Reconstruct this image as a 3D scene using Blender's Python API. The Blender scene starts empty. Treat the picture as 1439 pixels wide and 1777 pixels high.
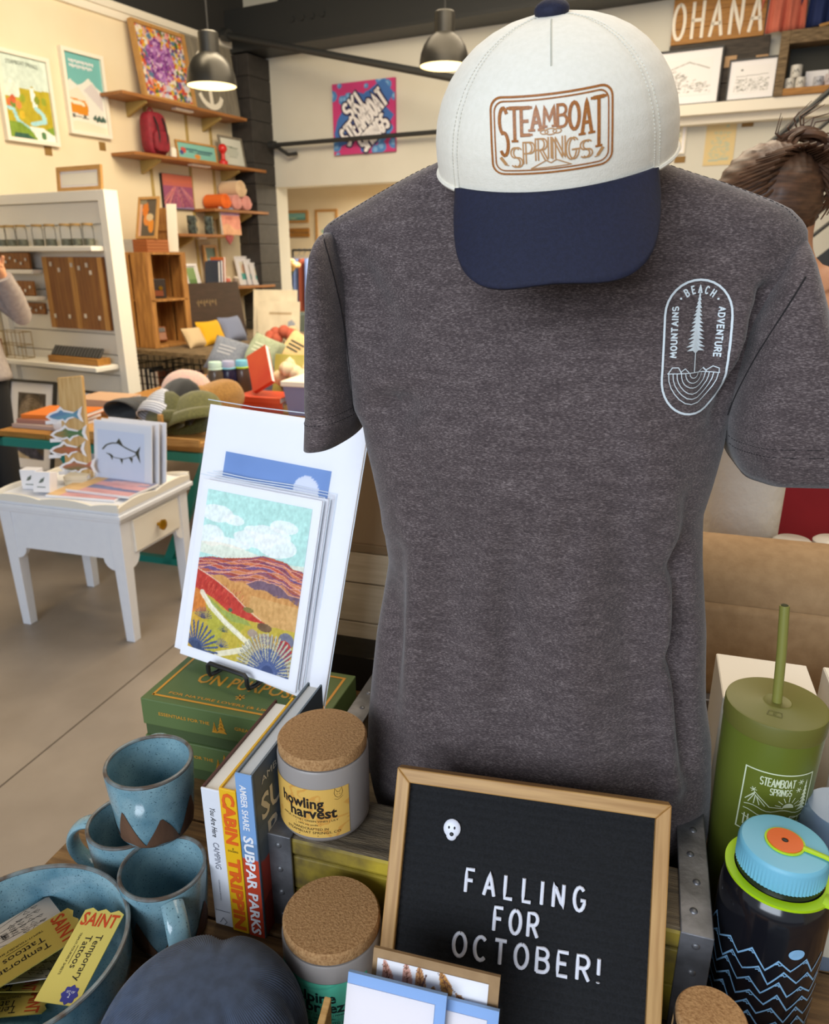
import bpy, bmesh, math, random
import numpy as np
from math import sin, cos, pi, radians as R, atan2, sqrt
from mathutils import Vector as V, Matrix, Euler
from mathutils.bvhtree import BVHTree
random.seed(7); rng = np.random.default_rng(7)
S = bpy.context.scene; COL = S.collection
# ---------------------------------------------------------------- camera, world, light, exposure
FPX, CXP, CYP, HC = 1290., 719.5, 888.5, 1.55
PITCH = math.atan((CYP - 440.) / FPX); CP, SP = cos(PITCH), sin(PITCH)
cd = bpy.data.cameras.new('camera'); cam = bpy.data.objects.new('camera', cd); COL.objects.link(cam)
cam.location = (0, 0, HC); cam.rotation_euler = (pi/2 - PITCH, 0, 0)
cd.sensor_fit = 'HORIZONTAL'; cd.sensor_width = 36; cd.lens = 36 * FPX / 1439.; cd.clip_start = .02
cd.dof.use_dof = True; cd.dof.focus_distance = .70; cd.dof.aperture_fstop = 13
S.camera = cam
wd = bpy.data.worlds.new('world'); S.world = wd; wd.use_nodes = True
bg = wd.node_tree.nodes['Background']; bg.inputs[0].default_value = (.80, .88, 1, 1); bg.inputs[1].default_value = .36
S.view_settings.view_transform = 'Standard'; S.view_settings.look = 'None'; S.view_settings.gamma = 1
S.view_settings.use_curve_mapping = False; S.view_settings.exposure = 0.38
S.cycles.use_denoising = True; S.cycles.max_bounces = 8; S.cycles.transparent_max_bounces = 16
S.cycles.sample_clamp_indirect = 4
def area(name, loc, tgt, sx, sy, power, col):
    l = bpy.data.lights.new(name, 'AREA'); l.shape = 'RECTANGLE'; l.size = sx; l.size_y = sy; l.energy = power; l.color = col
    o = bpy.data.objects.new(name, l); COL.objects.link(o); o.location = loc
    o.rotation_euler = (V(tgt) - V(loc)).to_track_quat('-Z', 'Y').to_euler(); return o
area('window_light', (-1.6, -2.4, 2.5), (.1, .9, 1.2), 2.6, 1.8, 96, (.80, .89, 1))
area('back_ceiling_light', (.6, 4.6, 3.7), (.4, 5.2, 0), 3.4, 3.4, 135, (1, .83, .60))
area('front_ceiling_light', (1.0, 1.6, 3.6), (.5, 1.2, 0), 2.0, 2.0, 40, (1, .87, .70))
area('wall_wash_light', (-1.0, 5.2, 3.7), (-2.9, 7.0, 1.6), 2.2, .8, 60, (1, .83, .58))
area('next_room_light', (.1, 10.8, 2.4), (.1, 10.8, 0), 2.4, 1.6, 190, (1, .88, .68))
# ---------------------------------------------------------------- frames of reference
def ray(px, py):
    u = (px - CXP) / FPX; v = (py - CYP) / FPX
    return V((u, CP - v*SP, -(v*CP + SP)))
def Py(px, py, y): r = ray(px, py); return V((0, 0, HC)) + r * (y / r.y)
def Pz(px, py, z): r = ray(px, py); return V((0, 0, HC)) + r * ((z - HC) / r.z)
A17 = R(17); A28 = R(28)
def TF(a, b, z): return V((a*cos(A17) + b*sin(A17), -a*sin(A17) + b*cos(A17), z))     # display-table frame
def TFi(p): return (p.x*cos(A17) - p.y*sin(A17), p.x*sin(A17) + p.y*cos(A17))
RO = V((-1.80, 9.2, 0)); RU = V((sin(A28), cos(A28), 0)); RW = V((cos(A28), -sin(A28), 0))
def RM(r, q, z): return RO + RW*r + RU*q + V((0, 0, z))                               # room frame
def onr(px, py, r):                                                                   # pixel ray meets plane r -> (q, z)
    d = ray(px, py); o = V((0, 0, HC)); t = (r - (o - RO).dot(RW)) / d.dot(RW); p = o + d*t
    return (p - RO).dot(RU), p.z
def onq(px, py, q):
    d = ray(px, py); o = V((0, 0, HC)); t = (q - (o - RO).dot(RU)) / d.dot(RU); p = o + d*t
    return (p - RO).dot(RW), p.z
YT, YL, YF = -A17, R(62), -A28
# ---------------------------------------------------------------- materials
def lin(c):
    if isinstance(c, str): c = tuple(int(c[i:i+2], 16) for i in (1, 3, 5))
    return tuple(((x/255)/12.92 if x/255 <= .04045 else ((x/255 + .055)/1.055)**2.4) for x in c[:3]) + (1,)
MATS = {}
def mk(name, c, rough=.6, metal=0, c2=None, ns=8., stretch=(1, 1, 1), detail=4, lo=.35, hi=.65, bump=None, spec=.5, trans=0, emis=0, sheen=0, coat=0, ior=1.5, nd=0):
    if name in MATS: return MATS[name]
    m = bpy.data.materials.new(name); m.use_nodes = True; nt = m.node_tree; b = nt.nodes['Principled BSDF']
    b.inputs['Base Color'].default_value = lin(c); b.inputs['Roughness'].default_value = rough; b.inputs['Metallic'].default_value = metal
    b.inputs['Specular IOR Level'].default_value = spec; b.inputs['IOR'].default_value = ior
    if trans: b.inputs['Transmission Weight'].default_value = trans
    if sheen: b.inputs['Sheen Weight'].default_value = sheen
    if coat: b.inputs['Coat Weight'].default_value = coat; b.inputs['Coat Roughness'].default_value = .08
    if emis: b.inputs['Emission Color'].default_value = lin(c); b.inputs['Emission Strength'].default_value = emis
    N = nt.nodes.new; L = nt.links.new
    if c2 is not None or bump:
        tc = N('ShaderNodeTexCoord'); mp = N('ShaderNodeMapping'); mp.inputs['Scale'].default_value = stretch
        L(tc.outputs['Object'], mp.inputs[0])
    if c2 is not None:
        no = N('ShaderNodeTexNoise'); no.inputs['Scale'].default_value = ns; no.inputs['Detail'].default_value = detail; no.inputs['Distortion'].default_value = nd
        cr = N('ShaderNodeValToRGB'); cr.color_ramp.elements[0].position = lo; cr.color_ramp.elements[1].position = hi
        cr.color_ramp.elements[0].color = lin(c); cr.color_ramp.elements[1].color = lin(c2)
        L(mp.outputs[0], no.inputs[0]); L(no.outputs[0], cr.inputs[0]); L(cr.outputs[0], b.inputs['Base Color'])
    if bump:
        bs, bst = bump[:2]; n2 = N('ShaderNodeTexNoise'); n2.inputs['Scale'].default_value = bs; n2.inputs['Detail'].default_value = 3
        L(mp.outputs[0], n2.inputs[0]); bp = N('ShaderNodeBump'); bp.inputs['Strength'].default_value = bst; bp.inputs['Distance'].default_value = bump[2] if len(bump) > 2 else .002
        L(n2.outputs[0], bp.inputs['Height']); L(bp.outputs[0], b.inputs['Normal'])
    MATS[name] = m; return m
def film(name='clear_film', ior=1.35):
    m = bpy.data.materials.new(name); m.use_nodes = True; nt = m.node_tree; nt.nodes.clear(); N = nt.nodes.new; L = nt.links.new
    o = N('ShaderNodeOutputMaterial'); mx = N('ShaderNodeMixShader'); t = N('ShaderNodeBsdfTransparent'); g = N('ShaderNodeBsdfGlossy'); g.inputs['Roughness'].default_value = .08
    f = N('ShaderNodeFresnel'); f.inputs[0].default_value = ior; bp = N('ShaderNodeBump'); n = N('ShaderNodeTexNoise'); n.inputs['Scale'].default_value = 14; tc = N('ShaderNodeTexCoord'); L(tc.outputs['Object'], n.inputs[0])
    bp.inputs['Strength'].default_value = .25; bp.inputs['Distance'].default_value = .006; L(n.outputs[0], bp.inputs['Height']); L(bp.outputs[0], g.inputs['Normal'])
    L(f.outputs[0], mx.inputs[0]); L(t.outputs[0], mx.inputs[1]); L(g.outputs[0], mx.inputs[2]); L(mx.outputs[0], o.inputs[0]); return m
FILM = film()
def vcol(name='painted_print', rough=.5):
    m = bpy.data.materials.new(name); m.use_nodes = True; b = m.node_tree.nodes['Principled BSDF']; a = m.node_tree.nodes.new('ShaderNodeAttribute'); a.attribute_name = 'Col'
    m.node_tree.links.new(a.outputs[0], b.inputs['Base Color']); b.inputs['Roughness'].default_value = rough; return m
VC = vcol()
def knit(name, c, c2, sx=900, rough=.9, st=.5):
    m = mk(name, c, rough, c2=c2, ns=120, stretch=(1, 1, 1), sheen=.3); nt = m.node_tree; N = nt.nodes.new; L = nt.links.new
    w = N('ShaderNodeTexWave'); w.inputs['Scale'].default_value = sx; w.inputs['Distortion'].default_value = 1.2; w.bands_direction = 'X'
    tc = N('ShaderNodeTexCoord'); L(tc.outputs['Object'], w.inputs[0]); bp = N('ShaderNodeBump'); bp.inputs['Strength'].default_value = st; bp.inputs['Distance'].default_value = .0012
    L(w.outputs[0], bp.inputs['Height']); L(bp.outputs[0], nt.nodes['Principled BSDF'].inputs['Normal']); return m
WHITE = mk('white_paper', '#f1f0f4', .55); BLACK = mk('black_paint', '#1b1b1c', .5); INK = mk('black_ink', '#161418', .6)
OAK = mk('oak', '#c79a5c', .5, c2='#a97b40', ns=9, stretch=(1.2, 22, 22), detail=6)
OAKV = mk('oak_upright', '#c99c5f', .5, c2='#ab7d43', ns=9, stretch=(22, 22, 1.2), detail=6)
WOODSHELF = mk('shelf_wood', '#a8713c', .55, c2='#8a5728', ns=5, stretch=(1, 12, 12))
OLDWOOD = mk('old_wood', '#8a7558', .8, c2='#55452f', ns=7, stretch=(2, 14, 14), detail=8, bump=(60, .5))
CRATEWOOD = mk('crate_wood', '#bb8747', .65, c2='#916231', ns=4, stretch=(10, 10, 1.2), detail=6)
TABLEWOOD = mk('table_wood', '#8d6a3f', .55, c2='#5c4023', ns=7, stretch=(2, 26, 20), detail=8, bump=(80, .3))
STEEL = mk('dark_steel', '#626264', .45, .6, c2='#88888c', ns=30, bump=(90, .4))
BRASS = mk('brass', '#b58a2a', .3, 1); SHELFGOLD = mk('shelf_bracket_gold', '#b29a5c', .5)
CREAM = mk('cream_wall', '#e9dcc0', .85, c2='#e4d5b6', ns=1.5)
WARMWHITE = mk('warm_white_paint', '#ece6d8', .6); COOLWHITE = mk('white_wood_paint', '#e6e9ef', .45, c2='#e3e6ed', ns=30)
KRAFT = mk('kraft_paper', '#a98860', .75, c2='#9c7b54', ns=60, detail=8, bump=(300, .15))
CORK = mk('cork', '#bd9160', .85, c2='#94683c', ns=430, detail=4, lo=.38, hi=.72, bump=(600, .5))
# ---------------------------------------------------------------- mesh building
class MB:
    def __init__(s): s.v = []; s.f = []; s.m = []; s.mi = 0; s.X = None
    def add(s, vs, fs):
        n = len(s.v)
        if s.X is not None: vs = [s.X @ V(p) for p in vs]
        s.v += [tuple(p) for p in vs]; s.f += [[n + i for i in f] for f in fs]; s.m += [s.mi]*len(fs); return s
    def bx(s, x0, y0, z0, x1, y1, z1):
        return s.add([(x0,y0,z0),(x1,y0,z0),(x1,y1,z0),(x0,y1,z0),(x0,y0,z1),(x1,y0,z1),(x1,y1,z1),(x0,y1,z1)],
                     [(0,3,2,1),(4,5,6,7),(0,1,5,4),(1,2,6,5),(2,3,7,6),(3,0,4,7)])
    def hexa(s, p): return s.add(p, [(0,3,2,1),(4,5,6,7),(0,1,5,4),(1,2,6,5),(2,3,7,6),(3,0,4,7)])
    def lathe(s, prof, n=36, cx=0, cy=0, cap0=True, cap1=True):
        vs = []; fs = []
        for (r, z) in prof: vs += [(cx + r*cos(2*pi*k/n), cy + r*sin(2*pi*k/n), z) for k in range(n)]
        for i in range(len(prof)-1):
            for k in range(n): a, b = i*n + k, i*n + (k+1) % n; fs.append((a, b, b+n, a+n))
        if cap0: fs.append(tuple(range(n-1, -1, -1)))
        if cap1: fs.append(tuple((len(prof)-1)*n + k for k in range(n)))
        return s.add(vs, fs)
    def tube(s, pts, r, n=8, closed=False, sq=None):
        P = [V(p) for p in pts]; m = len(P); vs = []; fs = []; up = None
        for i, p in enumerate(P):
            if closed: t = P[(i+1) % m] - P[i-1]
            else: t = P[min(i+1, m-1)] - P[max(i-1, 0)]
            if t.length < 1e-9: t = V((0, 0, 1))
            t.normalize()
            if up is None: up = V((0, 0, 1)) if abs(t.z) < .9 else V((1, 0, 0))
            a = t.cross(up)
            if a.length < 1e-6: a = t.orthogonal()
            a.normalize(); b = a.cross(t).normalized(); up = b
            ri = r[i] if hasattr(r, '__len__') else r
            vs += [p + a*(ri*cos(2*pi*k/n)) + b*(ri*(sq or 1)*sin(2*pi*k/n)) for k in range(n)]
        for i in range(m if closed else m-1):
            for k in range(n):
                a, b = i*n + k, i*n + (k+1) % n; c, d = ((i+1) % m)*n + (k+1) % n, ((i+1) % m)*n + k; fs.append((a, d, c, b))
        if not closed: fs += [tuple(range(n)), tuple((m-1)*n + k for k in range(n-1, -1, -1))]
        return s.add(vs, fs)
    def ell(s, c, r, n=16, m=10, fn=None):
        vs = []; fs = []; r = (r, r, r) if not hasattr(r, '__len__') else r
        for j in range(m+1):
            t = -pi/2 + pi*j/m
            for k in range(n):
                d = V((cos(t)*cos(2*pi*k/n), cos(t)*sin(2*pi*k/n), sin(t))); q = fn(d) if fn else 1
                vs.append((c[0] + r[0]*d.x*q, c[1] + r[1]*d.y*q, c[2] + r[2]*d.z*q))
        for j in range(m):
            for k in range(n): a, b = j*n + k, j*n + (k+1) % n; fs.append((a, b, b+n, a+n))
        return s.add(vs, fs)
    def grid(s, fn, nu, nv, cu=False):
        vs = [fn(i/(nu if cu else nu-1), j/(nv-1)) for j in range(nv) for i in range(nu)]; fs = []
        for j in range(nv-1):
            for i in range(nu if cu else nu-1): a, b = j*nu + i, j*nu + (i+1) % nu; fs.append((a, b, b+nu, a+nu))
        return s.add(vs, fs)
    def prism(s, poly, y0, y1, pl='xz'):                      # outline in xz (extruded along y) or xy (extruded along z)
        n = len(poly); g = (lambda p, d: (p[0], d, p[1])) if pl == 'xz' else ((lambda p, d: (p[0], p[1], d)) if pl == 'xy' else (lambda p, d: (d, p[0], p[1])))
        return s.add([g(p, y0) for p in poly] + [g(p, y1) for p in poly],
                     [tuple(range(n)), tuple(range(2*n-1, n-1, -1))] + [(i, n+i, n+(i+1) % n, (i+1) % n) for i in range(n)])
    def build(s, name, mats, parent=None, smooth=True, bev=0, loc=None, rot=None, solid=0, sub=0, ang=40):
        me = bpy.data.meshes.new(name); me.from_pydata(s.v, [], s.f); me.validate()
        bm = bmesh.new(); bm.from_mesh(me); bmesh.ops.recalc_face_normals(bm, faces=bm.faces); bm.to_mesh(me); bm.free()
        for m in (mats if isinstance(mats, (list, tuple)) else [mats]): me.materials.append(m)
        if len(me.materials) > 1 and len(me.polygons) == len(s.m): me.polygons.foreach_set('material_index', s.m)
        if smooth: me.polygons.foreach_set('use_smooth', [True]*len(me.polygons)); me.set_sharp_from_angle(angle=R(ang))
        o = bpy.data.objects.new(name, me); COL.objects.link(o)
        if parent: o.parent = parent
        if loc is not None: o.location = loc
        if rot is not None: o.rotation_euler = rot
        if solid: d = o.modifiers.new('s', 'SOLIDIFY'); d.thickness = solid; d.offset = -1
        if bev: d = o.modifiers.new('b', 'BEVEL'); d.width = bev; d.segments = 2; d.limit_method = 'ANGLE'
        if sub: d = o.modifiers.new('u', 'SUBSURF'); d.levels = d.render_levels = sub
        return o
def tag(o, label, cat, group=None):
    o['label'] = label; o['category'] = cat
    if group: o['group'] = group
    return o
def thing(name, label, cat, loc=(0,0,0), rz=0, group=None, rot=None):
    o = bpy.data.objects.new(name, None); COL.objects.link(o); o.empty_display_size = .05; o.location = loc
    o.rotation_euler = rot if rot is not None else (0, 0, rz); return tag(o, label, cat, group)
def solo(mb, name, label, cat, mats, loc=(0,0,0), rz=0, group=None, rot=None, **k):
    o = mb.build(name, mats, None, loc=loc, rot=rot if rot is not None else (0, 0, rz), **k); return tag(o, label, cat, group)
def struct(mb, name, mats, parent=None, **k):
    o = mb.build(name, mats, parent, **k)
    if not parent: o['kind'] = 'structure'
    return o
def dup(root, loc, rz=None, label=None, rot=None, scale=None):
    r = root.copy(); COL.objects.link(r); r.location = loc
    if rz is not None: r.rotation_euler = (0, 0, rz)
    if rot is not None: r.rotation_euler = rot
    if scale: r.scale = (scale,)*3
    if label: r['label'] = label
    for ch in root.children:
        c = ch.copy(); COL.objects.link(c); c.parent = r
        for g in ch.children: d = g.copy(); COL.objects.link(d); d.parent = c
    return r
# ---------------------------------------------------------------- lettering
def arc(cx, cy, rx, ry, a0, a1, n=9): return [(cx + rx*cos(R(a0 + (a1-a0)*i/(n-1))), cy + ry*sin(R(a0 + (a1-a0)*i/(n-1)))) for i in range(n)]
SF = {'A': ([[(0,0),(.29,1),(.58,0)], [(.1,.34),(.48,.34)]], .58),
 'B': ([[(0,0),(0,1),(.24,1)] + arc(.26,.77,.24,.23,90,-90) + [(0,.54)], [(.24,.54)] + arc(.28,.27,.26,.27,90,-90) + [(0,0)]], .54),
 'C': ([arc(.29,.5,.29,.5,48,312,14)], .52), 'D': ([[(0,0),(0,1),(.2,1)] + arc(.22,.5,.33,.5,90,-90,11) + [(0,0)]], .55),
 'E': ([[(.46,1),(0,1),(0,0),(.46,0)], [(0,.52),(.38,.52)]], .46), 'F': ([[(.46,1),(0,1),(0,0)], [(0,.52),(.38,.52)]], .46),
 'G': ([arc(.29,.5,.29,.5,48,340,14) + [(.58,.45),(.34,.45)]], .58), 'H': ([[(0,0),(0,1)], [(.52,0),(.52,1)], [(0,.5),(.52,.5)]], .52),
 'I': ([[(0,0),(0,1)]], .04), 'L': ([[(0,1),(0,0),(.44,0)]], .44), 'M': ([[(0,0),(.06,1),(.34,.3),(.62,1),(.68,0)]], .68),
 'N': ([[(0,0),(0,1),(.54,0),(.54,1)]], .54), 'O': ([arc(.29,.5,.29,.5,90,450,20)], .58),
 'P': ([[(0,0),(0,1),(.24,1)] + arc(.26,.74,.24,.26,90,-90) + [(0,.48)]], .5),
 'R': ([[(0,0),(0,1),(.24,1)] + arc(.26,.74,.24,.26,90,-90) + [(0,.48)], [(.24,.48),(.52,0)]], .52),
 'S': ([arc(.26,.74,.25,.26,40,255,11) + arc(.27,.25,.26,.25,95,-140,11)], .53), 'T': ([[(0,1),(.54,1)], [(.27,1),(.27,0)]], .54),
 'U': ([[(0,1),(0,.3)] + arc(.27,.28,.27,.28,180,360,9) + [(.54,1)]], .54), 'V': ([[(0,1),(.28,0),(.56,1)]], .56),
 'Y': ([[(0,1),(.27,.5),(.54,1)], [(.27,.5),(.27,0)]], .54), 'K': ([[(0,0),(0,1)], [(.5,1),(0,.45)], [(.15,.6),(.52,0)]], .52),
 '!': ([[(0,.34),(0,1)], [(0,0),(0,.03)]], .06), ' ': ([], .34)}
def strokes(s, h=1., wf=1., gap=.2):
    out = []; x = 0
    for ch in s:
        ps, w = SF[ch]; out.append((ch, [[((x + p[0]*wf)*h, p[1]*h) for p in pl] for pl in ps])); x += w*wf + gap
    return out, (x - gap)*h
def densify(pl, step):
    out = [pl[0]]
    for a, b in zip(pl, pl[1:]):
        n = max(1, int(math.hypot(b[0]-a[0], b[1]-a[1]) / step))
        out += [(a[0] + (b[0]-a[0])*i/n, a[1] + (b[1]-a[1])*i/n) for i in range(1, n+1)]
    return out
def ribbon(mb, pl, w, fn, closed=False):
    """flat stroke of width w along 2-D polyline pl, carried onto a surface by fn(x, y)"""
    n = len(pl); L = []; Rr = []
    for i in range(n):
        a = pl[i-1] if (i > 0 or closed) else pl[i]; b = pl[(i+1) % n] if (i < n-1 or closed) else pl[i]
        dx, dy = b[0]-a[0], b[1]-a[1]; l = math.hypot(dx, dy) or 1; nx, ny = -dy/l*w/2, dx/l*w/2
        if 0 < i < n-1 or closed:
            e1 = V((pl[i][0]-a[0], pl[i][1]-a[1])); e2 = V((b[0]-pl[i][0], b[1]-pl[i][1]))
            if e1.length > 1e-9 and e2.length > 1e-9:
                cth = max(-.5, min(1, e1.normalized().dot(e2.normalized()))); k = min(1.6, 1/sqrt((1+cth)/2)); nx *= k; ny *= k
        L.append((pl[i][0]+nx, pl[i][1]+ny)); Rr.append((pl[i][0]-nx, pl[i][1]-ny))
    if not closed:
        for arr_i, sg in ((0, -1), (n-1, 1)):
            j = 1 if arr_i == 0 else n-2
            dx, dy = pl[arr_i][0]-pl[j][0], pl[arr_i][1]-pl[j][1]; l = math.hypot(dx, dy) or 1; ex, ey = dx/l*w*.3, dy/l*w*.3
            L[arr_i] = (L[arr_i][0]+ex, L[arr_i][1]+ey); Rr[arr_i] = (Rr[arr_i][0]+ex, Rr[arr_i][1]+ey)
    m = n if closed else n-1
    mb.add([fn(*p) for p in L] + [fn(*p) for p in Rr], [(i, (i+1) % n, n + (i+1) % n, n + i) for i in range(m)])
def stroke_text(mb, s, x, y, h, w, fn, wf=1., gap=.2, anchor='c', step=None):
    ls, W = strokes(s, h, wf, gap); x0 = x - W/2 if anchor == 'c' else x
    for ch, pls in ls:
        for pl in pls: ribbon(mb, densify([(x0+p[0], y+p[1]) for p in pl], step or h*.3), w, fn)
    return W
_tc = {}
def glyphs(s, bold=0, shear=0):
    k = (s, bold, shear)
    if k not in _tc:
        c = bpy.data.curves.new('t', 'FONT'); c.body = s; c.size = 1; c.offset = bold; c.shear = shear; c.resolution_u = 2
        o = bpy.data.objects.new('t', c); COL.objects.link(o); dg = bpy.context.evaluated_depsgraph_get(); me = o.evaluated_get(dg).to_mesh()
        _tc[k] = ([(v.co.x, v.co.y) for v in me.vertices], [tuple(p.vertices) for p in me.polygons])
        bpy.data.objects.remove(o); bpy.data.curves.remove(c)
    return _tc[k]
def font_text(mb, s, x, y, h, fn, W=None, bold=0, shear=0, anchor='c', rot=0):
    vs, fs = glyphs(s, bold, shear); xs = [p[0] for p in vs]; x0, x1 = min(xs), max(xs); k = h/.72; kx = (W/(x1-x0)) if W else k
    off = -(x0+x1)/2*kx if anchor == 'c' else -x0*kx; c, sn = cos(rot), sin(rot)
    pts = [((p[0]*kx + off), p[1]*k) for p in vs]
    mb.add([fn(x + p[0]*c - p[1]*sn, y + p[0]*sn + p[1]*c) for p in pts], fs)
# ---------------------------------------------------------------- painted pictures (flat print: colour only)
class CV:
    def __init__(s, w, h, c):
        s.w, s.h = w, h; s.a = np.zeros((h, w, 3)); s.a[:] = np.array(s.c(c)); s.X, s.Y = np.meshgrid((np.arange(w)+.5)/w, (np.arange(h)+.5)/h)
    def c(s, c): return tuple(int(c[i:i+2], 16)/255 for i in (1, 3, 5)) if isinstance(c, str) else tuple(x/255 for x in c)
    def fill(s, mask, c, al=1.): s.a[mask] = s.a[mask]*(1-al) + np.array(s.c(c))*al; return s
    def poly(s, pts, c, al=1.):
        m = np.zeros_like(s.X, bool); n = len(pts)
        for i in range(n):
            x0, y0 = pts[i]; x1, y1 = pts[i-1]
            if y0 == y1: continue
            m ^= ((y0 > s.Y) != (y1 > s.Y)) & (s.X < (x1-x0)*(s.Y-y0)/(y1-y0) + x0)
        return s.fill(m, c, al)
    def ell(s, cx, cy, rx, ry, c, al=1.): return s.fill(((s.X-cx)/rx)**2 + ((s.Y-cy)/ry)**2 < 1, c, al)
    def line(s, pts, w, c, al=1.):
        asp = s.h/s.w
        for (x0, y0), (x1, y1) in zip(pts, pts[1:]):
            dx, dy = x1-x0, (y1-y0)*asp; l2 = dx*dx+dy*dy or 1e-9; t = np.clip(((s.X-x0)*dx + (s.Y-y0)*asp*dy)/l2, 0, 1)
            d = np.hypot(s.X-x0-t*dx, (s.Y-y0)*asp-t*dy); s.fill(d < w/2, c, al)
        return s
    def under(s, f, c, al=1.): return s.fill(s.Y < f(s.X), c, al)
    def noise(s, sc, amp, seed=0):
        r = np.random.default_rng(seed); n = np.zeros_like(s.X)
        for o in range(3):
            g = r.random((int(sc*2**o)+3, int(sc*2**o)+3)); x, y = s.X*sc*2**o, s.Y*sc*2**o; i, j = x.astype(int), y.astype(int); fx, fy = x-i, y-j
            n += (g[j,i]*(1-fx)*(1-fy) + g[j,i+1]*fx*(1-fy) + g[j+1,i]*(1-fx)*fy + g[j+1,i+1]*fx*fy - .5)/2**o
        return n*amp
    def jit(s, sc, amp, seed=0): s.a = np.clip(s.a + s.noise(sc, amp, seed)[..., None], 0, 1); return s
def sheet(parent, name, img, W, H, x=0, z=0, y=0, fn=None, mat=None):
    w, h = img.w, img.h; vs = []
    for j in range(h):
        for i in range(w):
            u, v = i/(w-1), j/(h-1); vs.append(fn(u, v) if fn else (x + u*W, y, z + v*H))
    fs = [(j*w+i, j*w+i+1, (j+1)*w+i+1, (j+1)*w+i) for j in range(h-1) for i in range(w-1)]
    me = bpy.data.meshes.new(name); me.from_pydata(vs, [], fs); a = me.color_attributes.new('Col', 'FLOAT_COLOR', 'POINT')
    c = img.a.reshape(-1, 3); l = np.where(c <= .04045, c/12.92, ((c+.055)/1.055)**2.4); a.data.foreach_set('color', np.hstack([l, np.ones((len(l), 1))]).astype(np.float32).ravel())
    me.materials.append(mat or VC); o = bpy.data.objects.new(name, me); COL.objects.link(o); o.parent = parent; return o
def plane_y(x0, z0, x1, z1, y): return MB().add([(x0, y, z0), (x1, y, z0), (x1, y, z1), (x0, y, z1)], [(0, 1, 2, 3)])
def bars(W, H, fw, d):
    m = MB()
    for a, b, c2, e in (((0,0),(W,0),(W-fw,fw),(fw,fw)), ((W,0),(W,H),(W-fw,H-fw),(W-fw,fw)), ((W,H),(0,H),(fw,H-fw),(W-fw,H-fw)), ((0,H),(0,0),(fw,fw),(fw,H-fw))):
        q = [a, b, c2, e]; m.hexa([(p[0], -d, p[1]) for p in q] + [(p[0], 0, p[1]) for p in q])
    return m
def framed(name, label, cat, loc, rz, W, H, img, fw, fm, d=.025, mount=0, tilt=0, group=None):
    t = thing(name, label, cat, loc, group=group, rot=(-tilt, 0, rz)); bars(W, H, fw, d).build('frame', fm, t, smooth=False)
    MB().bx(fw*.6, -d*.45, fw*.6, W-fw*.6, -.001, H-fw*.6).build('mount' if mount else 'backing', WHITE if mount else fm, t, smooth=False)
    g = fw + mount; sheet(t, 'print', img, W-2*g, H-2*g, g, g, -d*.45-.0015); return t
def wall_l(px0, py0, px1, py1, r=0.):                                   # box on the left wall between two corner pixels (bottom-left, top-right)
    q0, z0 = onr(px0, py0, r); q1, z1 = onr(px1, py1, r); return RM(r, q0, z0), q1-q0, z1-z0
def wall_f(px0, py0, px1, py1, q=0.):
    r0, z0 = onq(px0, py0, q); r1, z1 = onq(px1, py1, q); return RM(r0, q, z0), r1-r0, z1-z0
def book(label, loc, rz, W, H, D, cov, pages=WHITE, rot=None, group=None, cat='book'):
    """a hardback lying flat: spine on -y, W along x, D deep along y, H thick"""
    t = thing('book', label, cat, loc, rz, group, rot); c = MB(); k = min(.0025, H*.18)
    c.bx(0, 0, 0, W, D, k); c.bx(0, 0, H-k, W, D, H); c.bx(0, 0, k, W, k, H-k); c.build('cover', cov, t, smooth=False)
    MB().bx(k*.8, k, k, W-k*.8, D-k, H-k).build('pages', pages, t, smooth=False); return t
# ================================================================ the room
FLOORM = mk('concrete', '#a09385', .42, c2='#84786b', ns=2.2, detail=9, lo=.3, hi=.7, bump=(7, .15, .01), spec=.4)
JOINT = mk('floor_joint', '#5f564b', .9)
fl = struct(MB().bx(-12, -8, -.12, 14, 18, -.012), 'floor', JOINT, smooth=False)
ax = [-9, -5.3, -1.77, 1.75, 5.3, 9]; bxs = [-4, -.9, 1.05 - 2.6, 4.9, 8.2, 12.5]; bxs = [-4, -1.2, 4.9, 8.2, 12.5]
for i in range(len(ax)-1):
    for j in range(len(bxs)-1):
        g = .0035; p = [TF(ax[i]+g, bxs[j]+g, 0), TF(ax[i+1]-g, bxs[j]+g, 0), TF(ax[i+1]-g, bxs[j+1]-g, 0), TF(ax[i]+g, bxs[j+1]-g, 0)]
        MB().hexa([(q.x, q.y, -.011) for q in p] + [(q.x, q.y, 0) for q in p]).build('slab', FLOORM, fl, smooth=False)
def rbox(mb, r0, q0, z0, r1, q1, z1):
    p = [RM(r0, q0, 0), RM(r1, q0, 0), RM(r1, q1, 0), RM(r0, q1, 0)]
    return mb.hexa([(a.x, a.y, z0) for a in p] + [(a.x, a.y, z1) for a in p])
GREYWALL = mk('grey_white_wall', '#d6d5cb', .85, c2='#cfcdc2', ns=1.2); DARKC = mk('dark_ceiling_paint', '#2b2b2b', .8); STEELB = mk('black_beam_paint', '#2c2e2f', .5)
struct(rbox(MB(), -.2, -9, 0, 0, 0, 3.5), 'wall_left', CREAM, smooth=False)
struct(rbox(rbox(MB(), -.06, -9, 3.5, .035, 0, 3.6), -.06, -9, 3.56, .06, 0, 3.62), 'trim_1', WARMWHITE, smooth=False)
struct(rbox(MB(), -.2, -9, 3.62, -.02, 0, 4.4), 'wall_upper', DARKC, smooth=False)
wb = rbox(MB(), .28, 0, 2.25, 10, .2, 4.4); rbox(wb, 3.05, 0, 0, 10, .2, 2.25); rbox(wb, -.2, .002, 0, .28, .2, 4.4); struct(wb, 'wall_back', GREYWALL, smooth=False)
struct(rbox(MB(), 9.8, -9, 0, 10, 0, 4.4), 'wall_right', CREAM, smooth=False)
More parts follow.
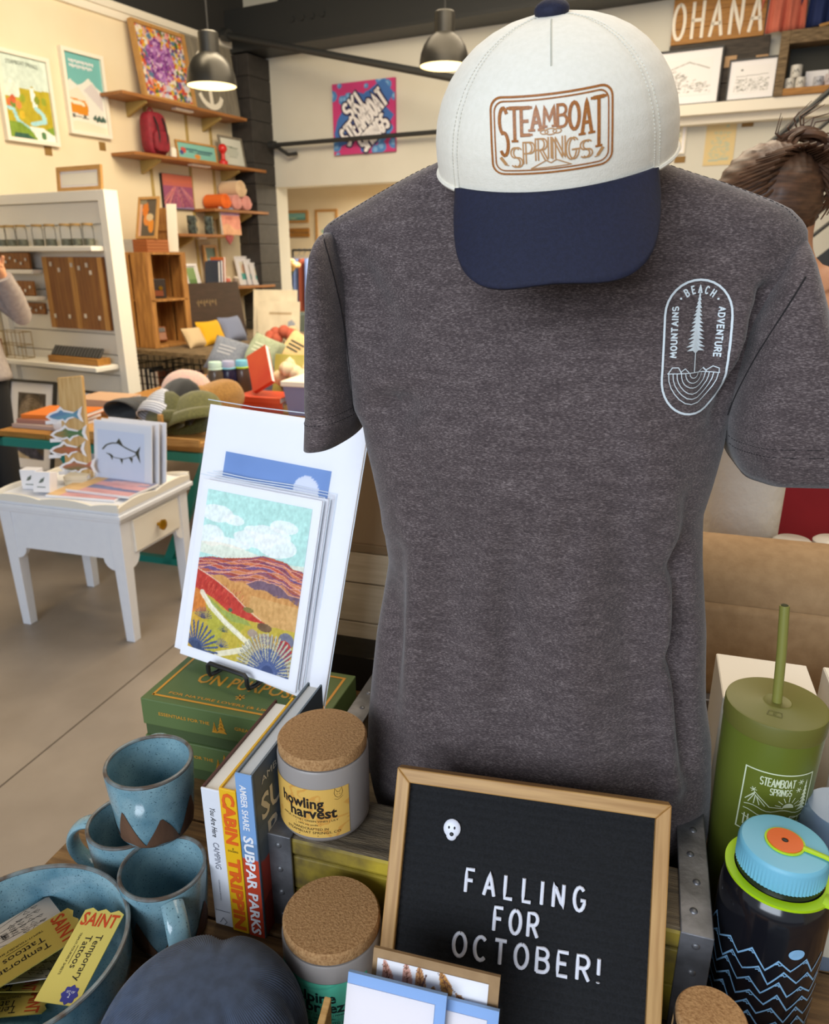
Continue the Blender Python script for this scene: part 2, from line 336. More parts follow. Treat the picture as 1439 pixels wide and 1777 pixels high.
struct(rbox(MB(), -.2, -9.2, 4.4, 10, 4, 4.5), 'ceiling', DARKC, smooth=False)
for k in range(5): struct(rbox(MB(), -.1, -8.4 + k*1.7, 4.12, 9.8, -8.25 + k*1.7, 4.4), 'trim_%d' % (k+5), DARKC, smooth=False)
struct(rbox(MB(), 0, -8.8, 0, .02, -.4, .12), 'baseboard_left', WARMWHITE, smooth=False)
# the room beyond the opening
struct(rbox(MB(), -4.2, 3.4, 0, 6, 3.6, 2.7), 'wall_far', CREAM, smooth=False)
struct(rbox(MB(), -4.2, .25, 0, -4, 3.4, 2.7), 'wall_side', CREAM, smooth=False)
struct(rbox(MB(), -4.2, .2, 2.62, 6, 3.6, 2.72), 'ceiling_beyond', CREAM, smooth=False)
# black block column in the corner
BLOCK = mk('black_painted_block', '#343130', .6, c2='#2a2827', ns=14, bump=(70, .5))
colu = struct(rbox(MB(), .008, -.342, 0, .272, -.008, 3.5), 'column', BLACK, smooth=False)
for k in range(17):
    b = MB()
    if k % 2: rbox(b, 0, -.35, k*.206 + .004, .28, 0, k*.206 + .202)
    else: rbox(b, 0, -.35, k*.206 + .004, .137, 0, k*.206 + .202); rbox(b, .143, -.35, k*.206 + .004, .28, 0, k*.206 + .202)
    b.build('block', BLOCK, colu, smooth=False, bev=.004)
# steel header beam, its end plate and bolts
be = thing('steel_beam', 'wide black steel beam across the top of the grey back wall', 'beam', RM(-.05, -.32, 3.55), YF)
MB().bx(0, 0, 0, 7, .3, .36).build('web', STEELB, be, smooth=False); MB().bx(0, -.03, -.035, 7, .33, 0).build('lower_flange', STEELB, be, smooth=False)
for k in range(4): MB().lathe([(.025, 0), (.025, .02), (.0, .02)], 8).build('bolt', STEELB, be, loc=(.9 + k*.12, -.001, .18), rot=(pi/2, 0, 0))
for k in range(6):
    solo(rbox(MB(), .45 + k*.78, -.02, 3.9, .57 + k*.78, .02, 4.4), 'beam_stud', ('first', 'second', 'third', 'fourth', 'fifth', 'sixth')[k] + ' short black stud from the left above the steel beam', 'stud', STEELB, group='black studs above the beam', smooth=False)
def pipe(name, label, p0, p1, r, rz=0):
    t = thing(name, label, 'rod', p0); v = V(p1) - V(p0); MB().tube([(0,0,0), v], r, 10).build('bar', STEELB, t)
    MB().tube([-v.normalized()*.01, v.normalized()*.07], r*1.9, 10).build('end_fitting', STEELB, t); return t
pipe('brace_rod', 'black steel brace rod slanting down from the beam corner', RM(.12, -.5, onq(392, 60, -.5)[1]), RM(onq(800, 138, -.9)[0], -.9, onq(800, 138, -.9)[1]), .032)
tr = pipe('tie_rod', 'thin black rod running level across the pink and blue sign', RM(.33, -.12, 2.66), RM(3.6, -.12, 2.66), .022)
MB().tube([(.05, -.01, 0), (.2, -.08, -.1), (.3, -.1, -.09)], .02, 8).build('bracket', STEELB, tr)
# ---------------------------------------------------------------- pendant lamps
SHADE = mk('lamp_black', '#45433e', .35, .6, c2='#3a3833', ns=5); INNER = mk('lamp_inner_cream', '#fff0c4', .6, emis=.8); BULB = mk('lamp_bulb', '#ffe9b8', .5, emis=6)
def pendant(loc, label):
    t = thing('pendant_lamp', label, 'lamp', loc, group='black dome pendant lamps')
    pr = [(.143, 0), (.141, .03), (.135, .066), (.119, .106), (.095, .140), (.063, .164), (.058, .167)]
    m = MB().lathe(pr, 40, cap0=False); m.lathe([(.058, .165), (.058, .268), (.052, .275), (.02, .278)], 32, cap0=False); m.build('shade', SHADE, t)
    MB().lathe([(r - .004, z + .002) for r, z in pr], 40, cap0=False).build('lining', INNER, t)
    MB().ell((0, 0, .085), (.036, .036, .05), 16, 10).build('bulb', BULB, t); MB().tube([(0, 0, .278), (0, 0, 4.4 - loc[2])], .006, 6).build('cord', BLACK, t)
    MB().lathe([(.05, 0), (.05, .03), (0, .03)], 20).build('ceiling_cap', BLACK, t, loc=(0, 0, 4.37 - loc[2]))
    l = bpy.data.lights.new('bulb_light', 'SPOT'); l.energy = 30; l.color = (1, .8, .5); l.spot_size = R(140); l.shadow_soft_size = .05
    o = bpy.data.objects.new('bulb_light', l); COL.objects.link(o); o.location = (loc[0], loc[1], loc[2] + .01); return t
pendant(Py(368, 150, 4.9), 'black dome pendant lamp hanging in front of the wall shelves')
pendant(Py(771, 116, 4.9), 'black dome pendant lamp beside the cap crown')
# ---------------------------------------------------------------- posters on the left wall
def tri(x, w, h): return [(x-w/2, 0), (x+w/2, 0), (x, h)]
p1 = CV(50, 84, '#cfe0d8'); p1.poly([(0,.55),(.2,.72),(.38,.6),(.5,.55),(0,.5)], '#e8eee6'); p1.poly([(0,.5),(.35,.5),(.36,.62),(.6,.62),(.62,.68),(.68,.62),(1,.63),(1,0),(0,0)], '#b5a51f')
p1.poly([(.57,.64),(.66,.64),(.7,.4),(.6,.4)], '#eef4ee'); p1.poly([(0,.62),(.3,.68),(.34,.5),(0,.5)], '#d9e6dc'); p1.line([(.66,.4),(.8,.33),(.82,.25),(.55,.2)], .09, '#a8dbe4'); p1.line([(0,.37),(.18,.35),(.24,.22),(.4,.16),(.55,.1)], .07, '#9fd6e0')
p1.poly([(0,.2),(.3,.2),(.5,.12),(.75,.14),(1,.2),(1,0),(0,0)], '#7c9b2c'); p1.poly([(.45,.17),(.75,.17),(1,.08),(1,0),(.62,0)], '#eef0e6'); p1.poly([(.1,0),(.6,0),(.4,.07),(.15,.07)], '#2f5c4c')
for x, y, c in ((.12,.43,'#d8703c'), (.2,.42,'#5c8a34'), (.3,.41,'#d98b4a'), (.2,.47,'#c85a30'), (.7,.5,'#7f8f22'), (.85,.5,'#93a02a'), (.4,.5,'#98a528'), (.35,.3,'#d8b62a'), (.75,.07,'#4d7a4a')): p1.ell(x, y, .06, .05, c)
p1.jit(20, .08, 3)
def lettered(t, s, x, z, h, W, c, y, k=0, name='lettering', bold=0):
    m = MB(); font_text(m, s, x, z, h, lambda a, b: (a, y, b + k*(a-x)**2), W=W, bold=bold); return m.build(name, c, t, smooth=False)
loc, W, H = wall_l(13, 243, 77, 101, .03)
t = framed('framed_poster', 'tall green and yellow valley poster in a white frame on the left wall', 'poster', RM(0, 0, 0) + (loc - RO) - RW*.03, YL, W + .03, H, p1, .03, WARMWHITE, d=.045)
lettered(t, 'STEAMBOAT SPRINGS', W*.52, H*.86, .03, W*.62, mk('dark_green_ink', '#39493a', .6), -.025, k=-.35, bold=-.01)
p2 = CV(50, 80, '#6fb3b4'); p2.poly([(0,.62),(.12,.66),(.3,.6),(.45,.64),(.62,.72),(.8,.62),(1,.55),(1,0),(0,0)], '#dfe0da'); p2.poly([(.05,.5),(.3,.58),(.55,.4),(.5,.3),(.05,.4)], '#e9dccb'); p2.poly([(.45,.55),(.95,.3),(.95,.5),(.7,.66)], '#cfc9cc')
p2.under(lambda x: .19 + 0*x, '#ece6da'); p2.under(lambda x: .12 + .02*np.sin(x*5), '#e9dfc9'); p2.poly([(.02,.24),(.5,.22),(.52,.34),(.45,.41),(.02,.43)], '#d68a1e'); p2.poly([(.05,.36),(.44,.34),(.42,.39),(.05,.41)], '#e6e2cf'); p2.line([(.03,.2),(.5,.18)], .02, '#5c5a55')
for x in (.4, .1): p2.ell(x, .2, .05, .03, '#6a6a66')
for k in range(9): p2.ell(.66 + k*.035, .2 + .02*sin(k*2.), .035, .03, '#3c5a52')
loc, W, H = wall_l(123, 231, 172, 97, .03)
t = framed('framed_poster', 'poster of an orange van under snowy peaks in a white frame', 'poster', loc - RW*.03, YL, W + .03, H, p2, .03, WARMWHITE, d=.045)
m = MB()
for j in range(2):
    for k in range(14 - j): ribbon(m, [(W*(.2 + .045*k), H*(.86 - .055*j) + .012), (W*(.215 + .045*k), H*(.86 - .055*j) - .012*(1 if k % 3 else .2)), (W*(.225 + .045*k), H*(.86 - .055*j) + .010*(k % 2))], .008, lambda a, b: (a, -.025, b))
m.build('lettering', WHITE, t, smooth=False)
TAG = mk('brown_tag', '#8a6a34', .7)
for (a, b, lb) in ((84, 262, 'small brown price tag under the green valley poster'), (178, 254, 'small brown price tag under the orange van poster')):
    q, z = onr(a, b, .004); tg = solo(MB().bx(-.035, -.004, -.035, .035, 0, .035), 'price_tag', lb, 'tag', TAG, RM(.001, q, z), YL, smooth=False, bev=.003)
# ---------------------------------------------------------------- wall shelves with brackets
def shelf(z, q0, q1, label, dep=.3, nb=(0.18, .78), strip=True):
    t = thing('wall_shelf', label, 'shelf', RM(0, q0, z), YL); L = q1 - q0
    MB().bx(0, -dep, -.028, L, -.002, 0).build('board', WOODSHELF, t, smooth=False, bev=.003)
    for f in nb: MB().prism([(-.002, -.15), (-.002, -.03), (-dep*.82, -.03), (-dep*.82, -.05)], L*f, L*f + .03, 'yz').build('bracket', SHELFGOLD, t, smooth=False)
    if strip: MB().bx(L*.42, -dep*.8, -.045, L*.56, -dep*.6, -.029).build('light_strip', mk('strip_white', '#efe6e0', .5), t, smooth=False)
    return t
shelf(2.88, -2.08, -.45, 'topmost long wooden wall shelf, under the purple flower painting')
shelf(2.41, -2.02, -.18, 'second long wooden wall shelf, carrying the red backpack')
shelf(1.985, -1.05, -.18, 'short wooden wall shelf carrying the rolled blankets', nb=(.2, .7), strip=False)
shelf(1.735, -1.58, -.78, 'short wooden wall shelf carrying dark mugs and a pink picture', nb=(.3,))
shelf(1.215, -1.62, -.14, 'lowest long wooden wall shelf, carrying books and white framed prints')
for k, (px, lb) in enumerate(((262, 'leftmost'), (330, 'middle'), (370, 'rightmost'))):
    q = onr(px, 300, .0)[0]; m = MB().bx(-.014, -.012, 0, .014, 0, 1.75)
    for j in range(20): m.bx(-.004, -.0135, .05 + j*.085, .004, -.0119, .09 + j*.085)
    solo(m, 'shelf_upright', lb + ' gold metal upright strip behind the wall shelves', 'shelf upright', SHELFGOLD, RM(.001, q, 1.2), YL, smooth=False)
pf = CV(60, 60, '#d8c7b0'); rg = np.random.default_rng(5)
for k in range(800):
    x, y = rg.random(2); c = rg.choice(['#e0872a', '#d8b93c', '#c7c8d8', '#4a6a3a', '#e6e0d0', '#c24a3a', '#7a4a8c', '#e0a0a0', '#5a7a9a']); pf.ell(x, y, .02 + .03*rg.random(), .02 + .03*rg.random(), str(c))
for k in range(320):
    a, r = rg.random()*7, .26*sqrt(rg.random()); pf.ell(.45 + r*cos(a), .55 + r*1.2*sin(a), .03, .025, str(rg.choice(['#8a4a96', '#b07ac0', '#6a2f7c', '#d0a8d4', '#9c5aa8'])))
q0, _ = onr(241, 165, .12); q1, _ = onr(318, 70, .12)
framed('framed_painting', 'bright purple flower painting in a light wood frame on the top shelf', 'painting', RM(.16, q0, 2.881), YL, q1-q0+.02, .64, pf, .03, OAKV, d=.05, tilt=R(8))
GW = mk('grey_washed_wood', '#8d8678', .8, c2='#6f6a60', ns=6, stretch=(14, 14, 1)); q0, _ = onr(324, 150, .12); q1, _ = onr(408, 150, .12)
t = thing('anchor_sign', 'grey washed wood sign with a white anchor on the top shelf', 'sign', RM(.15, q0, 2.881), rot=(-R(7), 0, YL)); w = q1-q0
for k in range(4): MB().bx(w*k/4 + .002, -.02, 0, w*(k+1)/4 - .002, 0, .66).build('plank', GW, t, smooth=False, bev=.002)
m = MB(); fa = lambda x, y: (x, -.0215, y); ribbon(m, [(w*.42, .1), (w*.42, .52)], .05, fa); ribbon(m, arc(w*.42, .42, .13, .13, 20, 160, 12), .045, fa); ribbon(m, arc(w*.42, .2, .16, .14, 200, 340, 12), .05, fa); m.build('anchor', WARMWHITE, t, smooth=False)
# backpack
RED = mk('red_canvas', '#8e1f30', .7, c2='#7a1828', ns=30, bump=(200, .3)); q, _ = onr(268, 225, .18)
t = thing('backpack', 'small dark red backpack on the second wall shelf', 'backpack', RM(.17, q, 2.411), YL)
def sup(d, e=.35): return V([math.copysign(abs(c)**e, c) for c in d])
def pillowy(c, r, e=.45, n=20, m=12):
    b = MB(); b.ell((0, 0, 0), 1, n, m); b.v = [(c[0] + r[0]*math.copysign(abs(x)**e, x), c[1] + r[1]*math.copysign(abs(y)**e, y), c[2] + r[2]*math.copysign(abs(z)**e, z)) for x, y, z in b.v]; return b
pillowy((0, 0, .185), (.12, .075, .185), .5).build('body', RED, t); pillowy((0, -.085, .12), (.09, .03, .09), .5).build('front_pocket', RED, t)
MB().tube([(-.03, .02, .365)] + [(.03*cos(a), .02, .365 + .04*sin(a)) for a in np.linspace(pi, 0, 7)], .008, 6).build('grab_handle', RED, t)
for s in (-1, 1): MB().tube([(s*.05, -.07, .32), (s*.05, -.105, .25), (s*.05, -.118, .15), (s*.05, -.09, .03)], .008, 6).build('strap', BLACK, t)
m = MB().lathe([(.03, 0), (.035, .03), (.033, .08), (.02, .095), (0, .1)], 18); q, _ = onr(299, 250, .2)
solo(m, 'candle_cup', 'small white candle cup beside the red backpack', 'candle', WARMWHITE, RM(.2, q, 2.411))
pt = CV(60, 24, '#7fbfb6'); pt.line([(.1,.62),(.9,.55)], .05, '#3f6f78'); pt.ell(.15, .5, .07, .2, '#c8574a'); pt.ell(.1, .35, .05, .14, '#3f4f8a'); pt.ell(.5, .2, .08, .15, '#d8903a'); pt.line([(.3,.45),(.85,.4)], .03, '#3f5f6a')
q0, _ = onr(306, 262, .2); q1, _ = onr(375, 262, .2)
framed('framed_print', 'wide teal print in a light wood frame on the second wall shelf', 'print', RM(.2, q0, 2.411), YL, q1-q0, .17, pt, .018, OAK, d=.02, tilt=R(6))
q, _ = onr(380, 262, .2); t = thing('red_ornament', 'red ball-topped ornament between two frames on the second shelf', 'ornament', RM(.25, q, 2.411)); RP = mk('red_gloss', '#cc2a28', .3)
MB().lathe([(.045, 0), (.045, .03), (.02, .05), (.018, .1), (.03, .115)], 18).build('stand', RP, t); MB().ell((0, 0, .15), .045, 18, 12).build('ball', RP, t)
pg = CV(30, 34, '#d8dbd2'); pg.ell(.5, .5, .3, .2, '#c2c8bf'); pg.line([(.2,.7),(.8,.65)], .04, '#6a7a6a'); pg.line([(.3,.3),(.7,.32)], .03, '#a7aea4'); q0, _ = onr(386, 262, .17); q1, _ = onr(426, 262, .17)
framed('framed_print', 'pale print in a grey-brown wooden frame at the right end of the second shelf', 'print', RM(.16, q0, 2.411), YL, q1-q0, .3, pg, .02, GW, d=.02, tilt=R(10))
# rolled blankets
def roll(label, col, q, z, r=.075, L=.26, endc=None):
    t = thing('rolled_blanket', label, 'blanket', RM(.16, q, z), YL, group='rolled blankets on the short shelf'); m = MB(); n = 90
    pts = [((.012 + (r-.012)*i/n)*cos(i/n*8*pi), (.012 + (r-.012)*i/n)*sin(i/n*8*pi)) for i in range(n+1)]
    vs = [(p[0], y, p[1]) for p in pts for y in (-L/2, L/2)]; m.add(vs, [(2*i, 2*i+1, 2*i+3, 2*i+2) for i in range(n)]); m.build('spiral', col, t, solid=.008)
    MB().lathe([(r*.93, -L/2 + .01), (r*.93, L/2 - .01)], 24).build('core', col, t, rot=(pi/2, 0, 0)); return t
PINKF = mk('pink_fleece', '#d9948c', .95, bump=(120, .6), sheen=.5); CREAMF = mk('cream_fleece', '#d7bb97', .95, bump=(90, .9), sheen=.5); ORANGEF = mk('orange_fleece', '#e8722a', .95, bump=(120, .6))
qa, qb = onr(425, 345, .2)[0], onr(448, 345, .2)[0]
roll('left pink rolled blanket on the short shelf', PINKF, -.68, 2.063); roll('right pink rolled blanket on the short shelf', PINKF, -.52, 2.063); roll('orange rolled blanket on the short shelf', ORANGEF, -.85, 2.063, L=.26); roll('cream fleece blanket rolled on top of the pink ones', CREAMF, -.60, 2.198, .085)
pk = CV(40, 44, '#d0705a'); pk.under(lambda x: .8 - .05*np.sin(3*x), '#c66a5e'); pk.under(lambda x: .66, '#9c5478')
for k in range(60): x = rg.random(); pk.line([(.5 + (x-.5)*.3, .62), (x*1.6-.3, 0)], .02, str(rg.choice(['#c2607a', '#b8788c', '#7d4668', '#d88a84', '#a05a7c'])))
pk.line([(0,.02),(1,.04)], .05, '#8c86b0')
loc, W, H = wall_l(287, 361, 333, 306, .04); t = thing('canvas_print', 'pink and orange lavender field canvas on the wall between shelves', 'canvas', loc - RW*.04, YL)
MB().bx(0, -.035, 0, W, -.001, H).build('canvas_block', BLACK, t, smooth=False); sheet(t, 'print', pk, W-.004, H-.004, .002, .002, -.0365)
# mugs, pink picture, heart
DMUG = mk('dark_mug_glaze', '#2a3034', .25, c2='#59655f', ns=22); 
def darkmug(label, q, z, r=.045, mat=DMUG):
    t = thing('mug', label, 'mug', RM(.2, q, z), YL, group='dark mugs on the short shelf'); MB().lathe([(r*.9, 0), (r, .02), (r, .085), (r*.92, .085), (r*.9, .02), (0, .015)], 24).build('cup', mat, t)
    MB().tube([(.9*r + .03*sin(a), 0, .045 - .028*cos(a)) for a in np.linspace(.1, pi-.1, 8)], .006, 6).build('handle', mat, t); return t
for px, lb in ((333, 'left'), (362, 'right')):
    q = onr(px, 388, .2)[0]
    for k in (0, 1): darkmug('%s dark mug of the %s pair on the short shelf' % (('lower', 'upper')[k], lb), q, 1.7355 + k*.087)
pp = CV(30, 34, '#d98a74'); pp.under(lambda x: .3 + .1*np.sin(6*x), '#d9a078'); pp.fill(pp.Y > .72, '#b48fc0'); pp.fill(pp.Y > .84, '#8fb4dc'); pp.ell(.4, .6, .2, .06, '#c06a5a'); pp.jit(8, .1)
q0, q1 = onr(378, 380, .2)[0], onr(410, 380, .2)[0]
t = thing('canvas_print', 'small pink and blue desert picture standing on the mug shelf', 'canvas', RM(.24, q0, 1.736), rot=(-R(4), 0, YL)); MB().bx(0, -.02, 0, q1-q0, 0, .27).build('canvas_block', WARMWHITE, t, smooth=False); sheet(t, 'print', pp, q1-q0, .27, 0, 0, -.021)
q, z = onr(399, 415, .31); hm = [(16*sin(a)**3/16*.055, (13*cos(a)-5*cos(2*a)-2*cos(3*a)-cos(4*a))/16*.055) for a in np.linspace(0, 2*pi, 28, endpoint=False)]
t = thing('heart_ornament', 'small dark red heart hanging below the pink desert picture', 'ornament', RM(.302, q, z), YL); MB().prism(hm, -.012, 0).build('heart', mk('heart_red', '#93333a', .5), t, bev=.004); MB().tube([(0, -.006, .04), (0, -.004, 1.709 - z)], .002, 5).build('cord', TAG, t)
# lowest shelf
for k, (px, py, dz, lb) in enumerate(((424, 440, .31, 'rearmost white framed print of the leaning trio on the lowest shelf'), (434, 445, .28, 'middle white framed print of the leaning trio on the lowest shelf'), (438, 460, .24, 'front white framed print with a coral and teal picture, lowest shelf'))):
    pw = CV(24, 28, '#e8e2d0'); pw.ell(.5, .55, .3, .3, '#cfa68c'); pw.under(lambda x: .35, '#5fb3ad'); pw.jit(7, .1, k)
    q0 = onr(px, 480, .2 + .03*k)[0]; framed('framed_print', lb, 'print', RM(.13 + .045*k, q0 + .03*k, 1.216), YL, .24, dz, pw, .014, WHITE, d=.012, mount=.045, tilt=R(12), group='white framed prints on the lowest shelf')
for k, (px, h, c, lb) in enumerate(((354, .26, '#3c4458', 'dark slate book'), (359, .27, '#49507a', 'indigo book'), (364, .3, '#d1733f', 'orange book'))):
    q = onr(px, 480, .26)[0]; book(lb + ' standing on the lowest wall shelf', RM(.27, q, 1.216), 0, h, .026, .18, mk('cover%d' % k, c, .5), rot=(pi, -pi/2 + R(4), YL), group='books standing on the lowest wall shelf')
pgn = CV(20, 26, '#8fae74'); pgn.under(lambda x: .3, '#6f9158'); q0 = onr(332, 490, .28)[0]; framed('framed_print', 'small green print in a wide white frame at the left end of the lowest shelf', 'print', RM(.24, q0 - .02, 1.216), YL, .19, .24, pgn, .025, WHITE, tilt=R(14), mount=.012)
ptl = CV(14, 40, '#8da29a'); ptl.fill(ptl.Y > .7, '#5d7468'); ptl.ell(.5, .45, .3, .2, '#b5c2a8'); q0 = onr(356, 440, .08)[0]; framed('framed_print', 'tall narrow grey-green print in a light wood frame behind the books', 'print', RM(.075, q0, 1.216), YL, .2, .42, ptl, .028, OAKV, tilt=R(5))
for k, (px, c, lb) in enumerate(((376, '#c9c2ae', 'cream'), (387, '#8a9a7c', 'grey-green'), (397, '#d0604a', 'coral'), (412, '#8d7f74', 'taupe'))):
    q = onr(px, 485, .25)[0]; t = thing('jar', 'small %s jar on the lowest wall shelf' % lb, 'jar', RM(.23, q, 1.216), group='small jars on the lowest wall shelf'); MB().lathe([(.03, 0), (.036, .02), (.036, .07), (.026, .085)], 18).build('body', mk('jar' + lb, c, .4), t); MB().lathe([(.029, .085), (.029, .1), (0, .101)], 18).build('lid', WARMWHITE, t)
# ---------------------------------------------------------------- back wall: sign, ledge, pictures, stairs
sg = CV(90, 92, '#c43a7c'); rg = np.random.default_rng(9)
for k in range(46):
    x, y = rg.random(2); r = .03 + .05*rg.random(); sg.ell(x, y, r, r, '#4a86c8'); sg.ell(x-.01, y+.01, r*.5, r*.5, '#7fb0e0')
sg.poly([(.08,.5),(.36,.88),(.52,.82),(.82,1.0),(.98,.8),(.86,.62),(.98,.5),(.7,.12),(.46,.02),(.4,.2),(.1,.12),(.02,.3)], '#3f6fb8')
loc, W, H = wall_f(581, 270, 686, 134, -.02)
t = thing('painted_sign', 'pink and blue square sign with slanted white lettering on the back wall', 'sign', loc + RU*.02, YF); MB().bx(0, -.03, 0, W, -.001, H).build('panel', mk('sign_pink', '#b5326e', .5), t, smooth=False); sheet(t, 'print', sg, W, H, 0, 0, -.0315)
for pas, (off, mat, y) in enumerate(((.035, mk('sign_outline', '#2c2450', .6), -.0325), (0, WHITE, -.0335))):
    m = MB(); ct, st = cos(R(38)), sin(R(38))
    for s, cx, cz, h, ww in (('SKI', .33, .67, .15, .3), ('STEAMBOAT', .5, .5, .17, .9), ('SPRINGS', .66, .28, .14, .55)):
        fn = lambda a, b, cx=cx, cz=cz: (W*cx + (a*ct - b*st), y, H*cz + (a*st + b*ct)*1.0)
        _, w0 = strokes(s, h, 1., .3); wf = ww*min(W, H)/w0; stroke_text(m, s, 0, -h/2, h, .032 + off, fn, wf=wf*1.0, gap=.3*wf)
    m.build('lettering' if pas else 'letter_outline', mat, t, smooth=False)
lg = struct(rbox(rbox(MB(), 3.06, -.2, 2.62, 9.8, .0, 2.7), 3.06, -.12, 2.56, 9.8, 0, 2.62), 'trim_2', WARMWHITE, smooth=False)
OLDD = mk('dark_weathered_wood', '#4a423a', .75, c2='#352f2a', ns=6, stretch=(2, 14, 14)); HONEY = mk('honey_wood', '#b07c34', .6, c2='#956526', ns=5, stretch=(1.5, 12, 12))
r0, z0 = onq(1160, 108, -.06); r1, _ = onq(1336, 80, -.06)
t = thing('backing_board', 'dark weathered boards standing on the ledge under the letter sign', 'board', RM(r0, -.04, 2.701), YF); w = r1-r0
for k in range(3): MB().bx(0, -.03, k*.155, w, 0, k*.155 + .15).build('plank', OLDD, t, smooth=False, bev=.003)
r0, zz = onq(1163, 84, -.07); r1, z1 = onq(1331, 16, -.07); zz = max(zz, 2.701 + .462)
t = thing('wooden_sign', 'honey-coloured plank sign reading OHANA in white capitals', 'sign', RM(r0, -.04, zz), YF); w = r1-r0; h = .33
for k in range(3): MB().bx(0, -.032, h*k/3 + .001, w, 0, h*(k+1)/3 - .001).build('plank', HONEY, t, smooth=False, bev=.002)
m = MB(); stroke_text(m, 'OHANA', w*.49, h*.12, h*.74, .024, lambda a, b: (a, -.034, b), wf=.60, gap=.26); m.build('lettering', WARMWHITE, t, smooth=False)
m = MB()
for k in range(4): m.tube([(.09 + .012*cos(a)*(1 if k % 2 else .4), -.012*cos(a)*(.4 if k % 2 else 1), h + .02 + k*.032 + .02*sin(a)) for a in np.linspace(0, 2*pi, 10, endpoint=False)], .003, 5, closed=True)
m.build('chain', STEEL, t)
def drawing(seed, hut=True):
    c = CV(84, 60, '#efeef0'); g = np.random.default_rng(seed)
    for k in range(420):
        x, y = g.random(), g.random()*.8 + .08; yy = .45 + .3*sin(x*3 + seed) if hut else .55
        if y < yy: c.line([(x, y), (x + .07*g.random(), y + .05*g.random()*(1 if hut else .2))], .011, str(g.choice(['#7d7f7c', '#55585a', '#a3a49c', '#8d8f8a'])))
    if hut: c.poly([(.2,.1),(.34,.36),(.46,.1)], '#8c8d86'); c.line([(.12,.1),(.34,.4),(.52,.1)], .02, '#55585a'); c.line([(.1,.5),(.4,.75),(.65,.9),(.95,.7)], .015, '#777873')
    else: c.ell(.2, .85, .03, .04, '#4a4c4c'); c.line([(.05,.62),(.95,.66)], .012, '#55585a')
    return c
r0, _ = onq(1100, 180, -.13); r1, _ = onq(1247, 170, -.13); framed('framed_drawing', 'larger mountain hut pencil drawing in a thin black frame on the ledge', 'drawing', RM(r0, -.12, 2.701), YF, r1-r0, .42, drawing(1), 0.014, BLACK, d=.02, mount=.06, tilt=R(4))
r0, _ = onq(1258, 178, -.14); r1, _ = onq(1343, 170, -.14); framed('framed_drawing', 'smaller lakeside pencil drawing in a thin black frame on the ledge', 'drawing', RM(r0, -.14, 2.701), YF, r1-r0, .3, drawing(2, False), .012, BLACK, d=.02, mount=.04, tilt=R(4))
for px, py, lb in ((1268, 107, 'left small pink-brown price card on the dark boards'), (1322, 105, 'right small pink-brown price card on the dark boards')):
    r, z = onq(px, py, -.072); solo(MB().bx(-.045, -.003, -.04, .045, 0, .04), 'price_card', lb, 'card', mk('card_tan', '#b8946c', .7), RM(r, -.0735, z), YF, smooth=False)
# open wooden cubby with trinkets, shirts above
r0 = onq(1343, 160, -.2)[0]; t = thing('wooden_cubby', 'open weathered wood cubby box on the ledge at the right edge', 'shelf', RM(r0, -.2, 2.701), YF); H0 = .44; W0 = .95
MB().bx(0, -.02, 0, .065, .19, H0).build('side_post', OLDWOOD, t, smooth=False, bev=.003); MB().bx(W0-.065, -.02, 0, W0, .19, H0).build('side_post', OLDWOOD, t, smooth=False, bev=.003)
MB().bx(.065, -.02, H0-.09, W0-.065, .19, H0).build('top_rail', OLDWOOD, t, smooth=False, bev=.003); MB().bx(.065, -.02, 0, W0-.065, .19, .05).build('floor_board', HONEY, t, smooth=False, bev=.003); MB().bx(.065, .17, .05, W0-.065, .19, H0-.09).build('back_panel', mk('cubby_back', '#3b3c38', .8), t, smooth=False)
CUPW = mk('white_ceramic', '#d8d6cf', .35)
def trinket(dx, dz, r, h, lb, mat=CUPW, dy=.05):
    t = thing('cup', lb, 'cup', RM(r0, -.2, 2.701) + RW*dx + RU*dy + V((0, 0, .0505 + dz)), YF); MB().lathe([(r*.9, 0), (r, .01), (r, h), (r*.88, h), (r*.85, .012), (0, .01)], 20).build('body', mat, t)
    m = MB(); ribbon(m, [(-.02, h*.3), (-.008, h*.6), (0, h*.4), (.01, h*.65), (.022, h*.4)], .005, lambda a, b: (a, -sqrt(max(r*r - a*a, 0)) - .0006, b)); m.build('scribble', INK, t, smooth=False)
trinket(.10, 0, .036, .075, 'white cup at the left of the cubby floor'); trinket(.175, 0, .036, .075, 'white cup second from the left post of the cubby'); trinket(.135, .0755, .042, .085, 'white cup stacked on two others in the cubby')
trinket(.30, 0, .036, .07, 'pale grey cup in the middle of the cubby', mk('pale_grey', '#b9bcc6', .4)); trinket(.38, 0, .038, .08, 'pale pink-grey cup right of the pale grey one', mk('pale_pink_grey', '#c6bcc0', .4))
t = thing('greeting_card', 'grey-white card propped at the back of the cubby', 'card', RM(r0, -.2, 2.7515) + RW*.2 + RU*.12, rot=(-R(8), 0, YF)); MB().bx(0, -.003, 0, .16, 0, .13).build('sheet', WHITE, t, smooth=False)
t = thing('plant_pot', 'small green plant in a grey pot with a wooden triangle in the cubby', 'plant', RM(r0, -.2, 2.7515) + RW*.48 + RU*.06, YF); MB().lathe([(.03, 0), (.042, .06), (.04, .062), (.036, .05)], 18).build('pot', mk('grey_pot', '#8f8a80', .7), t)
m = MB()
for k in range(60): a, b = rg.random()*6.28, .3 + rg.random()*1.0; m.tube([(0, 0, .05), (.03*cos(a)*b, .03*sin(a)*b, .1), (.06*cos(a)*b, .06*sin(a)*b, .12 + .05*rg.random())], [.004, .005, .001], 4)
m.build('foliage', mk('plant_green', '#4c7a34', .6), t); t['label'] = 'small green plant in a grey pot inside the cubby'
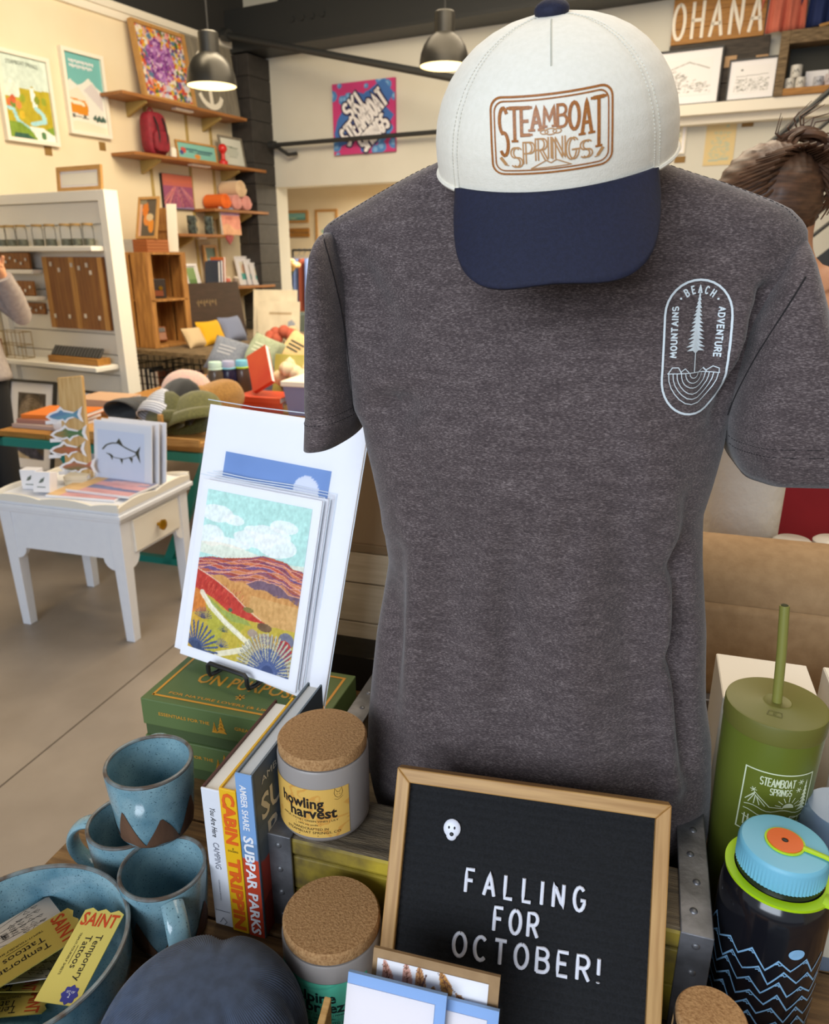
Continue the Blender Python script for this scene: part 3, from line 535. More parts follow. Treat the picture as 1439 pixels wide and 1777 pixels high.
m = MB(); m.tube([(-.1, 0, 0), (0, 0, .19), (.1, 0, 0)], .009, 4, closed=True); solo(m, 'wooden_triangle', 'wooden triangle frame standing in the cubby by the plant', 'ornament', OAK, RM(r0, -.2, 2.76) + RW*.42 + RU*.12, YF, smooth=False)
def hung_shirt(name, lb, cat, loc, col, w, h):
    t = thing(name, lb, cat, loc, YF); m = MB(); N = 26
    def f(u, v):
        x = (u-.5)*w*(1 + .15*(1-v)); fold = .018*sin(u*17 + 2*v) + .01*sin(u*31)
        return (x, -.03 + fold*(1.2-v), v*h)
    m.grid(f, N, 14); m.build('body', col, t, solid=.004)
    for s in (-1, 1): MB().grid(lambda u, v: (s*(w*.5 + u*w*.28), -.03 + .012*sin(u*9), h*(1 - u*.45) - .0 - v*h*.3), 8, 6).build('sleeve', col, t, solid=.004)
    return t
z1 = 2.701 + H0
hung_shirt('hanging_shirt', 'salmon pink T-shirt hanging over the cubby', 'shirt', RM(onq(1368, 20, -.12)[0], -.13, z1 + .012), mk('salmon_cloth', '#c9705c', .9, c2='#b9624f', ns=6), .24, .6)
hung_shirt('hanging_shirt', 'navy blue T-shirt hanging over the cubby at the right edge', 'shirt', RM(onq(1443, 10, -.12)[0], -.13, z1 + .02), mk('navy_cloth', '#1c2c5c', .9), .26, .6)
MB_dr = MB().tube([(0, 0, 0), (.16, -.01, .02)], .012, 8); solo(MB_dr, 'driftwood_stick', 'pale stick lying on top of the cubby', 'stick', OAK, RM(r0 + .25, -.19, z1 + .012), YF)
# posters below the ledge
pa = CV(34, 50, '#e4dcc4'); pa.ell(.5, .55, .4, .3, '#b9c2ae'); pa.ell(.5, .75, .35, .08, '#6f8a84'); pa.ell(.6, .35, .3, .2, '#c8b48c'); pa.ell(.4, .6, .12, .12, '#3f5a58'); pa.ell(.65, .4, .1, .1, '#8a6a4a'); pa.jit(9, .2)
loc, W, H = wall_f(1130, 270, 1194, 208, -.02); framed('framed_print', 'small scenic print with cream border on the white wall beside the cap', 'print', loc + RU*.019, YF, W, H, pa, .012, WARMWHITE, d=.015, mount=.02)
pb = CV(40, 50, '#d7c089'); g = np.random.default_rng(4)
for k in range(60): pb.ell(.2 + .6*g.random(), .15 + .6*g.random()**1.2, .06, .025, '#b8bda0', .6)
pb.line([(.2,.12),(.8,.14)], .05, '#a9b8a8'); pb.ell(.7, .85, .06, .04, '#b9c0a4')
loc, W, H = wall_f(1219, 288, 1281, 205, -.01); t = thing('paper_poster', 'tan paper poster with faint blue print on the white wall', 'poster', loc + RU*.0095, YF); MB().bx(0, -.003, 0, W, 0, H).build('sheet', KRAFT, t, smooth=False); sheet(t, 'print', pb, W, H, 0, 0, -.0038)
for px, py, lb in ((1298, 214, 'small brown tag on the white wall right of the tan poster'), (1180, 277, 'small brown tag on the white wall near the cap edge')):
    r, z = onq(px, py, -.004); solo(MB().bx(-.045, -.004, -.025, .045, 0, .025), 'price_tag', lb, 'tag', TAG, RM(r, -.001, z), YF, smooth=False, bev=.003)
# stair railing in front of the white wall
t = thing('stair_railing', 'black stair railing with slanting rods at the right edge', 'railing', RM(5.2, -1., 0), YF)
sl = .93
for k, (px, py) in enumerate(((1330, 255), (1403, 240), (1410, 300), (1395, 352), (1395, 390), (1410, 410))):
    r, z = onq(px, py, -1.); MB().tube([(r-5.2, 0, z), (r-5.2 + 1.6, 0, z + 1.6*sl)], .013 if k else .02, 8).build('rail', STEELB, t)
r, z = onq(1408, 470, -1.); MB().hexa([(r-5.2-.5, -.03, z-.7), (r-5.2+1.5, -.03, z+1.2), (r-5.2+1.5, .03, z+1.2), (r-5.2-.5, .03, z-.7), (r-5.2-.5, -.03, z-.4), (r-5.2+1.5, -.03, z+1.48), (r-5.2+1.5, .03, z+1.48), (r-5.2-.5, .03, z-.4)]).build('stringer', BLACK, t, smooth=False)
for x in (1.9,): MB().tube([(x, 0, 0), (x, 0, 3.4)], .022, 8).build('post', STEELB, t)
# ---------------------------------------------------------------- things in the room beyond
pz = CV(40, 26, '#7fb8b4'); pz.under(lambda x: .4 + .05*np.sin(6*x), '#5c9c98'); pz.ell(.3, .3, .2, .1, '#a9c8a8')
loc, W, H = wall_f(491, 387, 529, 370, 3.3); framed('framed_print', 'teal seascape in a pinkish wood frame in the room beyond', 'print', RM(0, 0, 0)*0 + loc + RU*.1, YF, W, H + .05, pz, .04, OAK, d=.03)
loc, W, H = wall_f(489, 412, 531, 395, 3.3); t = thing('wood_art', 'orange-brown wood panel below the teal seascape in the room beyond', 'panel', loc + RU*.1, YF)
for k in range(2): MB().bx(0, -.03, k*H/2 + .004, W, 0, (k+1)*H/2 - .004).build('plank', HONEY, t, smooth=False)
pw = CV(20, 34, '#e8dcc0'); pw.ell(.5, .3, .3, .1, '#9cc0b4'); loc, W, H = wall_f(544, 420, 580, 362, 3.3); framed('framed_print', 'tall pale print in a gold-brown frame above the blue shirts', 'print', loc + RU*.1, YF, W, H, pw, .04, OAKV, d=.03)
r, z = onq(508, 434, 2.6); t = thing('clothes_rail', 'black clothes rail in the room beyond the column', 'rail', RM(r, 2.6, 0), YF); MB().tube([(0, 0, z), (1.6, 0, z)], .016, 8).build('bar', STEELB, t)
for x in (0, 1.6): MB().tube([(x, 0, 0), (x, 0, z)], .016, 8).build('post', STEELB, t)
BLUEC = mk('periwinkle_cloth', '#8398cf', .9, c2='#7288c0', ns=8); RUST = mk('rust_cloth', '#a5543e', .9)
for k in range(4):
    o = thing('hanging_shirt', ('leftmost', 'second', 'third', 'rightmost')[k] + ' shirt on the black clothes rail', 'shirt', RM(r + .12 + k*.1, 2.6, z - .9), YF + R(70), group='shirts on the clothes rail')
    MB().grid(lambda u, v: ((u-.5)*.42*(1.1-.15*v), .02*sin(u*12 + k), v*.78), 16, 10).build('body', (BLUEC, BLUEC, RUST, BLUEC)[k], o, solid=.01)
    MB().tube([(-.2, 0, .76), (0, 0, .83), (0, 0, .86), (.026, 0, .885), (.024, 0, .912), (0, 0, .925), (-.02, 0, .91)], .005, 6).build('hanger', STEEL, o)
r, z = onq(497, 475, 1.2); t = thing('flower_vase', 'orange and cream flowers in a dark vase beside the black column', 'flowers', RM(r, 1.2, .78), YF)
MB().lathe([(.06, 0), (.1, .1), (.11, .25), (.06, .38), (.07, .42)], 20).build('vase', mk('dark_green_glass', '#2f3f36', .3), t); m = MB(); m2 = MB()
for k in range(14):
    a = k*2.4; b = .06 + .1*(k % 5)/5; p = V((b*cos(a)*1.3, b*sin(a), .58 + .22*((k*7) % 5)/5)); m.tube([(0, 0, .4), p*.7 + V((0, 0, .1)), p], .005, 5); m2.ell(p, (.055, .055, .04), 10, 6, lambda d: 1 + .3*sin(5*atan2(d.y, d.x)))
m.build('stem', mk('stem_green', '#4a5f38', .7), t); m2.build('bloom', mk('bloom_orange', '#dba23c', .7, c2='#e8d3b0', ns=8), t)
solo(MB().bx(-.35, -.25, 0, .35, .25, .779), 'pedestal', 'dark pedestal under the flower vase beyond the column', 'pedestal', mk('dark_green_paint', '#2b3a34', .6), RM(r, 1.2, 0), YF, smooth=False, bev=.004)
# ================================================================ white pegboard display cabinet by the left wall
QC = -3.34; t = thing('display_cabinet', 'tall white shiplap display cabinet standing out from the left wall', 'cabinet', RM(.03, QC, 0), YF); Wc = 1.36; Hc = 1.97
SHIP = mk('shiplap_white', '#e6e3da', .55)
for x0, x1 in ((0, .07), (Wc-.07, Wc)): MB().bx(x0, -.02, 0, x1, .1, Hc).build('stile', SHIP, t, smooth=False, bev=.003)
MB().bx(.07, -.02, Hc-.07, Wc-.07, .1, Hc).build('top_rail', SHIP, t, smooth=False, bev=.003)
n = 12
for k in range(n):
    z0 = .06 + k*(Hc-.13)/n; MB().bx(.07, .02, z0 + .004, Wc-.07, .05, z0 + (Hc-.13)/n - .004).build('board', SHIP, t, smooth=False, bev=.002)
MB().bx(.002, .05, 0, Wc-.002, .098, Hc-.07).build('back_panel', SHIP, t, smooth=False); MB().bx(.07, -.01, 0, Wc-.07, .05, .06).build('plinth', SHIP, t, smooth=False)
for z, d in ((1.60, .12), (.765, .22)): m = MB().bx(.075, -d, z-.035, Wc-.08, .02, z); m.build('shelf_board', SHIP, t, smooth=False, bev=.006)
for z in (1.435, 1.24): MB().bx(.075, -.09, z-.03, .56, .02, z).build('shelf_board', SHIP, t, smooth=False, bev=.004)
GLASSJ = film('clear_jar', 1.14); BEAD = mk('grey_green_beads', '#7d7f6e', .6, c2='#5f6152', ns=80); LIDW = mk('jar_lid_wood', '#a5854f', .6)
jx = [0, 16, 36, 64, 86, 113, 131, 152]; first = None
for k, px in enumerate(jx):
    r = onq(px + 2, 412, QC-.06)[0]; loc = RM(r, QC-.06, 1.601)
    if first is None:
        first = t2 = thing('glass_jar', '', 'jar', loc, YF, 'glass jars on the cabinet top shelf')
        MB().lathe([(.036, 0), (.038, .005), (.038, .12), (.03, .135)], 18).build('glass', GLASSJ, t2); MB().lathe([(.034, .004), (.034, .05)], 16).build('filling', BEAD, t2); MB().lathe([(.036, .136), (.038, .14), (.038, .152), (0, .153)], 16).build('lid', LIDW, t2)
    else: t2 = dup(first, loc)
    t2['label'] = ('first', 'second', 'third', 'fourth', 'fifth', 'sixth', 'seventh', 'eighth')[k] + ' lidded glass jar from the left on the white cabinet shelf'
WALN = mk('walnut_board', '#7a4822', .55, c2='#9c6830', ns=3.4, stretch=(16, 4, 1.2), lo=.35, hi=.75, detail=6); WALL = mk('walnut_sapwood', '#c4904c', .55, c2='#a87436', ns=3, stretch=(20, 4, 1.2))
r0, z0 = onq(87, 568, QC-.03); r1, z1 = onq(172, 446, QC-.03); w = r1-r0
t = thing('jewellery_board', 'large walnut board with small earrings hung on the white cabinet', 'board', RM(r0, QC+.018, z0), YF)
MB().bx(0, -.03, 0, w*.5-.001, -.001, z1-z0).build('plank', WALN, t, smooth=False, bev=.002); MB().bx(w*.5+.001, -.03, 0, w, -.001, z1-z0).build('plank', WALN, t, smooth=False, bev=.002)
for x0, x1 in ((0, .055), (w*.5-.03, w*.5+.03), (w-.05, w)): MB().bx(x0, -.0315, .001, x1, -.0302, z1-z0-.001).build('light_stripe', WALL, t, smooth=False)
er = None; GL = mk('earring_card', '#d9cfc0', .4)
for k, (u, v) in enumerate(((.15, .93), (.28, .85), (.5, .92), (.62, .88), (.75, .92), (.8, .82), (.1, .2), (.62, .22), (.85, .2), (.35, .2))):
    m = MB().bx(-.012, -.004, -.03, .012, 0, 0); m.ell((0, -.005, -.014), (.006, .004, .01), 8, 6); p = RM(r0, QC+.018, z0) + RW*(w*u) - RU*.032 + V((0, 0, (z1-z0)*v))
    solo(m, 'earring_card', ('upper left', 'upper left inner', 'upper middle', 'upper right of the middle', 'upper right', 'second upper right', 'lower left', 'lower right of the middle', 'lower right', 'lower left inner')[k] + ' small pale earring card on the walnut board', 'earrings', GL, p, YF, 'earring cards on the walnut board', smooth=False)
for k, (z, h) in enumerate(((1.437, .12), (1.242, .11), (1.10, .085))):
    t = thing('wooden_block', ('top', 'middle', 'lowest')[k] + ' walnut ring display block left of the walnut board', 'display', RM(.13, QC-.05 if k < 2 else QC+.016, z), YF)
    MB().bx(0, -.02, 0, .42, .0, h).build('block', WALN, t, smooth=False, bev=.003)
    for j in range(7): MB().ell((.03 + j*.06, -.027, h*(.45 + .4*((j*3) % 5)/5 - .1)), (.011, .006, .012), 8, 6).build('ring', GL, t)
t = thing('pencil_tray', 'wooden tray of black pens on the lower cabinet shelf', 'tray', RM(onq(95, 620, QC-.1)[0], QC-.1, .766), YF); L = onq(180, 620, QC-.1)[0] - onq(95, 620, QC-.1)[0]
MB().bx(0, -.06, 0, L, .06, .05).build('tray', HONEY, t, smooth=False, bev=.003)
for j in range(16): MB().tube([(.02 + j*(L-.04)/15, -.03, .051), (.02 + j*(L-.04)/15, .02, .115)], .012, 6).build('pen', BLACK, t)
t = thing('wire_basket', 'thin gold wire basket on the lower cabinet shelf', 'basket', RM(.12, QC-.16, .7695), YF)
m = MB()
for z in (.0, .1, .2): m.tube([(0, 0, z), (.3, 0, z), (.3, .1, z), (0, .1, z)], .003, 5, closed=True)
for x in (0, .1, .2, .3): m.tube([(x, 0, 0), (x, 0, .2)], .003, 5); m.tube([(x, .1, 0), (x, .1, .2)], .003, 5)
m.build('wire', mk('gold_wire', '#a08a58', .4, .8), t); 
t = thing('wooden_block', 'small dark walnut block at the left of the lower cabinet shelf', 'display', RM(.1, QC-.18, .766), YF); MB().bx(.0, -.02, 0, .09, .02, .15).build('block', WALN, t, smooth=False, bev=.003)
pf2 = CV(24, 10, '#e8e4d8'); r0, _ = onq(99, 330, QC+.06); r1, _ = onq(176, 330, QC+.06); framed('framed_print', 'small light wood frame standing on top of the white cabinet', 'print', RM(r0, QC+.08, Hc+.001), YF, r1-r0, .17, pf2, .03, OAK, d=.02, tilt=R(5), mount=.015)
# framed art leaning against the cabinet foot
pm = CV(50, 74, '#4a4038'); g = np.random.default_rng(2)
pm.ell(.5, .6, .5, .38, '#6e5f50')
for k in range(9): pm.line([(.5 + .46*cos(a)*(1-k*.1), .55 + .36*sin(a)*(1-k*.1)) for a in np.linspace(.3, 2.8, 14)], .02, '#a08c72')
pm.ell(.55, .6, .22, .2, '#7d6a4c'); pm.poly([(0,.38),(.6,.2),(1,.05),(1,0),(0,0)], '#2e3048'); pm.poly([(0,.12),(.5,.02),(.9,0),(0,0)], '#b9a88c'); pm.jit(10, .25, 8)
p0 = Pz(14, 813, 0); t = framed('framed_print', 'black framed circular landscape print leaning at the foot of the white cabinet', 'print', p0, YT - R(4), .46, .68, pm, .02, BLACK, d=.025, mount=.075, tilt=R(14))
t = framed('framed_print', 'black framed blue-grey print on the floor half hidden behind the end table', 'print', Pz(140, 822, 0), YF, .62, .62, CV(20, 20, '#9aa2b4').jit(5, .1), .02, BLACK, d=.025, mount=.07, tilt=R(12))
# ================================================================ bench, wire crates, wooden crates under the wall shelves
t = thing('bench', 'low weathered bench under the wall shelves carrying crates and pillows', 'bench', RM(.1, -2.42, 0), YF)
for k in range(4): MB().bx(.0 + k*.3, 0, .69, .295 + k*.3, 2.0, .73).build('plank', OLDWOOD, t, smooth=False, bev=.003)
for x in (.03, 1.11):
    for y in (.05, 1.89): MB().bx(x, y, 0, x+.06, y+.06, .69).build('leg', OLDWOOD, t, smooth=False)
WIRE = mk('black_wire', '#1d1d1f', .45, .5)
def wirecrate(loc, w, d, h, label):
    t = thing('wire_crate', label, 'crate', loc, YF, 'black wire crates under the bench'); m = MB()
    for z in np.linspace(.0, h, 6): m.tube([(0, 0, z), (w, 0, z), (w, d, z), (0, d, z)], .005, 5, closed=True)
    for x in np.linspace(0, w, 7): m.tube([(x, 0, 0), (x, 0, h)], .0045, 5); m.tube([(x, d, 0), (x, d, h)], .0045, 5)
    for y in np.linspace(0, d, 6)[1:-1]: m.tube([(w, y, 0), (w, y, h)], .0045, 5); m.tube([(0, y, 0), (0, y, h)], .0045, 5)
    m.build('mesh', WIRE, t); MB().bx(.0, 0, 0, w, d, .006).build('floor_panel', BLACK, t, smooth=False); return t
bl = ['#3a4152', '#6a4a3c', '#55607a', '#8a4a3a', '#4a4a4c', '#b0664a', '#3c3550', '#a05a64', '#c28a86', '#2f3a4c']
ord_ = ('first', 'second', 'third', 'fourth', 'fifth', 'sixth', 'seventh')
for c, (r0, nb) in enumerate(((.21, 6), (.715, 7))):
    wirecrate(RM(r0, -2.38, .27), .48, .4, .36, ('left', 'right')[c] + ' black wire crate of standing books under the bench'); 
    solo(rbox(MB(), r0, -2.38, 0, r0+.48, -1.98, .268), 'floor_box', ('left', 'right')[c] + ' dark box on the floor under a wire crate', 'box', mk('dark_box', '#33302e', .7), smooth=False)
    for k in range(nb):
        h = .24 + .05*((k*5) % 4)/4; book('%s book from the left in the %s wire crate' % (ord_[k], ('left', 'right')[c]), RM(r0 + .1 + k*.055, -2.34, .277), 0, .18, .036, h, mk('crate_book%d' % ((k + c*4) % 10), bl[(k*3 + c*4) % 10], .5), rot=(pi/2, 0, YF + pi/2), group='books in the wire crates')
# two wooden crates standing on end as one shelf
def woodcrate(loc, label, h=.83):
    t = thing('wooden_crate', label, 'crate', loc, YF); w, d = .41, .46
    for y0, y1 in ((0, .19), (.22, .41)): MB().bx(y0, -.012, 0, y1, 0, h).build('plank', CRATEWOOD, t, smooth=False, bev=.003)
    for y0, y1 in ((0, .19), (.22, .41)): MB().bx(y0, d, 0, y1, d+.012, h).build('plank', CRATEWOOD, t, smooth=False, bev=.003)
    for z in (0, h*.49, h-.02): MB().bx(0, 0, z, w, d, z+.02).build('board', CRATEWOOD, t, smooth=False, bev=.002)
    MB().bx(0, 0, .02, .012, d, h-.02).build('back_panel', CRATEWOOD, t, smooth=False)
    MB().bx(w-.02, 0, .02, w, .05, h-.02).build('front_edge', CRATEWOOD, t, smooth=False); MB().bx(w-.02, d-.05, .02, w, d, h-.02).build('front_edge', CRATEWOOD, t, smooth=False); return t
CR = RM(.19, -2.3, .731); woodcrate(CR, 'honey wooden crate on end with an open shelf front, on the bench')
cr = lambda a, b, z: CR + RW*a + RU*b + V((0, 0, z))
t = thing('wood_backboard', 'tall brown wood board standing behind the wooden crate', 'board', RM(.06, -1.80, .731), YF)
for k in range(2): MB().bx(k*.21, 0, 0, k*.21+.205, .02, 1.22).build('plank', CRATEWOOD, t, smooth=False, bev=.003)
MB().bx(0, -.015, 1.02, .415, 0, 1.08).build('batten', CRATEWOOD, t, smooth=False)
zt = .731 + .831
for k in range(3): book(('lowest', 'middle', 'topmost')[k] + ' pale grey book of the small stack on the wooden crate', RM(.215, -2.28, zt + k*.036), YF, .21, .035, .26, mk('pale_grey_cover', '#b9b9bd', .5), group='pale books stacked on the wooden crate')
for k in range(4): book(('lowest', 'second', 'third', 'topmost')[k] + ' rust-brown book of the stack on the wooden crate', RM(.43, -2.28, zt + k*.027), YF, .17, .026, .26, mk('rust_cover', '#9c5526', .5), pages=mk('rust_pages', '#a8683c', .7), group='rust books stacked on the wooden crate')
pu = CV(30, 46, '#5a5148'); pu.fill(pu.X < .16, '#d8b4a4'); pu.ell(.35, .72, .17, .2, '#dc7a22'); pu.ell(.5, .45, .24, .16, '#e08a3a'); pu.ell(.72, .3, .16, .2, '#e2902e'); pu.ell(.62, .52, .2, .1, '#d9c3a0'); pu.fill((pu.Y > .88) & (pu.X < .4), '#8d8672')
framed('framed_print', 'pumpkin print in a pale wood frame standing on the wooden crate', 'print', RM(.37, -2.17, zt + .109), YF, .25, .36, pu, .022, OAKV, d=.02, tilt=R(14))
solo(MB().bx(0, -.01, 0, .09, .0, .42), 'white_board', 'plain white board leaning on the wooden crate behind the pumpkin print', 'board', WARMWHITE, RM(.50, -1.93, zt + .001), rot=(-R(10), 0, YF + R(30)), smooth=False)
DKG = mk('dark_leather', '#2e2421', .45)
t = thing('wallet_stand', 'dark leather wallet on a stand in the upper crate compartment', 'wallet', cr(.26, .22, .408 + .02), YF + R(60)); MB().bx(-.08, -.02, 0, .08, .02, .17).build('board', DKG, t, smooth=False, bev=.004); MB().lathe([(.018, 0), (.02, .006), (.018, .012)], 16).build('snap', BRASS, t, loc=(.03, -.022, .09), rot=(pi/2, 0, 0)); MB().bx(-.05, -.03, .02, .05, -.021, .07).build('flap', mk('tan_leather', '#7a3c1c', .5), t, smooth=False)
t = thing('leather_pouch', 'brown leather pouch leaning in the lower crate compartment', 'pouch', cr(.25, .2, .04), rot=(-R(30), 0, YF + R(55))); MB().bx(-.07, -.02, 0, .07, .02, .14).build('body', mk('tan_leather2', '#8a4f22', .5), t, smooth=False, bev=.008); MB().bx(-.06, -.028, .08, .06, -.02, .12).build('flap', DKG, t, smooth=False)
# dark plank sign and pillows
SIGNW = mk('dark_brown_board', '#3d271a', .6, c2='#33200f', ns=5, stretch=(2, 12, 12))
q0 = onr(345, 570, .55)[0]; q1 = onr(425, 555, .55)[0]
t = thing('wooden_sign', 'dark brown board with faint pale lettering behind the pillows', 'sign', RM(.55, q0 - .12, .731), rot=(-R(9), 0, YL)); Ls = q1-q0+.12; MB().bx(0, -.025, 0, Ls, 0, .55).build('board', SIGNW, t, smooth=False, bev=.003)
m = MB()
for k in range(7): ribbon(m, [(Ls*(.2 + .05*k), .37), (Ls*(.22 + .05*k), .33 + .03*(k % 2)), (Ls*(.23 + .05*k), .385)], .012, lambda a, b: (a, -.0262, b))
m.build('lettering', mk('faded_gold', '#8a7350', .7), t, smooth=False)
def cushion(label, c, loc, rot, w, h, th=.07, c2=None, line=None):
    t = thing('pillow', label, 'pillow', loc, rot=rot, group='pillows heaped under the wall shelves'); cm = mk('pillow_' + c[1:], c, .9, c2=c2 or c, ns=60, bump=(260, .4))
    m = MB(); 
    def f(u, v, s):
        x, y = 2*u-1, 2*v-1; e = (1-x**4)*(1-y**4); k = 1 - .09*(1-abs(x)**1.5)*abs(y)**3 ; k2 = 1 - .09*(1-abs(y)**1.5)*abs(x)**3
        return (x*w/2*k2, s*th*e**.6 , (y*h/2)*k + h/2)
    m.grid(lambda u, v: f(u, v, -1), 15, 15); m.grid(lambda u, v: f(u, v, 1), 15, 15); m.build('cushion', cm, t)
    if line:
        m = MB()
        for k in range(3): ribbon(m, densify([(-w*.22, h*(.62 - k*.1)), (w*.2*(1-.2*k), h*(.62 - k*.1))], .02), .014, lambda a, b: (a, -th*((1-(2*a/w)**4)*(1-(2*b/h-1)**4))**.6 - .002, b))
        m.build('lettering', mk('ink_' + line[1:], line, .8), t, smooth=False)
    return t
def bz(px, py, y, dz=0): p = Py(px, py, y); return V((p.x, p.y, p.z + dz))
cushion('beige pillow at the left end behind the dark board foot', '#cfb893', RM(.86, onr(345, 598, .86)[0], .731), (-R(30), 0, YL), .22, .2, .05)
cushion('yellow pillow in front of the dark brown board', '#d9a81c', RM(.86, onr(374, 592, .86)[0], .731), (-R(25), 0, YL), .3, .24, .06)
cushion('blue-grey pillow at the right end of the dark brown board', '#7c86a4', RM(.86, onr(412, 588, .86)[0], .731), (-R(25), 0, YL), .3, .26, .06)
# ================================================================ second display table behind the white one, with its heap
TC = V((-1.04, 3.5, 0)); tt = lambda a, b, z: TC + TF(a, b, 0) + V((0, 0, z))
TEAL = mk('teal_steel', '#0f7a70', .4)
t = thing('display_table', 'long wooden table with teal steel frame behind the white end table', 'table', TC, YT); TH = .66
for k in range(5): MB().bx(-1.25 + k*.32, .02, TH-.03, -1.25 + k*.32 + .316, 2.3, TH).build('plank', HONEY, t, smooth=False, bev=.002)
m = MB()
for y in (.0, 2.26): m.bx(-1.25, y, TH-.075, .35, y+.045, TH-.031)
m.bx(-1.25, 0, TH-.075, -1.2, 2.3, TH-.031); m.bx(.305, 0, TH-.075, .35, 2.3, TH-.031); m.build('apron', TEAL, t, smooth=False)
for y in (.03, 2.24):
    for s, x in ((1, -.02), (-1, -.9)): MB().hexa([(x-.3*s, y, 0), (x-.3*s+.05, y, 0), (x-.3*s+.05, y+.04, 0), (x-.3*s, y+.04, 0), (x, y, TH-.07), (x+.05, y, TH-.07), (x+.05, y+.04, TH-.07), (x, y+.04, TH-.07)]).build('leg', TEAL, t, smooth=False)
MB().bx(-1.0, .03, .0, .1, .07, .035).build('foot_bar', TEAL, t, smooth=False); MB().bx(-1.0, 2.24, .0, .1, 2.28, .035).build('foot_bar', TEAL, t, smooth=False)
# open slatted tray with beanies at the near corner
tr = thing('wooden_tray', 'thin-framed wooden tray of knit hats at the near corner of the teal table', 'tray', tt(-.82, .0, TH), YT)
MB().bx(0, 0, 0, .82, .62, .02).build('base', OAK, tr, smooth=False, bev=.002)
for x in (.6,):
    for y in (0, .6): MB().bx(x, y, .02, x+.02, y+.02, .15).build('post', OAK, tr, smooth=False)
MB().bx(0, 0, .02, .82, .012, .04).build('rail', OAK, tr, smooth=False); MB().bx(0, .608, .02, .82, .62, .04).build('rail', OAK, tr, smooth=False)
def beanie(label, c, c2, loc, rot, w=.13, th=.05, h=.2, stripes=None):
    t = thing('knit_hat', label, 'hat', loc, rot=rot, group='knit hats heaped in the wooden tray'); km = knit('knit_' + c[1:], c, c2, 500)
    m = MB(); m.grid(lambda u, v: ((w*(1-.12*v*v)*sqrt(max(0, 1-v**4.5)))*cos(2*pi*u), (th*(1-.2*v)*sqrt(max(0, 1-v**5)) + .004)*sin(2*pi*u) + .006*sin(9*2*pi*u)*v*(1-v), h*v), 36, 16, cu=True); m.build('crown', km, t, ang=80)
    m = MB(); m.grid(lambda u, v: ((w + .006 + .002*sin(pi*v))*cos(2*pi*u), (th + .008 + .002*sin(pi*v))*sin(2*pi*u), -.005 + .065*v), 36, 5, cu=True); m.build('cuff', km if not stripes else stripes, t, solid=.006); return t
b0 = tt(-.82, 0, TH + .145); bb = lambda a, b, z=0: b0 + TF(a, b, 0) + V((0, 0, z))
for a, b, c, lb in ((.15, .3, '#2b2f34', 'dark slate knit hat lying inside the tray, left'), (.42, .2, '#3a4436', 'dark green knit hat lying inside the tray, middle'), (.66, .3, '#4a4c34', 'dark olive knit hat lying inside the tray, right')):
    beanie(lb, c, '#20242a', bb(a, b, -.06), (R(-86), 0, YT + R(random.uniform(-30, 30))), .12, .05, .22)
def lean(px, py, y, yaw, tilt, roll=0): return Py(px, py, y), (tilt, roll, yaw)
STR = mk('striped_knit', '#c9cede', .9); nt = STR.node_tree; w_ = nt.nodes.new('ShaderNodeTexWave'); w_.inputs['Scale'].default_value = 22; w_.bands_direction = 'Z'; tc_ = nt.nodes.new('ShaderNodeTexCoord'); nt.links.new(tc_.outputs['Object'], w_.inputs[0]); r_ = nt.nodes.new('ShaderNodeValToRGB'); r_.color_ramp.elements[0].color = lin('#6f7891'); r_.color_ramp.elements[1].color = lin('#dfe2ec'); r_.color_ramp.elements[0].position = .2; r_.color_ramp.elements[1].position = .4; nt.links.new(w_.outputs[0], r_.inputs[0]); nt.links.new(r_.outputs[0], nt.nodes['Principled BSDF'].inputs['Base Color'])
def hatat(label, c, c2, px, py, y, rot, w, th, h, mat=None):
    t = beanie(label, c, c2, Py(px, py, y), rot, w, th, h)
    if mat:
        for ch in t.children: ch.data.materials[0] = mat
hatat('white and grey striped knit hat at the left of the hat heap', '#c9cede', '#9aa0b4', 262, 722, 3.72, (R(-48), R(-8), R(-35)), .095, .05, .17, STR)
hatat('black knit hat next to the striped one in the hat heap', '#17181a', '#0e0f10', 296, 722, 3.74, (R(-38), R(12), R(-20)), .12, .05, .22)
hatat('upright olive knit hat left of the larger olive hat', '#6b6a36', '#55552a', 286, 738, 3.68, (R(-36), R(-8), R(-10)), .10, .045, .19)
hatat('large olive knit hat at the front of the hat heap', '#77753a', '#5d5c2c', 338, 738, 3.66, (R(-44), R(-12), R(0)), .15, .06, .2)
hatat('pink and cream knit hat at the back of the hat heap', '#e8cdb8', '#e2b6b6', 322, 704, 3.95, (R(-35), R(8), R(10)), .14, .07, .21)
hatat('mustard knit hat on the right of the hat heap', '#b8863a', '#9c6f2b', 350, 712, 3.84, (R(-50), R(62), R(-6)), .11, .075, .27)
# magazines behind the fish prints
for k, (c, dz, lb) in enumerate((('#b9a49c', 0, 'lowest'), ('#a9786a', .022, 'middle'), ('#e07a2a', .044, 'orange topmost'))):
    book(lb + ' magazine in the flat stack left of the knit hats', tt(-1.22 + .015*k, .1 + .02*k, TH + dz + .001), YT + R(4*k), .34, .021, .26, mk('mag%d' % k, c, .4), group='magazines on the teal table')
book('tan and pink leaflet stack between the magazines and the striped hat', tt(-1.16, .5, TH + .001), YT, .3, .09, .24, mk('tan_leaflet', '#c9a486', .5))
solo(pillowy((0, 0, .035), (.06, .05, .035), .6), 'folded_cloth', 'small white folded cloth between the magazines and the hats', 'cloth', WHITE, tt(-.88, .12, TH + .0), YT)
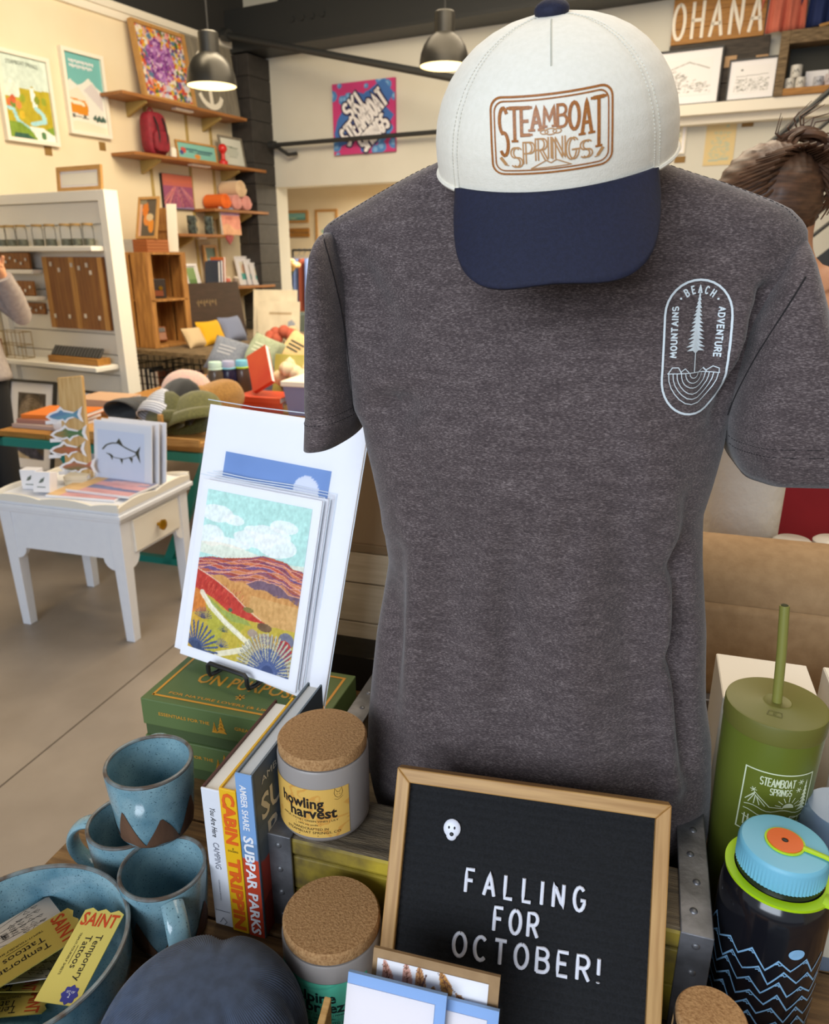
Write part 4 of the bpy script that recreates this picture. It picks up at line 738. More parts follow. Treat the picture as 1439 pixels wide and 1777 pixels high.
# bottles
def bottle(label, loc, body, cap, r=.047, h=.16, ring=None):
    t = thing('water_bottle', label, 'bottle', loc, group='water bottles on the teal table'); MB().lathe([(r*.9, 0), (r, .01), (r, h*.82), (r*.8, h*.96), (r*.74, h)], 24).build('body', body, t); MB().lathe([(r*.82, h), (r*.82, h+.035), (r*.74, h+.042), (0, h+.043)], 24).build('cap', cap, t)
    MB().tube([(r*.8*cos(a), r*.8*sin(a), h - .004) for a in np.linspace(0, 2*pi, 20, endpoint=False)], .006, 6, closed=True).build('neck_ring', ring or cap, t); return t
SMOKE = mk('smoke_plastic', '#5d554c', .2, trans=.3); NAVYP = mk('navy_plastic', '#1f1c3c', .2); MINT = mk('mint_cap', '#bfe0d8', .4); SKY = mk('sky_cap', '#79c3e0', .4); LAV = mk('lavender_cap', '#a9aed0', .4); LIME = mk('lime_plastic', '#b7d81f', .35)
for k, (px, bd, cp, rg_, lb) in enumerate(((378, SMOKE, MINT, None, 'smoke grey bottle with mint cap, left of the trio'), (398, NAVYP, LAV, SKY, 'navy bottle with lavender cap and sky blue ring'), (420, mk('brown_smoke', '#4a3a34', .2), SKY, LIME, 'brown bottle with blue cap and lime ring behind the red book'))):
    p = Pz(px, 690, TH); bottle(lb, (p.x, p.y + .04*k, TH + .001), bd, cp, .052, .19, rg_)
# books
REDC = mk('red_cover', '#c23f2c', .45, c2='#d05a35', ns=3); p = Pz(470, 716, TH)
for k in range(3): book(('lowest', 'middle', 'topmost')[k] + ' red book of the flat stack behind the big blank print', V((p.x - .21, p.y + .02, TH + .001 + k*.032)), YT + R(8 - 5*k), .3, .031, .22, REDC, group='red books stacked on the teal table')
q = V((p.x - .09, p.y + .06, TH + .1)); t = book('red book standing open-faced on the red stack', q, 0, .15, .03, .26, REDC, rot=(pi/2 + R(-34), R(-30), YT))
YLW = mk('yellow_green_cover', '#b9b04a', .5, c2='#c9c27a', ns=5); p2_ = Pz(512, 702, TH)
t = thing('cardboard_card', 'yellow-green booklet standing right of the red book', 'booklet', (p2_.x - .16, p2_.y + .1, TH + .001), rot=(-R(18), R(0), YT)); MB().bx(0, -.012, 0, .2, 0, .3).build('cover', YLW, t, smooth=False, bev=.002); m = MB()
for k in range(4): ribbon(m, [(.05, .2 - k*.03), (.15 - .02*(k % 2), .2 - k*.03)], .008, lambda a, b: (a, -.0128, b))
m.build('print', mk('brown_ink', '#6a5a3a', .6), t, smooth=False)
solo(MB().bx(0, 0, 0, .3, .2, .05), 'cardboard_tray', 'flat kraft tray right of the red book stack', 'tray', mk('kraft_tray', '#c9a25c', .7), (p.x + .06, p.y - .02, TH + .001), YT, smooth=False, bev=.004)
t = thing('storage_bin', 'lavender grey bin with a white rim behind the shirt sleeve', 'bin', (Pz(528, 690, TH).x - .01, 4.28, TH + .001), YT); MB().hexa([(0,0,0),(.3,0,0),(.3,.25,0),(0,.25,0),(-.02,-.02,.17),(.32,-.02,.17),(.32,.27,.17),(-.02,.27,.17)]).build('body', mk('bin_lavender', '#7d7fa4', .6), t, smooth=False); MB().bx(-.03, -.03, .17, .33, .28, .2).build('rim', WARMWHITE, t, smooth=False, bev=.004)
# pillows on a low blue box
PB = tt(-.80, 1.36, TH); solo(MB().bx(0, 0, 0, .56, .6, .12), 'fabric_box', 'low blue-grey fabric box under the pillow heap', 'box', mk('blue_grey_fabric', '#7b86a0', .9), PB + V((0, 0, .001)), YT, smooth=False, bev=.01)
cushion('grey-blue pillow leaning at the left of the pillow heap', '#6d7484', PB + TF(.08, .06, .128), (-R(40), R(16), YT + R(12)), .25, .27, c2='#7b8290', line='#9a9ea8')
cushion('sage green pillow in the middle of the pillow heap', '#8f9a80', PB + TF(.25, .19, .13), (-R(40), R(20), YT), .25, .28, c2='#9ca68e', line='#b9c0a8')
cushion('cream pillow with dark lettering at the right of the pillow heap', '#d9bd8a', PB + TF(.44, .33, .135), (-R(38), R(22), YT - R(8)), .25, .28, c2='#cfb27e', line='#4a4a3c')
t = thing('cotton_stems', 'cream cotton bolls heaped in a basket beside the shirt sleeve', 'plant', tt(-.06, 1.28, TH + .001), YT); MB().lathe([(.1, 0), (.14, .12), (.13, .125), (.09, .01)], 20).build('basket', OLDWOOD, t)
for k in range(16):
    a = k*2.4; rr = .05 + .1*(k % 4)/3; MB().ell((rr*cos(a)*1.2, rr*sin(a), .16 + .07*((k*5) % 7)/6), (.05, .045, .042), 12, 8, lambda d: 1 + .14*sin(3*atan2(d.y, d.x))).build('boll', mk('cotton_cream', '#e3d3b0', .95), t)
# print rack and dried flowers against the column
RK = RM(.95, -1.25, 0); t = thing('side_cabinet', 'low dark cabinet under the bagged white prints by the column', 'cabinet', RK, YF); MB().bx(-.3, 0, 0, .5, .45, .66).build('body', mk('dark_walnut', '#4a3424', .6), t, smooth=False, bev=.004)
for k in range(2): MB().bx(-.28, -.015, .05 + k*.3, .48, 0, .33 + k*.3).build('drawer', mk('dark_walnut2', '#553c28', .6), t, smooth=False, bev=.004)
for k, (px0, py0, px1, py1, lb) in enumerate(((441, 600, 518, 511, 'rear'), (449, 605, 523, 528, 'front'))):
    y = 7.5 - .12*k; a = Py(px0, py0, y); b = Py(px1, py1, y); im = CV(36, 40, '#e4dac2'); im.line([(.3,.75),(.8,.75)], .04, '#b9a585'); im.ell(.8, .55, .08, .07, '#9aa4b4'); im.jit(6, .08, k)
    t = thing('bagged_print', lb + ' large white bagged print on the dark cabinet beside the column', 'print', (a.x, a.y, .662), rot=(-R(8), 0, YT)); MB().bx(0, -.012, 0, b.x-a.x, 0, .56 - .1*k).build('board', WARMWHITE, t, smooth=False); sheet(t, 'print', im, b.x-a.x, .56 - .1*k, 0, 0, -.013); plane_y(-.006, -.002, b.x-a.x+.006, .57 - .1*k, -.015).build('sleeve', FILM, t, smooth=False)
t = thing('flower_bunch', 'coral and cream dried flowers in front of the bagged white prints', 'flowers', Py(490, 612, 7.1), YT); m = MB()
for k in range(9): a = k*2.3; (m if k % 2 else m).tube([(0, 0, -.1), (.1*cos(a), .05*sin(a), .12)], .006, 5)
m.build('stem', mk('dry_stem', '#5a3a24', .8), t)
for k in range(9): a = k*2.3; MB().ell((.12*cos(a), .06*sin(a), .12 + .1*((k*4) % 7)/7), .055, 12, 8).build('bloom', mk('bloom_coral', '#c2614a', .8) if k % 3 else mk('bloom_cream', '#e0c49c', .8), t)
MB().lathe([(.07, -.34), (.09, -.2), (.06, -.1)], 16).build('vase', mk('brown_vase', '#6b3e20', .5), t)
# ================================================================ white end table
E0 = V((-1.745, 2.945, 0)); et = lambda a, b, z: E0 + TF(a, b, 0) + V((0, 0, z)); WT, DT, HT = .60, .47, .60
PAINT = COOLWHITE; t = thing('end_table', 'white painted end table with a scalloped gallery edge and one drawer', 'table', E0, YT)
for nm, x0, y0 in (('leg', .0, .0), ('leg', WT-.06, .0), ('leg', .0, DT-.06), ('leg', WT-.06, DT-.06)):
    m = MB(); m.hexa([(x0+.008, y0+.008, 0), (x0+.05, y0+.008, 0), (x0+.05, y0+.05, 0), (x0+.008, y0+.05, 0), (x0, y0, HT-.06), (x0+.06, y0, HT-.06), (x0+.06, y0+.06, HT-.06), (x0, y0+.06, HT-.06)]); m.build(nm, PAINT, t, smooth=False, bev=.003)
def apron(L, zt, zb):
    pts = [(.055, zt), (L-.055, zt), (L-.055, zb-.045)] + [(L-.055-.05*sin(a), zb - .05*cos(a) + .005) for a in np.linspace(.1, pi/2, 5)] + [(.055+.05*sin(a), zb - .05*cos(a) + .005) for a in np.linspace(pi/2, .1, 5)] + [(.055, zb-.045)]; return pts
MB().prism(apron(WT, HT-.06, HT-.23), .006, .026).build('apron', PAINT, t, smooth=False); MB().prism(apron(WT, HT-.06, HT-.23), DT-.026, DT-.006).build('apron', PAINT, t, smooth=False)
MB().prism(apron(DT, HT-.06, HT-.23), .006, .026, 'yz').build('apron', PAINT, t, smooth=False); MB().prism(apron(DT, HT-.06, HT-.23), WT-.026, WT-.006, 'yz').build('apron', PAINT, t, smooth=False)
dr = MB().bx(WT-.010, .08, HT-.215, WT+.002, DT-.08, HT-.075).build('drawer', mk('white_paint_cream', '#e9e4d8', .45), t, smooth=False, bev=.004)
m = MB(); m.lathe([(.008, 0), (.008, .015), (.022, .02), (.024, .03), (.012, .038), (0, .04)], 16); m.build('knob', BRASS, dr, loc=(WT+.002, DT/2, HT-.145), rot=(0, pi/2, 0))
m = MB()
for z0, z1, e in ((HT-.06, HT-.045, .012), (HT-.045, HT-.025, .022), (HT-.025, HT-.012, .014)): m.bx(-e, -e, z0, WT+e, DT+e, z1)
m.build('moulding', PAINT, t, smooth=False, bev=.004); MB().bx(.0, .0, HT-.012, WT, DT, HT).build('top_panel', PAINT, t, smooth=False)
def scallop(L): return [(x*L, .02 + .014*abs(sin(x*pi*(2.5 if L > .5 else 2)))**.8) for x in np.linspace(0, 1, 31)]
for ax_, pos in (('xz', -.015), ('xz', DT+.003), ('yz', -.015), ('yz', WT+.003)):
    L = (WT if ax_ == 'xz' else DT); pts = [(0, 0)] + [(L, 0)] + [(x, z) for x, z in reversed(scallop(L))]; pts = [(-.012 + p[0]*(L+.024)/L, p[1] + HT - .014) for p in pts]
    MB().prism(pts, pos, pos + .012, ax_).build('gallery_edge', mk('white_paint_cream', '#e9e4d8', .45), t, smooth=False, bev=.002)
# on the end table: sticker plank, fish prints, small boxes, flat prints
PINE = mk('pine', '#d9b77e', .55, c2='#c59a5c', ns=5, stretch=(14, 14, 1.4), detail=6)
pl0 = Pz(118, 838, HT); t = thing('sticker_plank', 'tall light pine plank with fish stickers leaning at the back of the end table', 'plank', (pl0.x - .02, pl0.y + .06, HT + .001), rot=(-R(12), R(-7), YT)); PW, PH = .135, .445
MB().bx(0, -.018, 0, PW, 0, PH).build('board', PINE, t, smooth=False, bev=.006)
fish = [(0,.5),(.12,.68),(.3,.78),(.42,.98),(.5,.8),(.7,.68),(.8,.62),(1,.9),(.94,.5),(1,.1),(.8,.38),(.62,.3),(.52,.1),(.46,.26),(.3,.2),(.12,.32)]
for k, (z, c, c2, dx) in enumerate(((.245, '#5a7ab0', '#6aa4b4', -.045), (.165, '#4f7a50', '#d08a4a', -.03), (.095, '#5c7a3c', '#c8604a', -.045), (.02, '#4f7046', '#c8705a', .0))):
    st = MB().prism([((p[0]-.5)*.175*1.16 + .07 + dx, z + (p[1]-.5)*.066*1.3 + .033) for p in fish], -.0225, -.0205).build('fish_sticker', WHITE, t, smooth=False); st['label'] = ('topmost blue', 'second orange', 'third green and red', 'lowest red-bellied')[k] + ' fish sticker'
    MB().prism([((p[0]-.5)*.175*.94 + .07 + dx, z + (p[1]-.5)*.06*.9 + .033) for p in fish], -.0235, -.0226).build('print', mk('fish_%d' % k, c, .4, c2=c2, ns=4, stretch=(1, 1, 9)), st, smooth=False)
    MB().bx(dx - .035, -.0225, z, dx + .03, -.0205, z + .016).build('label_strip', WHITE, t, smooth=False)
fp0 = Pz(160, 838, HT + .05); fpb = Pz(163, 836, HT)
for k in range(3):
    t = thing('fish_print', ('front white print of a fish drawing, standing on the end table', 'second white print just behind the fish drawing', 'rearmost white print behind the fish drawing')[k], 'print', et(.255 + .014*k, .30 + .03*k, HT + .001), rot=(-R(9), 0, YT - R(6)), group='white prints standing on the end table'); w, h = .32, .27
    MB().bx(0, -.004, 0, w, 0, h).build('board', WHITE, t, smooth=False); plane_y(-.003, -.002, w+.003, h+.004, -.0062).build('sleeve', FILM, t, smooth=False)
    if k == 0:
        MB().prism([(.02, .015), (w-.04, .015), (w-.04, h-.04), (.02, h-.04)], -.005, -.0042).build('sheet', mk('cool_paper', '#e2e6f4', .5), t, smooth=False); m = MB(); fx = lambda a, b: (.05 + a*.21, -.0056, .09 + b*.11); OL = mk('olive_ink', '#4d4a34', .7)
        ribbon(m, [(0,.5),(.1,.68),(.25,.78),(.42,.8),(.6,.66),(.78,.56),(.9,.52)], .045, fx); ribbon(m, [(.1,.36),(.3,.22),(.55,.2),(.8,.34),(.9,.44)], .025, fx)
        m.add([fx(*p) for p in ((.36,.8),(.44,1.0),(.54,.74))], [(0,1,2)]); m.add([fx(*p) for p in ((.86,.5),(1,.78),(.96,.5),(1,.1))], [(0,1,2,3)]); m.add([fx(*p) for p in ((.15,.38),(.26,.1),(.27,.3))], [(0,1,2)]); m.add([fx(*p) for p in ((.45,.22),(.52,-.02),(.54,.2))], [(0,1,2)]); m.add([fx(*p) for p in ((.7,.28),(.78,.08),(.8,.3))], [(0,1,2)]); m.build('fish_drawing', OL, t, smooth=False)
SUN = CV(60, 30, '#8d8fb0')
SUN.under(lambda x: .72 + .05*np.sin(5*x), '#d8a0a4'); SUN.ell(.65, .8, .3, .1, '#e0b0b0'); SUN.under(lambda x: .45 + .06*np.sin(4*x+1), '#6f7aa4'); SUN.under(lambda x: .28, '#d09a9c'); SUN.fill(SUN.X < .2, '#d8b27c'); SUN.jit(6, .1, 4)
for k, (a, b, rz_, lb) in enumerate(((.22, .04, 4, 'lower flat sunset print lying on the end table'), (.27, .10, -2, 'upper flat sunset print lying on the end table'))):
    t = thing('flat_print', lb, 'print', et(a, b, HT + .001 + k*.011), YT + R(rz_), group='flat prints on the end table'); MB().bx(0, 0, 0, .32, .19, .01).build('board', WHITE, t, smooth=False, bev=.001); sheet(t, 'print', SUN, .316, .186, fn=lambda u, v: (.002 + .316*u, .002 + .186*v, .0105))
for k, (a, b, rz_, lb) in enumerate(((.045, .10, 10, 'left small white box standing on the end table corner'), (.15, .05, 8, 'tilted small white box with a fish mark on the end table'))):
    t = thing('small_box', lb, 'box', et(a, b, HT + .001 + .012*k), rot=(-R(14*k), 0, YT + R(rz_)), group='small white boxes on the end table'); MB().bx(0, 0, 0, .075, .05, .085).build('carton', WHITE, t, smooth=False, bev=.002); m = MB()
    ribbon(m, [(.028, .04), (.038, .055), (.048, .058), (.044, .045), (.034, .04), (.05, .062)], .004, lambda p, q: (p, -.0006, q)); ribbon(m, [(.02, .022), (.055, .022)], .004, lambda p, q: (p, -.0006, q)); m.build('mark', mk('green_grey_ink', '#5c6a5e', .6), t, smooth=False)
for k in range(2): book(('lower', 'upper')[k] + ' small cream booklet under the lowest fish sticker', et(.175, .2, HT + .001 + k*.02), YT + R(18), .1, .019, .14, mk('cream_board', '#e6dcc4', .6), group='cream booklets on the end table')
# ================================================================ the near display table
ZT = .89
t = thing('display_table', 'wooden plank display table in the foreground carrying the crate and mugs', 'table', TF(-.602, .15, 0), YT)
for k in range(11): MB().bx(0, k*.12 + .0012, ZT-.03, 1.65, (k+1)*.12 - .0012, ZT).build('plank', TABLEWOOD, t, smooth=False, bev=.002)
for x in (.04, 1.53):
    for y in (.04, 1.2): MB().bx(x, y, 0, x+.08, y+.08, ZT-.03).build('leg', OLDWOOD, t, smooth=False, bev=.004)
MB().bx(.06, .06, ZT-.12, 1.59, .09, ZT-.03).build('apron', OLDWOOD, t, smooth=False); MB().bx(.06, 1.23, ZT-.12, 1.59, 1.26, ZT-.03).build('apron', OLDWOOD, t, smooth=False)
# ---------------------------------------------------------------- yellow crate with steel straps
YEL = mk('worn_yellow_paint', '#bfa52e', .65, c2='#5c4d2a', ns=11, detail=9, lo=.42, hi=.6, bump=(60, .5)); GREYTOP = mk('weathered_board', '#77674f', .75, c2='#4c4132', ns=9, stretch=(2, 18, 10), detail=8, bump=(60, .6))
CL, CD, CH = .412, .31, .114; C0 = TF(-.312, .529, ZT); t = thing('wooden_crate', 'old yellow-painted wooden crate with riveted steel edges under the torso form', 'crate', C0, YT)
MB().bx(.004, .002, .002, CL-.004, .016, .046).build('plank', YEL, t, smooth=False, bev=.002); MB().bx(.004, .0, .049, CL-.004, .016, .09).build('plank', YEL, t, smooth=False, bev=.002)
m = MB(); m.bx(.004, -.002, .093, CL-.004, .072, CH); o = m.build('plank', [GREYTOP, YEL], t, smooth=False, bev=.004)
for p in o.data.polygons:
    if p.normal.y < -.9: p.material_index = 1
MB().bx(0, .0, .002, .016, CD, CH-.003).build('end_board', GREYTOP, t, smooth=False, bev=.002); MB().bx(CL-.016, 0, .002, CL, CD, CH-.003).build('end_board', GREYTOP, t, smooth=False, bev=.002)
MB().bx(.016, CD-.016, .002, CL-.016, CD, CH-.003).build('back_board', GREYTOP, t, smooth=False); MB().bx(.016, .016, .001, CL-.016, CD-.016, .009).build('floor_board', GREYTOP, t, smooth=False)
for s, xa, xb in ((0, -.003, .024), (1, CL-.024, CL+.003)):
    m = MB().bx(xa, -.0045, CH, xb, CD, CH+.003); m.bx(xa, -.0055, .0, xb, -.0025, CH+.003); xo = (xa, xa+.002) if s == 0 else (xb-.002, xb); m.bx(xo[0], -.004, CH-.02, xo[1], CD, CH+.002); m.bx(xo[0], -.004, 0, xo[1], .025, CH)
    st = m.build('steel_strap', STEEL, t, smooth=False, bev=.001); rv = []
    for j, y in enumerate(np.arange(.02, CD-.01, .034)): rv.append(((xa+xb)/2 + .004*(1 if s else -1)*((j % 2)-.5), y, CH+.003, 0))
    for z in np.arange(.015, CH-.005, .03): rv.append(((xa+xb)/2, -.0055, z, pi/2))
    for (x, y, z, a) in rv:
        if s == 0 and y == rv[0][1] and z == rv[0][2]: r0_ = MB().ell((0, 0, 0), (.0036, .0036, .002), 10, 6).build('rivet', STEEL, st, loc=(x, y, z)); continue
        c = r0_.copy(); COL.objects.link(c); c.parent = st; c.location = (x, y, z); c.rotation_euler = (a, 0, 0)
# ---------------------------------------------------------------- torso form in a grey T-shirt
def shirtmat():
    m = bpy.data.materials.new('heather_jersey'); m.use_nodes = True; nt = m.node_tree; b = nt.nodes['Principled BSDF']; N = nt.nodes.new; L = nt.links.new
    tc = N('ShaderNodeTexCoord'); mp = N('ShaderNodeMapping'); mp.inputs['Scale'].default_value = (.4, .7, 1.5); mp.inputs['Rotation'].default_value = (0, R(8), 0); L(tc.outputs['Object'], mp.inputs[0])
    n = N('ShaderNodeTexNoise'); n.inputs['Scale'].default_value = 820; n.inputs['Detail'].default_value = 3; n.inputs['Roughness'].default_value = .7; L(mp.outputs[0], n.inputs[0])
    n2 = N('ShaderNodeTexNoise'); n2.inputs['Scale'].default_value = 90; n2.inputs['Detail'].default_value = 3; L(mp.outputs[0], n2.inputs[0])
    ma = N('ShaderNodeMath'); ma.operation = 'MULTIPLY_ADD'; ma.inputs[1].default_value = .22; L(n2.outputs[0], ma.inputs[0]); L(n.outputs[0], ma.inputs[2])
    cr = N('ShaderNodeValToRGB'); e = cr.color_ramp.elements; e[0].position = .40; e[1].position = .84; e[0].color = lin('#3a3233'); e[1].color = lin('#8c7f7d'); x = e.new(.62); x.color = lin('#554a4a')
    L(ma.outputs[0], cr.inputs[0]); L(cr.outputs[0], b.inputs['Base Color']); b.inputs['Roughness'].default_value = .92; b.inputs['Sheen Weight'].default_value = .25; b.inputs['Specular IOR Level'].default_value = .2
    bp = N('ShaderNodeBump'); bp.inputs['Strength'].default_value = .3; bp.inputs['Distance'].default_value = .0006; L(n.outputs[0], bp.inputs['Height']); L(bp.outputs[0], b.inputs['Normal']); return m
JER = shirtmat(); YC = .70; YS = R(12)
SL = [(270,785),(283,768),(290,752),(305,718),(320,688),(340,650),(360,615),(380,580),(390,566),(400,559),(420,566),(480,582),(560,594),(640,610),(700,622),(730,638),(759,643),(803,654),(866,667),(945,675),(967,677),(1008,670),(1086,659),(1165,651),(1230,645),(1300,643),(1350,652),(1400,668),(1450,688),(1500,716),(1540,760)]
SR = [(270,1135),(283,1168),(290,1188),(305,1230),(320,1275),(340,1322),(352,1350),(365,1372),(385,1388),(400,1394),(420,1394),(480,1372),(560,1335),(640,1288),(700,1262),(740,1252),(759,1250),(826,1232),(879,1216),(958,1215),(1080,1221),(1150,1219),(1200,1219),(1264,1227),(1350,1226),(1413,1222),(1450,1215),(1472,1207),(1500,1190),(1530,1150),(1560,1090)]
def rowof(y, z): d = y*CP - (z-HC)*SP; return CYP + FPX*(-(z-HC)*CP - y*SP)/d
def intp(T, p): return float(np.interp(p, [a for a, _ in T], [b for _, b in T]))
ZB, ZTOP = .902, HC + .083
def bdep(z):  return float(np.interp(z, [.90, .94, 1.05, 1.2, 1.36, 1.46, 1.53, 1.575, 1.60, 1.65], [.080, .088, .098, .09, .104, .098, .078, .066, .06, .055]))
def ringgeo(z):
    yl, yr = YC + .03, YC - .03; a = Py(intp(SL, rowof(yl, z)), rowof(yl, z), yl).x; b = Py(intp(SR, rowof(yr, z)), rowof(yr, z), yr).x
    return (a+b)/2, (b-a)/2/cos(YS), YC + float(np.interp(z, [.9, 1.4, 1.6], [0, 0, .012]))
E1s, E2s = V((cos(YS), -sin(YS), 0)), V((sin(YS), cos(YS), 0))
def fpt(px, py, y=.61): p = Py(px, py, y); return (p.x, p.z)
CREASE = [(fpt(655,760), fpt(720,700), .012, .006), (fpt(640,735), fpt(690,705), .009, .004), (fpt(565,430), fpt(650,560), .02, .005), (fpt(600,520), fpt(690,640), .025, .005), (fpt(1345,520), fpt(1262,720), .011, .012), (fpt(1310,540), fpt(1250,700), .018, -.006), (fpt(1225,560), fpt(1240,740), .014, .005),
  (fpt(900,930), fpt(880,1300), .02, .004), (fpt(800,860), fpt(760,1250), .025, .004), (fpt(960,900), fpt(1010,1350), .022, -.004), (fpt(1080,850), fpt(1110,1330), .02, .005), (fpt(1140,780), fpt(1165,1350), .018, -.005), (fpt(1170,960), fpt(1200,1380), .014, .006), (fpt(690,1000), fpt(672,1290), .012, .005), (fpt(720,960), fpt(715,1300), .014, -.004), (fpt(1205,1090), fpt(1150,1180), .012, .005), (fpt(1210,960), fpt(1130,1010), .014, .004), (fpt(636,728), fpt(668,704), .007, .004), (fpt(985,880), fpt(955,1120), .011, .0032), (fpt(878,960), fpt(884,1200), .010, .003), (fpt(1130,900), fpt(1142,1400), .010, .0035), (fpt(1188,860), fpt(1192,1330), .009, .004), (fpt(1090,700), fpt(1110,1000), .013, -.003), (fpt(700,780), fpt(760,980), .014, .003), (fpt(655,1000), fpt(665,1180), .008, .004), (fpt(1352,505), fpt(1300,640), .008, .006), (fpt(860,560), fpt(720,720), .04, .003)]
def crease(x, z):
    s = 0
    for (x0, z0), (x1, z1), w, am in CREASE:
        dx, dz = x1-x0, z1-z0; l2 = dx*dx+dz*dz; tt_ = ((x-x0)*dx + (z-z0)*dz)/l2; tc_ = max(0, min(1, tt_)); d = math.hypot(x-x0-tc_*dx, z-z0-tc_*dz); s += am*math.exp(-(d/w)**2)*(.35 + .65*sin(pi*max(.05, min(.95, tt_))))
    return s
B0 = V((.14, .72, ZB)); shirt = thing('t_shirt', 'charcoal heather T-shirt with a white pine badge, on a torso form in the crate', 'shirt', B0); NS, NR = 150, 110
zs = list(np.linspace(ZB + .012, 1.50, 78)) + list(np.linspace(1.507, ZTOP, 32)); NR = len(zs)
def spt(z, th, off=0.):
    cx, a, yc = ringgeo(z); b = bdep(z); e = 2/2.5; c_, s_ = cos(th), sin(th)
    p = V((cx, yc, z)) + E1s*(a*math.copysign(abs(c_)**e, c_)) + E2s*(b*math.copysign(abs(s_)**e, s_)); nrm = (E1s*(c_/max(a, .02)) + E2s*(s_/max(b, .02))).normalized()
    if s_ < 0: p -= nrm*2.6*crease(p.x, z)*min(1, -s_*1.6)
    return p + nrm*off - B0
m = MB(); vs = [spt(z, 2*pi*k/NS) for z in zs for k in range(NS)]; fs = [(j*NS+k, j*NS+(k+1) % NS, (j+1)*NS+(k+1) % NS, (j+1)*NS+k) for j in range(NR-1) for k in range(NS)]
cx, a, yc = ringgeo(ZB+.012); vs += [(V(spt(zs[0], 2*pi*k/NS)) - (V((cx, yc, ZB)) - B0))*.82 + (V((cx, yc, ZB)) - B0) for k in range(NS)]; q = NR*NS; fs += [(k, q+k, q+(k+1) % NS, (k+1) % NS) for k in range(NS)]; fs.append(tuple(q+k for k in range(NS-1, -1, -1)))
m.add(vs, fs); body = m.build('body', JER, shirt, ang=75)
body_v, body_f = m.v, m.f; BV = BVHTree.FromPolygons([V(v) for v in m.v], m.f)
def onshirt(x, z, off=.0010, dirv=None):
    """carry a point (along the chest, height) onto the shirt front"""
    o = V((x, .40, z)) - B0; h = BV.ray_cast(o, V((.12, 1, 0)).normalized()); p, n = h[0], h[1]
    if p is None: return V((x, .6, z)) - B0
    if n.y > 0: n = -n
    return p + n*off
m = MB(); nk = [] ; cx, a, yc = ringgeo(ZTOP - .012)
m.tube([V((cx + .082*cos(th), yc + .0 + .062*sin(th), ZTOP - .002 + (.055*sin(th) if sin(th) < 0 else .012*sin(th)))) - B0 for th in np.linspace(0, 2*pi, 48, endpoint=False)], .008, 10, closed=True, sq=1.5); m.build('collar', JER, shirt)
def sleeve(rows, y0, y1, tilt, ncos, amp, ph, ex):
    m = MB(); N = 72; rr = []
    P = [r[0] for r in rows]
    for i in range(40):
        f = i/39; py = P[0] + (P[-1]-P[0])*f**1.25; yc = y0 + (y1-y0)*f; xl = float(np.interp(py, P, [r[1] for r in rows])); xr = float(np.interp(py, P, [r[2] for r in rows])); bb_ = float(np.interp(py, P, [r[3] for r in rows])); A = Py(xl, py, yc); Bq = Py(xr, py, yc); c = (A+Bq)/2; h = (Bq-A).length/2; ring = []
        hem = .0016 if .86 < f < .885 else 0; e = 2/(2 + ex*f)
        for k in range(N):
            th = 2*pi*k/N; w = 1 + amp*f*sin(ncos*th + ph + .9*sin(th)); c_, s_ = cos(th), sin(th); p = c + E1s*(h*w*math.copysign(abs(c_)**e, c_)) + E2s*(bb_*w*math.copysign(abs(s_)**e, s_)); p.z += tilt*(p.x-c.x)*f; p -= (p-c).normalized()*hem; ring.append(p - B0)
        rr.append(ring)
    vs = [p for r_ in rr for p in r_]; m.add(vs, [(j*N+k, j*N+(k+1) % N, (j+1)*N+(k+1) % N, (j+1)*N+k) for j in range(39) for k in range(N)] + [tuple(range(N))]); return m, rr
mL, rL = sleeve([(404,568,580,.012),(412,562,586,.03),(426,558,589,.042),(446,554,594,.052),(500,549,606,.060),(560,546,616,.063),(620,544,626,.064),(690,541,634,.062),(720,540,634,.060),(757,539,619,.056)], .728, .735, .18, 3, .05, .6, .6); mL.build('sleeve', JER, shirt, solid=.0016, ang=75)
mR, rR = sleeve([(402,1376,1386,.010),(412,1366,1390,.026),(430,1354,1395,.040),(456,1338,1400,.052),(500,1318,1407,.063),(560,1292,1416,.071),(640,1272,1430,.078),(700,1262,1442,.080),(740,1260,1450,.078),(775,1270,1457,.074),(806,1286,1464,.068)], .676, .652, .05, 4, .06, 2.2, 3.6); mR.build('sleeve', JER, shirt, solid=.0016, ang=75)
THR = mk('dark_thread', '#1f1b1c', .9)
AB = MB(); AB.add(body_v, body_f); AB.add(mL.v, mL.f); AB.add(mR.v, mR.f); ABV = BVHTree.FromPolygons([V(v) for v in AB.v], AB.f)
for pts in (((559,404),(566,430),(577,470),(592,535),(604,610),(611,680),(615,722)), ((1400,478),(1378,515),(1348,562),(1310,622),(1280,680),(1258,730))):
    m = MB(); q = []
    for (xa, ya), (xb_, yb_) in zip(pts, pts[1:]):
        for j in range(8):
            d = ray(xa + (xb_-xa)*j/8, ya + (yb_-ya)*j/8).normalized(); h = ABV.ray_cast(V((0, 0, HC)) - B0, d)
            if h[0] is not None and h[3] < 1.0: q.append(h[0])
    q = [sum((q[max(0, min(len(q)-1, i+o))] for o in (-2, -1, 0, 1, 2)), V((0, 0, 0)))/5 for i in range(len(q))]
    m.tube(q, .0008, 6); m.build('sleeve_seam', THR, shirt)
for rr in (rL, rR):
    m = MB()
    for f in (34, 35):
        for k in range(0, 72): 
            p, q = rr[f][k], rr[f][(k+1) % 72]; m.tube([p + (q-p)*.05, p + (q-p)*.6], .00035, 4)
    m.build('hem_stitching', THR, shirt)['kind'] = 'stuff'
